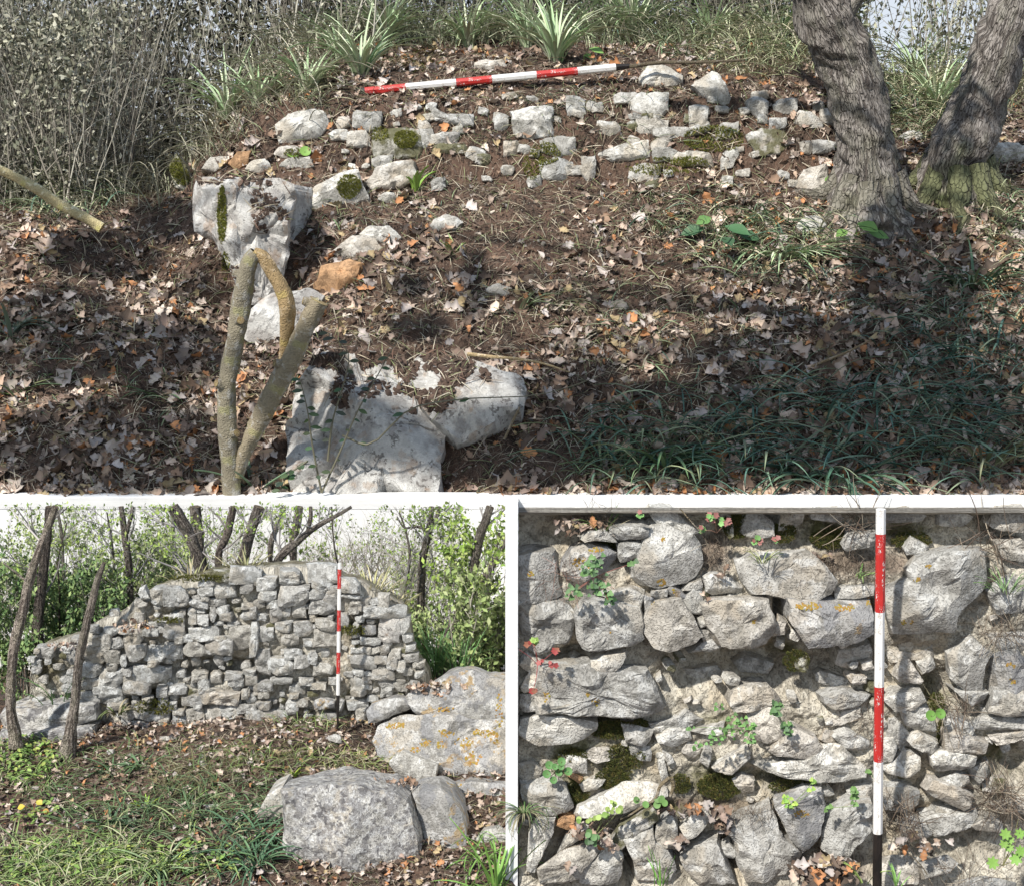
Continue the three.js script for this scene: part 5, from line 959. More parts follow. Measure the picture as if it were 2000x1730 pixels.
tuft('grass_tuft', 'wide shaded clump of blades at the lip of the bank', 'grass tuft', onBank(1640, 930), 54, 0.5, 0.03, [[0.06, 0.13, 0.085], [0.09, 0.15, 0.09]], 738, { lift: 0.6, droop: 1.3, spread: 0.3 });
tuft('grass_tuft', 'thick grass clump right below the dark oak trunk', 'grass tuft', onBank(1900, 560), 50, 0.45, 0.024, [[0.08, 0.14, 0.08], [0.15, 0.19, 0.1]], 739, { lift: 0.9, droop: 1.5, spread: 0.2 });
tuft('grass_tuft', 'pale dry-tipped clump at the lip of the bank, farthest from the rock', 'grass tuft', onBank(1920, 900), 50, 0.45, 0.02, [[0.14, 0.17, 0.09], [0.24, 0.25, 0.15]], 740, { lift: 0.9, droop: 1.2, spread: 0.25 });
tuft('grass_tuft', 'single broad blades between the forked stick and the big white rock', 'grass tuft', onBank(500, 955), 4, 0.4, 0.04, [[0.13, 0.21, 0.12]], 741, { lift: 0.7, droop: 0.4 });
// broad leaves
function leafyPlant(name, label, category, base, leaves, stemCol, o = {}) {
  const g = thing(name, label, category, base), r = rng(o.seed ?? 9);
  for (const [dx, dy, dz, len, wid, col, yaw = 0] of leaves) {
    const tip = V(dx, dy, dz), s = new Build();
    s.tube([V(0, 0, 0), V(dx * 0.4, dy * 0.7, dz * 0.5), tip], [0.005, 0.004, 0.003].map((k) => k * (o.stem ?? 1)), stemCol, 5);
    part('stem', s.geo(), plantMat, g);
    const b = new Build(); b.leaf(tip, V(Math.cos(yaw) + dx * 2, -0.25, Math.sin(yaw) + dz * 2), V((r() - 0.5) * 0.5, 0.75, 0.65), len, wid, col);
    part('leaf', b.geo(), plantMat, g);
  }
  return g;
}
leafyPlant('arum_plant', 'bright arum leaf with upright blade just behind the pole', 'plant', onBank(1140, 122), [[0.0, 0.06, 0.02, 0.17, 0.11, [0.16, 0.33, 0.07], -0.6], [0.05, 0.12, 0, 0.14, 0.09, [0.2, 0.36, 0.09], 0.3]], [0.2, 0.3, 0.1]);
leafyPlant('arum_plant', 'shaded cluster of broad dark green arum leaves under the old wall', 'plant', onBank(1400, 465), [[-0.1, 0.08, 0.05, 0.2, 0.12, [0.05, 0.12, 0.05], 3.2], [0.05, 0.1, 0.1, 0.22, 0.13, [0.06, 0.15, 0.06], 0.5], [0.15, 0.04, 0.1, 0.18, 0.11, [0.05, 0.12, 0.05], 0], [-0.05, 0.16, 0, 0.16, 0.1, [0.14, 0.27, 0.08], 2.4], [0.02, 0.02, 0.2, 0.2, 0.12, [0.05, 0.11, 0.05], 1.3]], [0.1, 0.16, 0.06]);
leafyPlant('arum_plant', 'light green leaf at the foot of the sunlit leaning trunk', 'plant', onBank(1672, 465), [[0, 0.12, 0.05, 0.2, 0.12, [0.16, 0.30, 0.07], 0.8], [-0.08, 0.06, 0.05, 0.14, 0.08, [0.18, 0.32, 0.08], 2.4], [0.08, 0.05, 0.1, 0.16, 0.09, [0.12, 0.24, 0.06], 0.2]], [0.2, 0.3, 0.1]);
leafyPlant('arum_plant', 'small bright leaf between the white stone and the leaning trunk', 'plant', onBank(1632, 362), [[0.02, 0.1, 0.05, 0.13, 0.06, [0.17, 0.33, 0.07], 0.5], [-0.04, 0.07, 0.05, 0.1, 0.05, [0.17, 0.33, 0.07], 2.4]], [0.2, 0.3, 0.1]);
leafyPlant('arum_plant', 'pair of round green leaves behind the fountain-like grass tuft', 'plant', onBank(1290, 82), [[0, 0.04, 0.05, 0.1, 0.08, [0.2, 0.36, 0.09], 0.5], [0.03, 0.12, 0.02, 0.1, 0.08, [0.2, 0.36, 0.09], 0.2]], [0.2, 0.3, 0.1]);
leafyPlant('arum_plant', 'row of bright green leaves beneath the thicket near the leaning trunk', 'plant', onBank(1440, 58), [[-0.2, 0.05, 0.05, 0.14, 0.1, [0.14, 0.3, 0.06], 3], [0, 0.1, 0.05, 0.14, 0.1, [0.14, 0.3, 0.06], 0.5], [0.2, 0.08, 0, 0.14, 0.1, [0.14, 0.3, 0.06], 0.5]], [0.2, 0.3, 0.1]);
function pennywort(label, base, discs, col, group) {
  const g = thing('pennywort', label, 'plant', base, group);
  for (const [px, py, r, d = 0] of discs) {
    const p = at(px, py, -base.z - 0.03 - d).sub(base), s = new Build();
    s.tube([V(0, 0, -0.01), p.clone().multiplyScalar(0.5).add(V(0, -0.006, 0.01)), p], [0.0022, 0.002, 0.0016], [0.25, 0.28, 0.12], 5);
    part('stem', s.geo(), plantMat, g);
    const R = r * -base.z / FOCAL, b = new Build(); b.disc(p, V(0.15, 0.55, 0.85), R, [col[0] * (0.85 + 0.01 * r), col[1], col[2]], 0.28, 0, 16);
    part('leaf', b.geo(), plantMat, g);
  }
  return g;
}
pennywort('two cupped round green leaves on the square stone of the bank', onBank(585, 305), [[572, 296, 13], [596, 295, 11]], [0.2, 0.34, 0.07]);
// moss cushions
const mossMat = new THREE.MeshStandardMaterial({ roughness: 1, color: 0xffffff });
const mossTuft = (() => { const b = new Build(), r = rng(81); for (let k = 0; k < 9; k++) b.blade(V((r() - 0.5) * 0.6, 0, (r() - 0.5) * 0.6), r() * 6.283, 0.9, 0.16, 1.2, 0.9, [1, 1, 1], [1.5, 1.5, 1.2], 2); return b.geo(); })();
function mossPatch(name, spots, place, nrm, size, cols, seed, label) {
  const r = rng(seed), list = [];
  for (const [px, py, rx, ry, n, up = 0.02] of spots) for (let k = 0; k < n; k++) {
    const a = r() * 6.283, q = Math.sqrt(r()), p = place(px + Math.cos(a) * q * rx, py + Math.sin(a) * q * ry, up * (1 - q * q));
    list.push({ p, q: lying(nrm, r() * 6.283, (r() - 0.5) * 0.8, r), s: size * (0.6 + 0.8 * r()), c: RGB(pick(r, cols), 0.7 + 0.6 * r()) });
  }
  return stuff(name, mossTuft, leafMat, list, label, 'moss');
}
const MOSS = [[0.13, 0.14, 0.025], [0.19, 0.19, 0.04], [0.10, 0.10, 0.025], [0.24, 0.23, 0.06]];
{
  const hosts = []; scene.traverse((o) => { if (o.isMesh && (o.name.startsWith('stone') || o.name.startsWith('boulder')) && o.parent !== closeWall && o.parent !== ruin) hosts.push(o); });
  mossPatch('moss', [[682, 365, 24, 24, 700, 0.05], [792, 272, 24, 18, 700, 0.06], [1395, 272, 60, 26, 1100], [1345, 322, 40, 16, 500], [1065, 300, 30, 22, 400], [1040, 325, 20, 26, 300], [1290, 325, 70, 18, 500], [433, 420, 9, 58, 700, 0.02], [440, 520, 8, 30, 160, 0.02], [355, 345, 14, 18, 250], [740, 262, 20, 14, 200], [345, 330, 14, 20, 300], [575, 300, 20, 10, 120]], (px, py, up) => { const h = onMesh(hosts, px, py), f = onBank(px, py); return h && h.p.distanceTo(EYE) < f.distanceTo(EYE) + 0.1 ? h.p : f; }, V(0, 0.6, 0.8), 0.015, [[0.23, 0.25, 0.045], [0.32, 0.33, 0.07], [0.17, 0.18, 0.04], [0.38, 0.36, 0.10]], 83, 'cushions of yellow-green moss on the stones of the upper bank');
}

// ------------------------------------------------------------------ thicket behind the bank
const leaflet = (() => { const b = new Build(); b.leaf(V(0, 0, 0), V(1, 0, 0), V(0, 1, 0), 1, 0.5, [1, 1, 1]); return b.geo(); })();
const leafBit = (() => { const g = new THREE.BufferGeometry(); g.setAttribute('position', new THREE.Float32BufferAttribute([0, 0, 0, 0.5, 0.06, 0.24, 1, -0.05, 0, 0.5, 0.06, -0.24], 3)); g.setIndex([0, 1, 2, 0, 2, 3]); g.computeVertexNormals(); return g; })();
const anyTurn = (r) => new THREE.Quaternion().setFromEuler(new THREE.Euler(r() * 6.283, r() * 6.283, r() * 6.283));
function thicket(label, spans, count, size, cols, seed, stems, stemCols) {
  const r = rng(seed), list = [], b = new Build();
  for (let k = 0; k < count; k++) {
    const [x0, x1, d0, d1, h] = pick(r, spans), x = mix(x0, x1, r()), d = mix(d0, d1, r()), y0 = bankHeight(x, Math.min(d, 17.5)), y = y0 + h * Math.pow(r(), 0.85);
    if (n3(x * 1.7, y * 1.7, d * 1.7) + 0.5 * n3(x * 4.1, y * 4.1, d * 4) < -0.17) { if (r() < 0.8) continue; }
    list.push({ p: V(x, y, -d), q: anyTurn(r), s: size * (0.6 + 0.9 * r()), c: RGB(pick(r, cols), 0.7 + 0.6 * r()) });
  }
  stuff('thicket', leafBit, leafMat, list, label, 'thicket');
  for (let k = 0; k < stems; k++) {
    const [x0, x1, d0, d1, h] = pick(r, spans), x = mix(x0, x1, r()), d = mix(d0, d1, r()), y0 = bankHeight(x, Math.min(d, 17.5)), hh = h * (0.5 + 0.6 * r()), lean = (r() - 0.5) * 0.7, pts = [], rad = [], w = 0.004 + 0.008 * r() * r();
    for (let i = 0; i <= 5; i++) { const t = i / 5; pts.push(V(x + lean * hh * t + 0.05 * n3(t * 3, k, 1), y0 + hh * t * (1 - 0.1 * t), -d + (r() - 0.5) * 0.06 + 0.2 * (t * t) * (r() - 0.5))); rad.push(w * (1 - 0.75 * t)); }
    const c = pick(r, stemCols), v = 0.7 + 0.6 * r(); b.tube(pts, rad, c.map((q) => q * v), 3);
    for (let j = 0; j < 3; j++) { const i = 1 + Math.floor(r() * 4), q = pts[i], a = r() * 6.283, l = 0.15 + 0.35 * r(); b.tube([q, q.clone().add(V(Math.cos(a) * l * 0.5, l * 0.4, Math.sin(a) * l * 0.4)), q.clone().add(V(Math.cos(a) * l, l * 0.55, Math.sin(a) * l * 0.6))], [rad[i] * 0.6, rad[i] * 0.45, 0.0015], c.map((x) => x * v), 3); }
  }
  const m = shade(new THREE.Mesh(b.geo(), dryMat)); m.name = numbered('thicket_stems'); m.userData.kind = 'stuff'; tag(m, 'stems of the ' + label.split(' ').slice(0, 6).join(' '), 'thicket'); scene.add(m);
}
const OLIVE = [[0.15, 0.155, 0.105], [0.24, 0.235, 0.165], [0.34, 0.33, 0.245], [0.10, 0.105, 0.07], [0.45, 0.435, 0.34]];
const TWIGS = [[0.42, 0.39, 0.32], [0.30, 0.27, 0.22], [0.16, 0.14, 0.115], [0.55, 0.52, 0.43]];
thicket('dense grey-olive thicket of small leaves behind the dark hollow', [[-6.5, -1.3, 14.6, 17.3, 2.6], [-6.5, -3.4, 13.6, 15.5, 2.3], [-6.5, -3.6, 13.2, 14.2, 1.5]], 52000, 0.052, OLIVE, 601, 1300, TWIGS);
thicket('darker thicket closing the view behind the grass tufts', [[-2.2, 2.6, 15.4, 17.3, 2.4], [-2.2, 2.6, 16.2, 17.3, 2.4]], 24000, 0.055, [[0.10, 0.105, 0.07], [0.18, 0.18, 0.13], [0.30, 0.29, 0.21]], 603, 700, [[0.16, 0.15, 0.12], [0.24, 0.225, 0.18]]);
thicket('light olive bushes with sky showing through beyond the oak trunks', [[2.2, 3.6, 15.2, 17.3, 1.5], [3.9, 7, 14.8, 17.3, 2.6], [2.4, 3.6, 15.5, 17, 2.6], [4.2, 7, 16, 17.3, 2.6]], 34000, 0.055, [[0.22, 0.235, 0.14], [0.34, 0.34, 0.23], [0.42, 0.42, 0.29], [0.13, 0.16, 0.10]], 605, 420, TWIGS);
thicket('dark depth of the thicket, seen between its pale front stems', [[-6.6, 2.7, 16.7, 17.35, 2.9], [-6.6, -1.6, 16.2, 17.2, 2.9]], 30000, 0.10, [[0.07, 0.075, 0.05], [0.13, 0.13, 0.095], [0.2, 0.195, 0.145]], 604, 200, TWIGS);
// fine dry grass in front of the thicket
{
  const r = rng(611), lists = bladeGeo.map(() => []);
  const put = (n, x0, x1, d0, d1, len, cols) => { for (let k = 0; k < n; k++) { const x = mix(x0, x1, r()), d = mix(d0, d1, r()), s = len * (0.4 + 0.8 * r()); lists[Math.floor(r() * 3)].push({ p: V(x, bankHeight(x, d), -d), q: new THREE.Quaternion().setFromAxisAngle(UP, r() * 6.283).multiply(new THREE.Quaternion().setFromAxisAngle(V(0, 0, 1), 0.25 * r())), s: V(s, s * 1.15, s * (0.3 + 0.35 * r())), c: RGB(pick(r, cols), 0.7 + 0.6 * r()) }); } };
  put(1500, -2.4, 2.6, 15.1, 16.2, 0.6, [[0.36, 0.41, 0.25], [0.48, 0.5, 0.34], [0.58, 0.56, 0.42], [0.27, 0.33, 0.19]]);
  put(1500, -6, -1.6, 13.2, 15, 0.6, [[0.24, 0.25, 0.16], [0.37, 0.36, 0.26], [0.48, 0.45, 0.35]]);
  put(1100, 2.0, 6, 14.2, 16, 0.6, PALE);
  lists.forEach((l, i) => l.length && stuff('dry_grass', bladeGeo[i], leafMat, l, ['upright grey dry grass before the thicket', 'leaning grey dry grass before the thicket', 'drooping grey dry grass before the thicket', 'flat grey dry grass before the thicket'][i], 'grass'));
}
// oak that stands beside the place and hangs its boughs over the lip of the bank
{
  const base = V(4.9, lowerHeight(4.9, 8.6), -8.6), g = thing('oak_tree', 'tall evergreen oak beside the white wall whose boughs shade the lip of the bank', 'tree', base), r = rng(621), lists = OAK.map(() => []);
  const spots = [[1330, 850, 300, 110, 1300], [1640, 790, 260, 170, 2600], [1790, 560, 130, 150, 1500], [1900, 860, 190, 110, 900], [760, 920, 150, 60, 700], [1020, 900, 150, 60, 700], [1450, 700, 120, 50, 260], [820, 640, 60, 26, 150], [930, 560, 26, 70, 140], [230, 880, 250, 100, 1300], [120, 660, 160, 100, 700], [320, 700, 130, 80, 520], [320, 430, 70, 45, 420], [200, 500, 120, 50, 260], [1130, 760, 120, 60, 300], [800, 560, 40, 20, 60], [400, 560, 60, 50, 80], [1880, 330, 70, 60, 240], [1690, 215, 60, 20, 200], [1700, 40, 30, 30, 60], [1430, 205, 150, 14, 90]];
  const centre = [];
  for (const [px, py, rx, ry, n] of spots) {
    let c = V(0, 0, 0);
    for (let k = 0; k < n; k++) {
      const a = r() * 6.283, q = Math.pow(r(), 0.6), f = onBank(clamp(px + Math.cos(a) * q * rx, -50, 2050), Math.min(968, py + Math.sin(a) * q * ry));
      const h = EYE.y + 1.22 + 0.4 * (r() - 0.5), t = (h - f.y) / SUN.y, p = f.addScaledVector(SUN, t);
      c.add(p.clone().multiplyScalar(1 / n)); p.sub(base);
      lists[k % 4].push({ p, q: anyTurn(r), s: 0.1 + 0.05 * r(), c: RGB([0.05, 0.09, 0.03], 0.7 + 0.6 * r()) });
    }
    centre.push(c.sub(base));
  }
  lists.forEach((l, i) => l.length && stuff('foliage', OAK[i], leafMat, l, null, null, g));
  const top = V(-0.4, 5.2, 0.6);
  part('trunk', new Build().tube([V(0, -0.1, 0), V(0.05, 1.5, 0), V(-0.1, 3.4, 0.2), top, V(-0.9, 7.5, 1)], [0.24, 0.17, 0.15, 0.12, 0.06], [1, 1, 1], 16, 0.12, 2, 1).geo(), barkMat, g);
  for (const c of centre) { const m = top.clone().lerp(c, 0.55).add(V(0, 0.25, 0)); part('branch', new Build().tube([top, m, c], [0.06, 0.04, 0.012], [1, 1, 1], 8, 0.1, 5, 1).geo(), barkMat, g); }
}
// dark-leaved sapling before the big rock
{
  const base = onBank(628, 962), g = thing('sapling', 'thin dark-leaved sapling standing in front of the big white rock', 'sapling', base), r = rng(631);
  const stems = [[[628, 962], [665, 880], [700, 800], [745, 720], [795, 630]], [[640, 900], [650, 820], [668, 760], [680, 690], [640, 650]], [[628, 962], [610, 870], [600, 800], [585, 740]], [[668, 850], [720, 868], [800, 800], [900, 780], [1060, 770], [1200, 725]], [[600, 900], [560, 930], [545, 960]]];
  for (const s of stems) {
    const pts = s.map(([x, y], i) => at(x, y, 9.92 - 0.03 * i).sub(base));
    const c = new THREE.CatmullRomCurve3(pts), P = []; for (let k = 0; k <= 16; k++) P.push(c.getPoint(k / 16));
    part('stem', new Build().tube(P, P.map((_, k) => 0.008 - 0.0058 * k / 16), [0.16, 0.15, 0.10], 5).geo(), plantMat, g);
    for (let k = 2; k <= 16; k += s.length > 5 ? 4 : 1) { const b = new Build(), a = r() * 6.283; b.leaf(P[k], V(Math.cos(a), 0.2 - 0.5 * r(), Math.sin(a)), V(0.2 * (r() - 0.5), 0.6, 0.8), 0.055 + 0.03 * r(), 0.032, [0.045, 0.075, 0.035].map((x) => x * (0.8 + 0.6 * r()))); part('leaf', b.geo(), plantMat, g); }
  }
}

// ------------------------------------------------------------------ trees of the left-hand bay (kept pruned to the height of the retaining wall)
const pruneY = (d) => at(500, 989, d).y;
function prune(P, R) { // cut a stem where it reaches the pruning height
  for (let k = 1; k < P.length; k++) { const lim = pruneY(-P[k].z); if (P[k].y > lim) { const t = clamp((lim - P[k - 1].y) / (P[k].y - P[k - 1].y)); P[k] = P[k - 1].clone().lerp(P[k], t); P.length = k + 1; R.length = k + 1; return true; } }
  return false;
}
const ZERO = V(0, 0, 0);
function twigs(b, leaves, p, dir, len, rad, depth, r, tint, leafCols, leafSize, leafShare) {
  const pts = [p.clone()], R = [rad], n = 4, d = dir.clone().normalize();
  for (let k = 1; k <= n; k++) { d.add(V((r() - 0.5) * 0.5, (r() - 0.42) * 0.45, (r() - 0.5) * 0.4)).normalize(); pts.push(pts[k - 1].clone().addScaledVector(d, len / n)); R.push(rad * (1 - 0.75 * k / n)); }
  if (p.y + (b.at?.y ?? 0) > pruneY(-(p.z + (b.at?.z ?? 0))) - 0.004) return;
  const stop = prune(pts.map((q) => q.clone().add(b.at ?? ZERO)), []) ;
  if (stop) { const moved = pts.map((q) => q.clone().add(b.at ?? ZERO)); prune(moved, R); pts.length = 0; moved.forEach((q) => pts.push(q.sub(b.at ?? ZERO))); if (pts.length < 2) return; }
  b.tube(pts, R, tint, depth > 1 ? 5 : 3);
  if (depth > 0) for (let k = 0; k < 3; k++) {
    const i = Math.min(pts.length - 1, 1 + Math.floor(r() * n)), q = d.clone().add(V((r() - 0.5) * 2, (r() - 0.3) * 1.4, (r() - 0.5) * 1.6));
    twigs(b, leaves, pts[i], q, len * (0.45 + 0.3 * r()), Math.max(0.0011, R[i] * 0.7), depth - 1, r, tint, leafCols, leafSize, leafShare);
  }
  if (depth < 2 && (!stop || r() < 0.3)) for (let k = 0; k < 5; k++) if (r() < leafShare) {
    const q = pts[Math.min(pts.length - 1, 1 + Math.floor(r() * n))].clone().add(V((r() - 0.5) * 0.03, (r() - 0.5) * 0.03, (r() - 0.5) * 0.03));
    leaves.push({ p: q, q: anyTurn(r), s: leafSize * (0.6 + 0.8 * r()), c: RGB(pick(r, leafCols), 0.75 + 0.5 * r()) });
  }
}
const SPRING = [[0.23, 0.34, 0.055], [0.30, 0.40, 0.09], [0.17, 0.27, 0.05], [0.36, 0.42, 0.14]];
function bareTree(label, dist, path, o = {}) {
  const r = rng(o.seed ?? path[0][0]), first = at(path[0][0], path[0][1], dist), ground = lowerHeight(first.x, dist), base = V(first.x, Math.min(first.y - 0.02, ground), -dist);
  const g = thing(o.name ?? 'oak_tree', label, 'tree', base);
  const pts = path.map(([x, y]) => at(x, y, dist)), rad = path.map(([, , w]) => radiusAt(w, dist));
  if (first.y > ground + 0.05) { pts.unshift(V(first.x + 0.01, (first.y + ground) / 2, -dist), V(first.x, ground - 0.05, -dist)); pts[0] = V(first.x + 0.02, ground - 0.05, -dist); pts[1] = V(first.x + 0.01, (first.y + ground) / 2, -dist); rad.unshift(rad[0] * 1.25, rad[0] * 1.1); }
  const c = new THREE.CatmullRomCurve3(pts, false, 'centripetal'), n = path.length * 8, P = [], R = [];
  for (let k = 0; k <= n; k++) { P.push(c.getPoint(k / n)); const f = k / n * (rad.length - 1), j = Math.min(rad.length - 2, Math.floor(f)); R.push(mix(rad[j], rad[j + 1], f - j)); }
  const cutTop = prune(P, R), N1 = P.length - 1, tint = o.tint ?? [0.9, 0.86, 0.82], tb = new Build().tube(P, R, tint, 14, 0.34, o.seed ?? 1, o.uvk ?? 4);
  if (o.broken || cutTop) tb.cap(P, R[R.length - 1], [1.5, 1.3, 1]);
  part('trunk', tb.geo(base), barkMat, g);
  for (const b of o.limbs ?? []) {
    const bp = b.map(([x, y]) => at(x, y, dist)), bc = new THREE.CatmullRomCurve3(bp, false, 'centripetal'), m = b.length * 6, BP = [], BR = [];
    for (let k = 0; k <= m; k++) { BP.push(bc.getPoint(k / m)); const f = k / m * (b.length - 1), j = Math.min(b.length - 2, Math.floor(f)); BR.push(radiusAt(mix(b[j][2], b[j + 1][2], f - j), dist)); }
    prune(BP, BR);
    part('branch', new Build().tube(BP, BR, tint, 9, 0.18, 7, 5).geo(base), barkMat, g);
  }
  const tw = new Build(), leaves = [];
  for (let k = 0; k < (o.twigs ?? 5); k++) { const i = Math.floor(n * (o.from ?? 0.3) + r() * n * (1 - (o.from ?? 0.3))); twigs(tw, leaves, P[Math.min(N1, i)], V((r() - 0.5) * 2, 0.5 + r() * 0.6, (r() - 0.5) * 0.9), (o.reach ?? 0.32) * (0.6 + 0.7 * r()), R[Math.min(N1, i)] * 0.22 + 0.0015, 3, r, tint, SPRING, o.leaf ?? 0.022, o.leafy ?? 0.5); }
  if (tw.p.length) {
    for (let k = 0; k < tw.c.length; k++) tw.c[k] *= 0.33;
    const m = part('twigs', tw.geo(base), dryMat, g); m.userData.kind = 'stuff'; }
  if (leaves.length) { leaves.forEach((l) => l.p.sub(base)); stuff('foliage', leafBit, leafMat, leaves, null, null, g); }
  return g;
}
bareTree('slim rough-barked trunk in front of the rock ledge, running up to a bare stub', 7.02, [[30, 1458, 30], [21, 1400, 22], [20, 1340, 20], [27, 1265, 20], [42, 1200, 19], [55, 1140, 18], [72, 1085, 17], [100, 1010, 15], [118, 960, 12]], { twigs: 1, limbs: [[[55, 1138, 5], [35, 1122, 4], [5, 1098, 3]]], tint: [1.5, 1.4, 1.3], leafy: 0.2, seed: 3, uvk: 3.5 });
bareTree('dead broken-topped snag standing before the low end of the ruined wall', 6.98, [[130, 1478, 38], [138, 1420, 24], [146, 1370, 18], [152, 1290, 17], [164, 1235, 17], [178, 1182, 17], [190, 1132, 14], [203, 1098, 7]], { twigs: 0, broken: true, tint: [1.35, 1.28, 1.2], seed: 4, uvk: 3.5 });
bareTree('dark trunk just behind the slim rough-barked one, among green shrubs', 7.95, [[72, 1235, 22], [80, 1150, 20], [87, 1085, 20], [95, 1000, 16], [100, 940, 12]], { seed: 5, twigs: 5, tint: [0.6, 0.55, 0.52] });
bareTree('forked upright trunk behind the shrubs, nearest the pale dead twigs', 8.3, [[254, 1190, 14], [250, 1100, 14], [243, 1040, 14], [236, 990, 11], [228, 930, 8]], { seed: 6, limbs: [[[246, 1040, 8], [256, 1005, 9], [264, 960, 6]]], twigs: 7 });
bareTree('thick trunk leaning towards the shrubs, rising at the step of the ruined wall', 7.85, [[396, 1125, 26], [378, 1065, 24], [352, 1015, 25], [334, 985, 24], [315, 940, 20]], { seed: 7, twigs: 6 });
bareTree('pale grey trunk crossing behind the thick leaning one', 8.15, [[390, 1110, 14], [388, 1050, 20], [381, 1000, 23], [378, 940, 18]], { seed: 8, tint: [1.0, 0.95, 0.9], twigs: 5 });
bareTree('crooked trunk with bare wood at its base, middle of three on the wall top', 7.8, [[428, 1120, 17], [427, 1080, 15], [443, 1045, 15], [450, 1015, 14], [456, 985, 13], [462, 940, 10]], { seed: 9, tint: [0.9, 0.82, 0.78], twigs: 5 });
bareTree('straight dark trunk tilted towards the middle of the wall top', 7.75, [[466, 1125, 24], [478, 1080, 21], [492, 1030, 20], [506, 985, 20], [520, 935, 17]], { seed: 10, twigs: 5 });
bareTree('low sweeping oak limb that rises at an angle from the wall top', 7.8, [[534, 1112, 16], [556, 1078, 18], [585, 1053, 15], [618, 1028, 11], [650, 1010, 8], [690, 986, 6], [720, 960, 4]], { seed: 11, twigs: 9, limbs: [[[600, 1040, 8], [606, 1010, 9], [606, 970, 7]]], reach: 0.3 });
bareTree('upright trunk behind the low sweeping limb', 8.05, [[574, 1120, 13], [573, 1060, 16], [581, 1015, 18], [586, 970, 16]], { seed: 12, tint: [0.9, 0.85, 0.8], twigs: 6 });
bareTree('thin leafy trunk in front of the bright wall, next to the sweeping limb', 8.3, [[528, 1120, 10], [529, 1060, 12], [540, 1030, 10], [553, 990, 8], [560, 950, 6]], { seed: 13, twigs: 9, leafy: 0.9 });
bareTree('slender dark trunk with a side arm and a fork, standing free of the wall', 8.2, [[822, 1200, 20], [822, 1150, 16], [826, 1090, 16], [833, 1055, 15], [840, 1025, 13], [843, 985, 10], [846, 940, 8]], { seed: 14, limbs: [[[836, 1035, 7], [815, 1028, 6], [790, 1030, 4], [775, 1008, 3]], [[838, 1040, 8], [852, 1010, 8], [862, 980, 7]]], twigs: 9 });
bareTree('big leaning trunk with a strip of bare brown wood, above the outcrop', 8.0, [[868, 1275, 32], [880, 1240, 27], [897, 1205, 24], [914, 1150, 22], [925, 1105, 19], [936, 1050, 17], [950, 1012, 17], [960, 980, 15], [972, 930, 12]], { seed: 15, limbs: [[[910, 1165, 18], [940, 1140, 18], [962, 1100, 16], [985, 1060, 12], [1000, 1030, 9]], [[917, 1120, 7], [895, 1112, 6], [868, 1118, 4]]], twigs: 12, leafy: 0.9, leaf: 0.03 });
bareTree('thin sapling behind the banded pole, reaching straight up', 8.0, [[665, 1125, 4], [655, 1080, 4], [650, 1040, 3.4], [647, 985, 3]], { seed: 16, name: 'sapling', twigs: 5, reach: 0.25, leafy: 0.3, uvk: 8 });
bareTree('thin crooked sapling with arched twigs between the pole and the free-standing trunk', 8.1, [[785, 1200, 4], [795, 1130, 5], [800, 1080, 5], [792, 1035, 4], [780, 1000, 3]], { seed: 17, name: 'sapling', twigs: 8, reach: 0.3, leafy: 0.3, uvk: 8 });
bareTree('pale thin sapling left of the broken snag, forking low', 8.2, [[115, 1210, 4], [116, 1150, 4], [112, 1100, 3.4], [130, 1020, 3]], { seed: 18, name: 'sapling', twigs: 8, reach: 0.4, leafy: 0.4, tint: [0.8, 0.75, 0.65], uvk: 8 });
bareTree('dark thin sapling between the snag and the forked trunk', 8.35, [[220, 1190, 6], [222, 1100, 5], [218, 1060, 4], [208, 1000, 3]], { seed: 19, name: 'sapling', twigs: 8, reach: 0.35, leafy: 0.5, uvk: 8 });
bareTree('slim trunk partly hidden by leaves behind the outcrop', 8.35, [[925, 1300, 12], [935, 1240, 11], [950, 1180, 9], [960, 1120, 8], [975, 1040, 6]], { seed: 20, twigs: 9, leafy: 1, leaf: 0.028 });
bareTree('faint grey trunk far behind the crest of the wall', 9.2, [[330, 1140, 9], [332, 1080, 10], [337, 1030, 9], [340, 980, 7]], { seed: 22, tint: [1.3, 1.25, 1.2], twigs: 8 });
bareTree('leaning dead pole tree half lost in the twigs left of the forked trunk', 8.6, [[125, 1150, 6], [122, 1080, 6], [118, 1030, 6], [108, 985, 6]], { seed: 23, tint: [0.9, 0.9, 0.85], twigs: 6 });

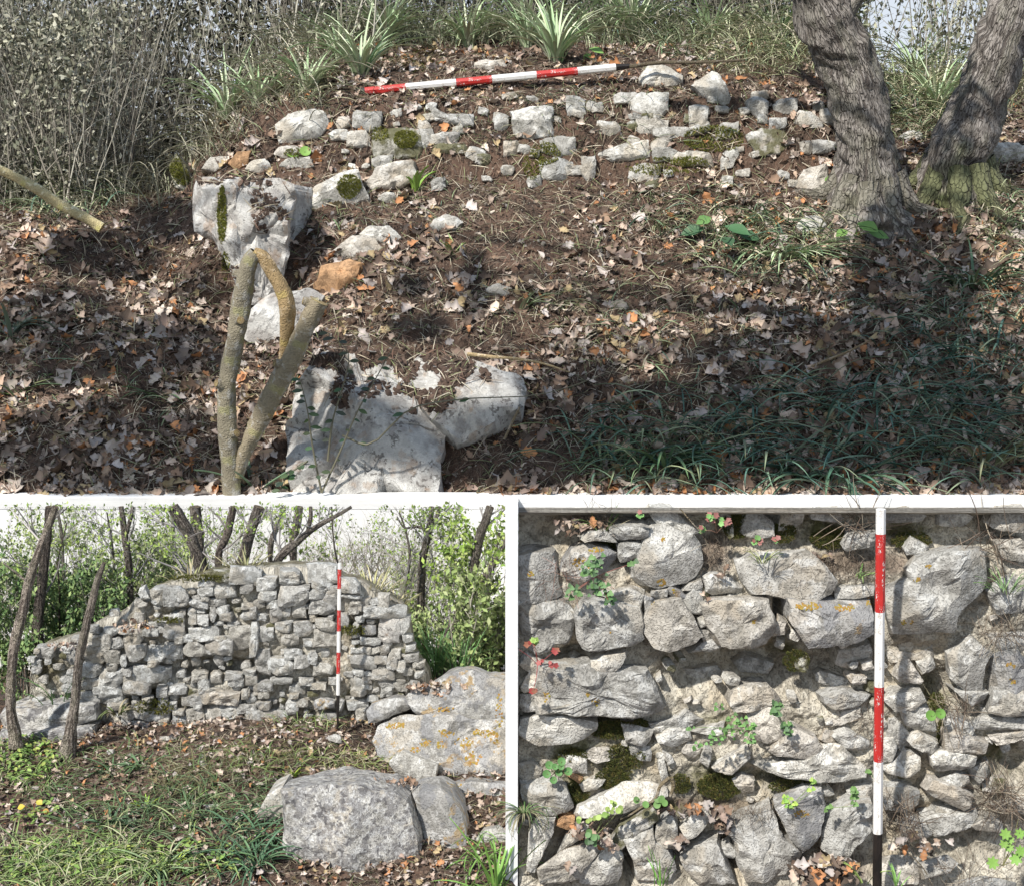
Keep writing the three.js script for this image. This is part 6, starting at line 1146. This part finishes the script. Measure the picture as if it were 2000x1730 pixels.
// leafless and leafy shrubs behind the ruin
function shrub(label, name, dist, px, py0, w, h, count, size, cols, seed, stems = 9, stemTint = [0.34, 0.32, 0.26], o = {}) {
  const r = rng(seed), first = at(px, py0, dist), base = V(first.x, Math.min(first.y, lowerHeight(first.x, dist)), -dist), g = thing(name, label, 'shrub', base), top = at(px, py0 - h, dist).y - base.y, half = w * dist / FOCAL / 2, low = first.y - base.y;
  const b = new Build(), leaves = [], lim = pruneY(dist) - base.y; b.at = base;
  for (let k = 0; k < stems; k++) {
    const lean = (r() - 0.5) * 1.6 * half, pts = [], R = [], ht = Math.min(low + (top - low) * (0.6 + 0.45 * r()), lim * (0.8 + 0.2 * r()));
    for (let i = 0; i <= 6; i++) { const t = i / 6; pts.push(V((r() - 0.5) * 0.02 + lean * t * t + (k / stems - 0.5) * half * 0.6, ht * t - 0.03, (r() - 0.5) * 0.25 * t)); R.push(0.0062 * (1 - 0.75 * t)); }
    for (const q of pts) q.y = Math.min(q.y, lim);
    b.tube(pts, R, stemTint, 4);
    for (let j = 0; j < (o.side ?? 4); j++) twigs(b, leaves, pts[2 + Math.floor(r() * 4)], V((r() - 0.5) * 2, 0.7, (r() - 0.5)), half * (0.5 + 0.6 * r()), 0.0028, 2, r, stemTint, cols, size, o.twigLeaf ?? 0.7);
  }
  part('stems', b.geo(), dryMat, g).userData.kind = 'stuff';
  for (let k = 0, n = 0; n < count && k < count * 6; k++) {
    const y = low * 0.6 + (top - low * 0.6) * Math.pow(r(), 0.9), t = clamp(y / top), x = (r() - 0.5) * 2 * half * (0.75 + 0.35 * Math.sin(t * 3.1)), z = (r() - 0.5) * 0.45;
    if (y > lim * (0.86 + 0.14 * r())) continue;
    if (n3(x * 5 + seed, y * 5, z * 5) + 0.6 * n3(x * 13, y * 13, z * 13 + seed) < -0.05 + 0.35 * t * (o.thin ?? 1)) continue;
    leaves.push({ p: V(x, y, z), q: anyTurn(r), s: size * (0.55 + 0.9 * r()), c: RGB(pick(r, cols), 0.7 + 0.6 * r()) }); n++;
  }
  if (leaves.length) stuff('foliage', leafBit, leafMat, leaves, null, null, g);
  return g;
}
const LUSH = [[0.13, 0.22, 0.07], [0.20, 0.29, 0.10], [0.08, 0.14, 0.05], [0.27, 0.35, 0.13]];
const LIME = [[0.33, 0.40, 0.15], [0.26, 0.34, 0.12], [0.40, 0.45, 0.22], [0.18, 0.25, 0.09]];
shrub('dense green shrub behind the slim rough-barked trunk', 'shrub', 8.0, 40, 1330, 130, 250, 2000, 0.03, LUSH, 801);
shrub('darkest green shrub between the two slim trunks', 'shrub', 8.3, 130, 1290, 130, 200, 1900, 0.03, LUSH, 802);
shrub('yellow-green shrub reaching highest left of the forked trunk', 'shrub', 8.7, 170, 1260, 190, 220, 1900, 0.028, LIME, 803);
shrub('dark shrub right behind the broken snag', 'shrub', 8.15, 205, 1255, 120, 150, 2000, 0.028, [...LUSH, [0.04, 0.075, 0.025]], 804);
shrub('light shrub at the foot of the forked trunk', 'shrub', 8.5, 275, 1200, 120, 160, 1500, 0.026, LIME, 805);
shrub('green shrub outermost in the row behind the rock ledge', 'shrub', 8.1, -60, 1330, 170, 250, 1200, 0.03, LUSH, 818);
shrub('thin yellowish shrub behind the crest step of the ruin', 'shrub', 8.8, 335, 1150, 110, 120, 800, 0.024, LIME, 806);
shrub('airy shrub with few spring leaves at the top edge behind the shrubs', 'shrub', 9.0, 95, 1130, 230, 130, 1300, 0.026, LIME, 807, 12, [0.4, 0.38, 0.32]);
shrub('bare pale twiggy bush behind the banded pole', 'shrub', 8.6, 720, 1185, 170, 160, 60, 0.02, LIME, 808, 20, [0.42, 0.38, 0.33], { side: 6, twigLeaf: 0.12 });
shrub('thin bare bush over the middle of the wall crest', 'shrub', 8.9, 620, 1130, 150, 90, 50, 0.02, LIME, 809, 14, [0.45, 0.41, 0.36], { side: 5, twigLeaf: 0.25 });
shrub('leafy bush hugging the broken end of the ruin', 'shrub', 8.1, 815, 1290, 90, 110, 380, 0.028, LIME, 810);
shrub('bright green bush in front of the big leaning trunk', 'shrub', 7.85, 905, 1250, 110, 130, 260, 0.036, LIME, 811, 7);
shrub('tall leafy bush by the white partition wall', 'shrub', 8.1, 965, 1320, 90, 210, 380, 0.034, LIME, 812);
shrub('low thick bush on the slope above the outcrop', 'shrub', 8.2, 930, 1320, 150, 60, 800, 0.03, LUSH, 813);
shrub('bare grey thicket twigs between the free-standing trunk and the leaning one', 'shrub', 8.9, 880, 1250, 180, 180, 260, 0.024, LIME, 814, 16, [0.4, 0.37, 0.33], { side: 5, twigLeaf: 0.3 });
shrub('fine bare twigs between the forked trunk and the thick leaning one', 'shrub', 9.0, 310, 1150, 130, 130, 160, 0.022, LIME, 816, 18, [0.45, 0.42, 0.37], { side: 6, twigLeaf: 0.35 });
shrub('fine bare twigs with pale buds above the broken end of the ruin', 'shrub', 9.15, 800, 1190, 150, 180, 200, 0.022, LIME, 817, 18, [0.5, 0.47, 0.42], { side: 6, twigLeaf: 0.3 });
shrub('grey twigs crowding behind the three leaning trunks', 'shrub', 9.1, 430, 1120, 200, 90, 160, 0.022, LIME, 815, 16, [0.5, 0.47, 0.42], { side: 5, twigLeaf: 0.3 });

// ------------------------------------------------------------------ ground cover of the lower bays
{
  const r = rng(831), lists = OAK.map(() => []), straw = [], thin = blobs([[120, 1680, 260, 60, 0.7], [60, 1500, 60, 40, 0.5]]);
  for (let k = 0; k < 6400; k++) {
    const d = 5.3 + 2.1 * r(), x = -0.03 - r() * (d * 0.52), p = V(x, lowerHeight(x, d), -d), [px, py] = pxOf(p);
    if (py > 1780 || r() < thin(px, py)) continue;
    const s = 0.028 + 0.028 * r() * r(); p.y += 0.006 + 0.014 * r();
    lists[Math.floor(r() * OAK.length)].push({ p, q: lying(UP, r() * 6.283, (r() - 0.5) * 1.8, r), s: V(s * (0.8 + 0.4 * r()), s, s), c: RGB(pick(r, DEAD), 0.9 + 0.5 * r()) });
  }
  const drop = (px, py, rx, ry, n, dist, s0) => { for (let k = 0; k < n; k++) { const a = r() * 6.283, q = Math.sqrt(r()), p = at(px + Math.cos(a) * q * rx, py + Math.sin(a) * q * ry, dist + (r() - 0.5) * 0.05), s = s0 * (0.7 + 0.6 * r()); lists[Math.floor(r() * OAK.length)].push({ p, q: lying(V(0, 0.75, 0.66), r() * 6.283, (r() - 0.5) * 1.4, r), s, c: RGB(pick(r, DEAD), 0.8 + 0.5 * r()) }); } };
  drop(1620, 1705, 70, 26, 60, 5.78, 0.075); drop(1130, 1030, 50, 14, 26, 5.98, 0.05); drop(1340, 1580, 70, 14, 26, 5.88, 0.045); drop(1150, 1625, 40, 16, 20, 5.84, 0.05); drop(1410, 1600, 20, 26, 14, 5.86, 0.05); drop(1800, 1650, 70, 20, 16, 5.8, 0.06); drop(1380, 1170, 12, 10, 3, 5.92, 0.045); drop(1610, 1085, 40, 8, 8, 6.0, 0.045); drop(1420, 1115, 16, 12, 5, 5.95, 0.045); drop(1105, 1690, 20, 10, 2, 5.8, 0.05); drop(1325, 1645, 20, 10, 8, 5.86, 0.05); drop(1185, 1650, 24, 12, 8, 5.83, 0.05);
  drop(260, 1222, 40, 12, 40, 7.22, 0.03); drop(720, 1532, 60, 10, 26, 6.28, 0.03); drop(860, 1345, 70, 14, 70, 7.0, 0.035); drop(790, 1530, 30, 10, 20, 6.35, 0.035); drop(130, 1262, 40, 6, 24, 7.24, 0.028);
  lists.forEach((l, i) => stuff('leaf_litter', OAK[i], litterMat, l, ['dry leaves strewn on the ground before the ruined wall', 'curled dry leaves on the ground before the ruined wall', 'torn leaves before the ruined wall', 'broad folded leaves before the ruined wall', 'broken half leaves before the ruined wall', 'narrow twisted leaves before the ruined wall'][i], 'leaves'));
  const STRAW = [[0.32, 0.27, 0.19], [0.2, 0.16, 0.11], [0.38, 0.34, 0.25], [0.14, 0.18, 0.07], [0.1, 0.08, 0.055]];
  for (let k = 0; k < 8000; k++) { const d = 5.3 + 2.1 * r(), x = -0.03 - r() * (d * 0.5), s = 0.03 + 0.08 * r() * r(); straw.push({ p: V(x, lowerHeight(x, d) + 0.008, -d), q: lying(UP, r() * 6.283, (r() - 0.5) * 0.9, r), s, c: RGB(pick(r, STRAW), 0.7 + 0.6 * r()) }); }
  const dropStraw = (px, py, rx, ry, n, dist, s0, cols) => { for (let k = 0; k < n; k++) { const a = r() * 6.283, q = Math.sqrt(r()), p = at(px + Math.cos(a) * q * rx, py + Math.sin(a) * q * ry, dist + (r() - 0.5) * 0.05), s = s0 * (0.5 + 0.9 * r()); straw.push({ p, q: anyTurn(r), s: V(s, s, s * 0.35), c: RGB(pick(r, cols), 0.7 + 0.6 * r()) }); } };
  const ROOT = [[0.24, 0.19, 0.14], [0.15, 0.11, 0.08], [0.33, 0.28, 0.21], [0.1, 0.07, 0.05]];
  dropStraw(1640, 1110, 90, 22, 260, 5.98, 0.07, ROOT); dropStraw(1400, 1090, 34, 34, 120, 6.0, 0.07, ROOT); dropStraw(1955, 1560, 36, 34, 200, 5.86, 0.12, ROOT); dropStraw(1870, 1385, 34, 14, 70, 5.9, 0.12, ROOT); dropStraw(1955, 1235, 40, 14, 110, 5.9, 0.1, ROOT); dropStraw(1760, 1600, 40, 30, 140, 5.86, 0.12, ROOT); dropStraw(1920, 1060, 60, 30, 50, 5.95, 0.16, ROOT); dropStraw(1680, 1020, 50, 26, 40, 5.98, 0.14, ROOT); dropStraw(1690, 1410, 22, 18, 40, 5.93, 0.08, ROOT); dropStraw(1465, 1590, 50, 14, 110, 5.88, 0.07, ROOT); dropStraw(1170, 1010, 50, 14, 60, 5.99, 0.08, ROOT); dropStraw(1900, 1700, 80, 20, 60, 5.78, 0.1, ROOT); dropStraw(1100, 1130, 40, 40, 60, 5.9, 0.08, [[0.3, 0.16, 0.12], [0.2, 0.12, 0.09]]);
  stuff('straw', shred, leafMat, straw, 'bits of straw and fine root on the ground and in the close wall', 'straw');
}
{
  const r = rng(837), lists = bladeGeo.map(() => []), FRESH = [[0.17, 0.26, 0.07], [0.23, 0.31, 0.10], [0.13, 0.20, 0.07], [0.32, 0.37, 0.17], [0.38, 0.36, 0.22]], place = (px, py) => (px > 984 ? null : onLower(px, py));
  meadow(lists, place, null, [[140, 1690, 200, 60, 950, 0.15, [...FRESH, [0.36, 0.38, 0.22]]], [60, 1500, 80, 60, 330, 0.11, [[0.1, 0.18, 0.04], ...FRESH]], [330, 1650, 200, 90, 260, 0.16, [...FRESH, [0.09, 0.15, 0.07]]], [230, 1570, 180, 60, 330, 0.14, [[0.09, 0.15, 0.06], [0.12, 0.18, 0.07]]], [300, 1480, 200, 30, 260, 0.1, [[0.12, 0.2, 0.07], [0.3, 0.28, 0.18], [0.16, 0.24, 0.08]]], [450, 1560, 140, 40, 220, 0.13, [[0.11, 0.18, 0.08], [0.2, 0.25, 0.12]]], [400, 1500, 200, 40, 260, 0.1, [[0.12, 0.2, 0.07], [0.3, 0.28, 0.18]]], [620, 1500, 120, 30, 160, 0.1, [[0.2, 0.28, 0.09], [0.33, 0.3, 0.18]]], [380, 1600, 160, 50, 160, 0.15, [[0.09, 0.15, 0.07], [0.14, 0.2, 0.09]]], [520, 1480, 120, 30, 200, 0.1, [[0.17, 0.17, 0.06], [0.2, 0.26, 0.08]]], [700, 1490, 90, 22, 120, 0.12, [[0.3, 0.36, 0.1], [0.35, 0.33, 0.2]]], [950, 1700, 40, 60, 60, 0.2, [[0.15, 0.28, 0.06]]], [370, 1530, 60, 30, 130, 0.14, [[0.16, 0.15, 0.07]]], [480, 1660, 60, 60, 80, 0.24, [[0.07, 0.14, 0.07]]], [130, 1370, 50, 30, 70, 0.16, [[0.09, 0.17, 0.06]]], [600, 1420, 60, 14, 60, 0.12, FRESH]], r, FRESH);
  lists.forEach((l, i) => stuff('grass', bladeGeo[i], leafMat, l, ['fresh grass before the ruined wall and between its boulders', 'low fresh grass before the ruined wall', 'drooping fresh grass before the ruined wall', 'flat fresh grass before the ruined wall'][i], 'grass'));
  // small leafy ground herbs
  const herbs = [], cols = [[0.17, 0.28, 0.06], [0.24, 0.34, 0.09], [0.12, 0.20, 0.05], [0.28, 0.33, 0.08]];
  for (const [px, py, rx, ry, n] of [[120, 1690, 150, 40, 420], [50, 1490, 60, 45, 330], [330, 1690, 140, 36, 220], [60, 1590, 60, 30, 60]]) for (let k = 0; k < n; k++) { const a = r() * 6.283, q = Math.sqrt(r()), p = onLower(px + Math.cos(a) * q * rx, py + Math.sin(a) * q * ry); p.y += 0.01 + 0.035 * r(); herbs.push({ p, q: lying(UP, r() * 6.283, (r() - 0.5) * 1.5, r), s: 0.02 + 0.018 * r(), c: RGB(pick(r, cols), 0.75 + 0.6 * r()) }); }
  stuff('ground_herbs', leaflet, leafMat, herbs, 'small bright green herbs between grass before the ruined wall', 'herbs');
}
[[500, 1690, 26, 0.26, [[0.07, 0.14, 0.075], [0.11, 0.19, 0.09]], 'drooping blue-green long-bladed clump beside the big blotched boulder', 0.9, 1.7], [215, 1610, 16, 0.2, [[0.09, 0.16, 0.08]], 'dark long-bladed clump in the shade of the leafy slope', 0.8, 1.1], [310, 1700, 24, 0.24, [[0.13, 0.2, 0.1], [0.2, 0.27, 0.13]], 'sunny clump of crossing blades in the grass corner', 0.7, 1.2], [415, 1690, 16, 0.2, [[0.1, 0.18, 0.08]], 'blades in front of the half sunk squarish stone', 0.8, 1.3], [275, 1500, 16, 0.16, [[0.1, 0.17, 0.08]], 'small tuft in leaves straight below the pale fallen stone', 0.8, 1.2], [220, 1505, 14, 0.16, [[0.1, 0.17, 0.08]], 'small tuft in leaves below the tiny white stone', 0.7, 1.1], [970, 1735, 14, 0.34, [[0.16, 0.3, 0.06]], 'fresh upright blades by the foot of the white partition wall', 1.3, 0.5], [230, 1400, 20, 0.1, [[0.14, 0.18, 0.06], [0.25, 0.22, 0.14]], 'little tuft growing out of the lowest course of the ruin', 1.1, 1.8], [610, 1400, 14, 0.14, [[0.14, 0.27, 0.06]], 'upright green tuft at the wall foot by the pole', 1.3, 0.5]].forEach(([x, y, n, len, cols, label, lift, droop], i) => tuft('grass_tuft', label, 'grass tuft', i === 7 ? at(x, y - 8, 7.24) : onLower(x, y), n, len, 0.011, cols, 850 + i, { lift, droop, spread: 0.035 }));
for (const [x, y, n, len, label, d] of [[480, 1115, 40, 0.13, 'dry yellow grass on the crest of the ruin, over its tallest stones', 7.5], [368, 1135, 26, 0.13, 'dry grass on the crest step below the thick leaning trunk', 7.5], [725, 1165, 44, 0.17, 'dry grass crowning the pole side of the ruin', 7.5], [770, 1188, 30, 0.13, 'dry grass at the broken end of the ruin', 7.5], [850, 1310, 40, 0.3, 'lush long grass on the slope behind the broken end', 7.75], [895, 1308, 36, 0.26, 'lush long grass below the big leaning trunk', 7.7], [110, 1370, 30, 0.2, 'long grass between the rock ledge and the low end of the ruin', 7.35]]) tuft('grass_tuft', label, 'grass tuft', at(x, y, d), n, len, 0.008, /dry/.test(label) ? [[0.33, 0.31, 0.16], [0.25, 0.26, 0.12], [0.4, 0.36, 0.22]] : [[0.09, 0.19, 0.06], [0.13, 0.25, 0.08]], 870 + x, { lift: 1.2, droop: 0.8, spread: 0.09 });
mossPatch('moss', [[600, 1408, 30, 8, 90], [300, 1380, 40, 16, 160], [390, 1128, 60, 6, 200], [330, 1210, 30, 6, 80], [690, 1230, 24, 10, 90]], (px, py) => at(px, py, 7.31), V(0, 0.3, 0.95), 0.014, MOSS, 884, 'moss in the joints of the ruined wall');
// yellow leaves on a red stem, bottom corner of the left-hand bay
leafyPlant('bramble', 'young plant with yellow leaves on red stems in the grass corner', 'plant', onLower(65, 1590), [[-0.03, 0.05, 0.02, 0.035, 0.03, [0.5, 0.38, 0.03], 3], [0.02, 0.07, 0.01, 0.035, 0.03, [0.45, 0.4, 0.05], 0.5], [0.05, 0.03, 0.02, 0.03, 0.025, [0.4, 0.22, 0.03], 0.2], [0.0, 0.03, 0.04, 0.035, 0.03, [0.25, 0.36, 0.06], 1.2]], [0.4, 0.1, 0.08], { stem: 0.4 });
for (const [x, y, label] of [[285, 1575, 'small spurge with a star of yellow-green leaves in front of the half sunk stone'], [335, 1690, 'lime green spurge in the sunny grass'], [570, 1515, 'yellow-green sprout on the leafy ledge']]) tuft('spurge', label, 'plant', onLower(x, y), 16, 0.075, 0.012, [[0.33, 0.42, 0.06], [0.25, 0.38, 0.06]], x, { lift: 0.8, droop: 0.3, spread: 0.012 });

// ------------------------------------------------------------------ plants of the close wall
pennywort('pennywort rosette with seven round leaves on moss near the partition wall', at(1085, 1510, 5.93), [[1073, 1494, 9], [1097, 1487, 9], [1110, 1506, 9], [1068, 1511, 9], [1092, 1508, 8], [1081, 1523, 8], [1084, 1497, 7, 0.01], [1096, 1497, 7, 0.01]], [0.10, 0.215, 0.06]);
pennywort('two round pennywort leaves above dry roots near the pole', at(1832, 1400, 5.9), [[1819, 1397, 11.5], [1838, 1393, 11]], [0.13, 0.26, 0.045]);
function wallHerb(name, label, dist, leaves, stems, cols, stemCol, seed, size, lobes = 3) {
  const [bx, by] = stems[0], base = at(bx, by, dist), g = thing(name, label, 'plant', base), r = rng(seed);
  for (const [x0, y0, x1, y1] of stems.map((s) => (s.length === 2 ? [bx, by, s[0], s[1]] : s))) { const a = at(x0, y0, dist - 0.005).sub(base), c = at(x1, y1, dist - 0.045).sub(base), s = new Build(); s.tube([a, a.clone().lerp(c, 0.5).add(V(0.004, 0.006, 0.008)), c], [0.0016, 0.0013, 0.001], stemCol, 4); part('stem', s.geo(), plantMat, g); }
  for (const [x, y, n, spread] of leaves) for (let k = 0; k < n; k++) {
    const p = at(x + (r() - 0.5) * spread * 2, y + (r() - 0.5) * spread * 1.6, dist - 0.03 - 0.03 * r()).sub(base), b = new Build(), c = pick(r, cols), v = 0.8 + 0.4 * r();
    b.disc(p, V((r() - 0.5) * 0.9, 0.35 + 0.5 * r(), 0.9), size * (0.7 + 0.6 * r()), c.map((q) => q * v), 0.15, lobes, 12);
    part('leaf', b.geo(), plantMat, g);
  }
  return g;
}
const HERB = [[0.09, 0.18, 0.06], [0.12, 0.23, 0.07], [0.07, 0.13, 0.055]];
wallHerb('cinquefoil', 'bushy green herb with reddish stems hanging over the upper blocks', 5.86, [[1165, 1095, 12, 16], [1172, 1130, 14, 20], [1120, 1155, 12, 16], [1160, 1150, 10, 16], [1195, 1160, 8, 14], [1190, 1175, 6, 10], [1235, 1100, 5, 8], [1145, 1110, 8, 14]], [[1165, 1125], [1110, 1160], [1190, 1178], [1235, 1100], [1160, 1090], [1130, 1150], [1200, 1150]], HERB, [0.32, 0.13, 0.1], 901, 0.010);
wallHerb('herb_robert', 'small red-leaved plant in the dark gap above the long slab', 5.86, [[1087, 1270, 3, 8], [1058, 1290, 3, 8], [1080, 1296, 3, 7], [1042, 1345, 3, 6], [1036, 1252, 3, 9]], [[1050, 1298], [1014, 1268], [1082, 1272], [1042, 1345], [1040, 1258]], [[0.30, 0.05, 0.045], [0.24, 0.09, 0.05], [0.36, 0.09, 0.08]], [0.35, 0.08, 0.08], 903, 0.011, 5);
wallHerb('herb', 'small bright green leaf cluster above the red-leaved plant', 5.86, [[1040, 1250, 4, 8]], [[1050, 1290], [1040, 1252]], [[0.22, 0.33, 0.07]], [0.35, 0.12, 0.08], 904, 0.01, 5);
wallHerb('wall_fern', 'lacy bright green herb in the hollow in the middle of the wall', 5.88, [[1440, 1410, 16, 20], [1460, 1425, 16, 16], [1420, 1430, 12, 20], [1395, 1440, 12, 18], [1365, 1455, 6, 10], [1465, 1445, 8, 10], [1405, 1380, 4, 8], [1350, 1420, 4, 8]], [[1450, 1425], [1360, 1420], [1400, 1440], [1465, 1450], [1440, 1400], [1420, 1428]], [[0.11, 0.24, 0.06], [0.15, 0.29, 0.07], [0.09, 0.18, 0.05]], [0.2, 0.3, 0.1], 905, 0.0075, 3);
wallHerb('wall_herb', 'sprig of dark green leaves beside the squarish stone near the pole', 5.9, [[1520, 1378, 9, 9], [1515, 1392, 8, 8], [1535, 1415, 8, 10], [1540, 1430, 6, 8]], [[1520, 1400], [1520, 1374], [1538, 1430]], HERB, [0.2, 0.3, 0.1], 906, 0.011, 3);
wallHerb('wall_herb', 'trailing stem with small oval leaves over the tilted pale slab', 5.84, [[1195, 1565, 4, 7], [1190, 1585, 4, 8], [1180, 1590, 4, 8], [1208, 1580, 3, 8], [1165, 1598, 3, 6], [1132, 1602, 2, 4], [1150, 1600, 3, 5]], [[1160, 1635], [1192, 1570], [1210, 1582], [1135, 1605], [1178, 1590]], [[0.17, 0.28, 0.06], [0.26, 0.35, 0.09]], [0.25, 0.3, 0.12], 907, 0.010, 0);
wallHerb('wall_herb', 'low dark green leaves among brown leaves under the tilted slab', 5.82, [[1150, 1632, 4, 9], [1165, 1640, 5, 8], [1155, 1648, 4, 8]], [[1158, 1650], [1146, 1632], [1168, 1638]], HERB, [0.25, 0.3, 0.12], 908, 0.012, 0);
wallHerb('wall_herb', 'three green leaves on a root across the pale slab', 5.86, [[1242, 1561, 2, 2], [1260, 1571, 2, 2], [1290, 1565, 7, 9]], [[1290, 1580], [1262, 1572], [1242, 1562]], [[0.12, 0.23, 0.06]], [0.25, 0.2, 0.14], 909, 0.012, 0);
wallHerb('wall_herb', 'feathery green seedling growing on the dark ledge near the pole', 5.86, [[1590, 1525, 4, 4], [1585, 1540, 4, 5], [1540, 1560, 9, 9], [1538, 1568, 7, 10], [1550, 1570, 5, 6]], [[1545, 1575], [1592, 1522], [1586, 1545]], [[0.2, 0.37, 0.07], [0.32, 0.45, 0.08]], [0.25, 0.35, 0.12], 910, 0.008, 3);
wallHerb('wall_herb', 'narrow green plant left of the white band of the pole', 5.84, [[1670, 1545, 8, 7], [1672, 1555, 7, 7], [1668, 1570, 4, 5], [1618, 1580, 5, 6], [1700, 1510, 5, 7]], [[1670, 1575], [1670, 1540], [1620, 1578]], [[0.12, 0.22, 0.06]], [0.25, 0.35, 0.12], 911, 0.0085, 3);
wallHerb('wall_herb', 'weedy green plant behind the upright pole at the top of the wall', 5.95, [[1390, 1010, 9, 10], [1415, 1020, 7, 10], [1480, 1055, 7, 9], [1375, 1035, 4, 7], [1515, 1055, 5, 8], [1250, 1005, 4, 8]], [[1400, 1040], [1390, 1002], [1418, 1020], [1375, 1035]], [[0.14, 0.29, 0.08], [0.3, 0.12, 0.1], [0.18, 0.34, 0.1]], [0.35, 0.2, 0.14], 912, 0.01, 5);
wallHerb('geranium', 'geranium with scalloped light green leaves at the lowest corner beside dry roots', 5.72, [], [[1960, 1690], [1962, 1628], [1972, 1655], [1940, 1688], [1985, 1680], [1992, 1625], [1990, 1600]], HERB, [0.3, 0.3, 0.12], 913, 0.01, 5);
{
  const g = scene.children[scene.children.length - 1], r = rng(915);
  for (const [x, y, R] of [[1965, 1629, 11], [1962, 1648, 9], [1972, 1655, 9], [1940, 1685, 12], [1985, 1677, 12], [1994, 1662, 11], [1993, 1628, 10], [1974, 1640, 8]]) { const b = new Build(); b.disc(at(x, y, 5.68 - 0.02 * r()).sub(g.position), V((r() - 0.5) * 0.5, 0.5, 0.9), R * 5.7 / FOCAL, [0.18, 0.31 + 0.04 * r(), 0.06], 0.12, 7, 28); part('leaf', b.geo(), plantMat, g); }
}
tuft('grass_tuft', 'hanging tuft of fine grass beside the partition wall', 'grass tuft', at(1024, 1585, 5.86), 60, 0.16, 0.005, [[0.09, 0.16, 0.05], [0.22, 0.2, 0.12]], 921, { lift: 0.7, droop: 2.6, spread: 0.02 });
tuft('grass_tuft', 'few upright green blades in front of the lower blocks', 'grass tuft', at(1290, 1728, 5.76), 7, 0.16, 0.009, [[0.15, 0.32, 0.06]], 922, { lift: 1.4, droop: 0.4, spread: 0.03 });
tuft('grass_tuft', 'curved pale green shoot among brown leaves beside the pole', 'grass tuft', at(1690, 1722, 5.74), 4, 0.13, 0.012, [[0.3, 0.4, 0.12]], 923, { lift: 1.2, droop: 1.2, spread: 0.02 });
tuft('grass_tuft', 'short blades at the foot of the pole', 'grass tuft', at(1752, 1728, 5.74), 6, 0.1, 0.009, [[0.17, 0.32, 0.08]], 924, { lift: 1.2, droop: 0.5, spread: 0.02 });
tuft('grass_tuft', 'small bent green blades in the soil patch beside the red band', 'grass tuft', at(1680, 1125, 5.96), 9, 0.1, 0.007, [[0.22, 0.33, 0.1], [0.14, 0.27, 0.07]], 925, { lift: 0.9, droop: 1.1, spread: 0.02 });
tuft('grass_tuft', 'thin yellow-green grass on the flat pale block', 'grass tuft', at(1490, 1095, 5.9), 22, 0.09, 0.004, [[0.3, 0.33, 0.12], [0.2, 0.3, 0.1]], 926, { lift: 1.0, droop: 1.0, spread: 0.025 });
tuft('grass_tuft', 'long thin blades at the upper corner of the close wall', 'grass tuft', at(1180, 1035, 5.97), 14, 0.12, 0.006, [[0.2, 0.33, 0.1], [0.36, 0.32, 0.2]], 927, { lift: 1.0, droop: 1.0, spread: 0.04 });
tuft('grass_tuft', 'feathery green weeds at the outer edge of the close wall', 'grass tuft', at(1965, 1150, 5.88), 30, 0.11, 0.005, [[0.12, 0.22, 0.08], [0.2, 0.3, 0.12]], 928, { lift: 1.0, droop: 1.0, spread: 0.06 });
for (const [label, path] of [['crooked grey root running over the tilted pale slab', [[1308, 1518, 8], [1290, 1535, 7], [1280, 1560, 6], [1255, 1575, 5], [1232, 1590, 4], [1212, 1600, 3]]], ['short forked root hanging under the narrow upright stone', [[1312, 1518, 9], [1316, 1535, 8], [1309, 1555, 6]]], ['thin stem lying across the top corner of the wall', [[1328, 992, 3], [1350, 1018, 3], [1372, 1042, 2]]], ['long curled dry root below the black foot of the pole', [[1740, 1650, 2.4], [1770, 1665, 2.4], [1800, 1690, 2.2], [1822, 1728, 2]]]]) stick('root', label, 'root', [{ name: 'stem', path, tint: [0.8, 0.72, 0.62] }], 5.83);
mossPatch('moss', [[1440, 1025, 30, 26, 840], [1530, 1040, 26, 20, 520], [1620, 1052, 40, 20, 760], [1780, 1055, 40, 18, 520], [1200, 1425, 50, 18, 760], [1250, 1415, 16, 12, 240], [1130, 1545, 22, 26, 520], [1195, 1520, 34, 22, 760], [1220, 1480, 40, 30, 520], [1405, 1535, 44, 26, 1040], [1330, 1530, 20, 20, 320], [1550, 1535, 50, 14, 480], [1555, 1290, 26, 22, 480], [1292, 1585, 20, 16, 440], [1180, 1065, 30, 8, 240], [1830, 1370, 16, 20, 200], [1840, 1430, 10, 26, 200], [1120, 1475, 30, 14, 300]], (px, py) => at(px, py, 5.985 + (py < 1080 ? 0.06 : 0)), V(0, 0.35, 0.93), 0.010, [[0.085, 0.10, 0.02], [0.13, 0.14, 0.03], [0.06, 0.07, 0.02], [0.17, 0.14, 0.04]], 931, 'dark green moss in the hollows of the close wall');

renderer.render(scene, camera);
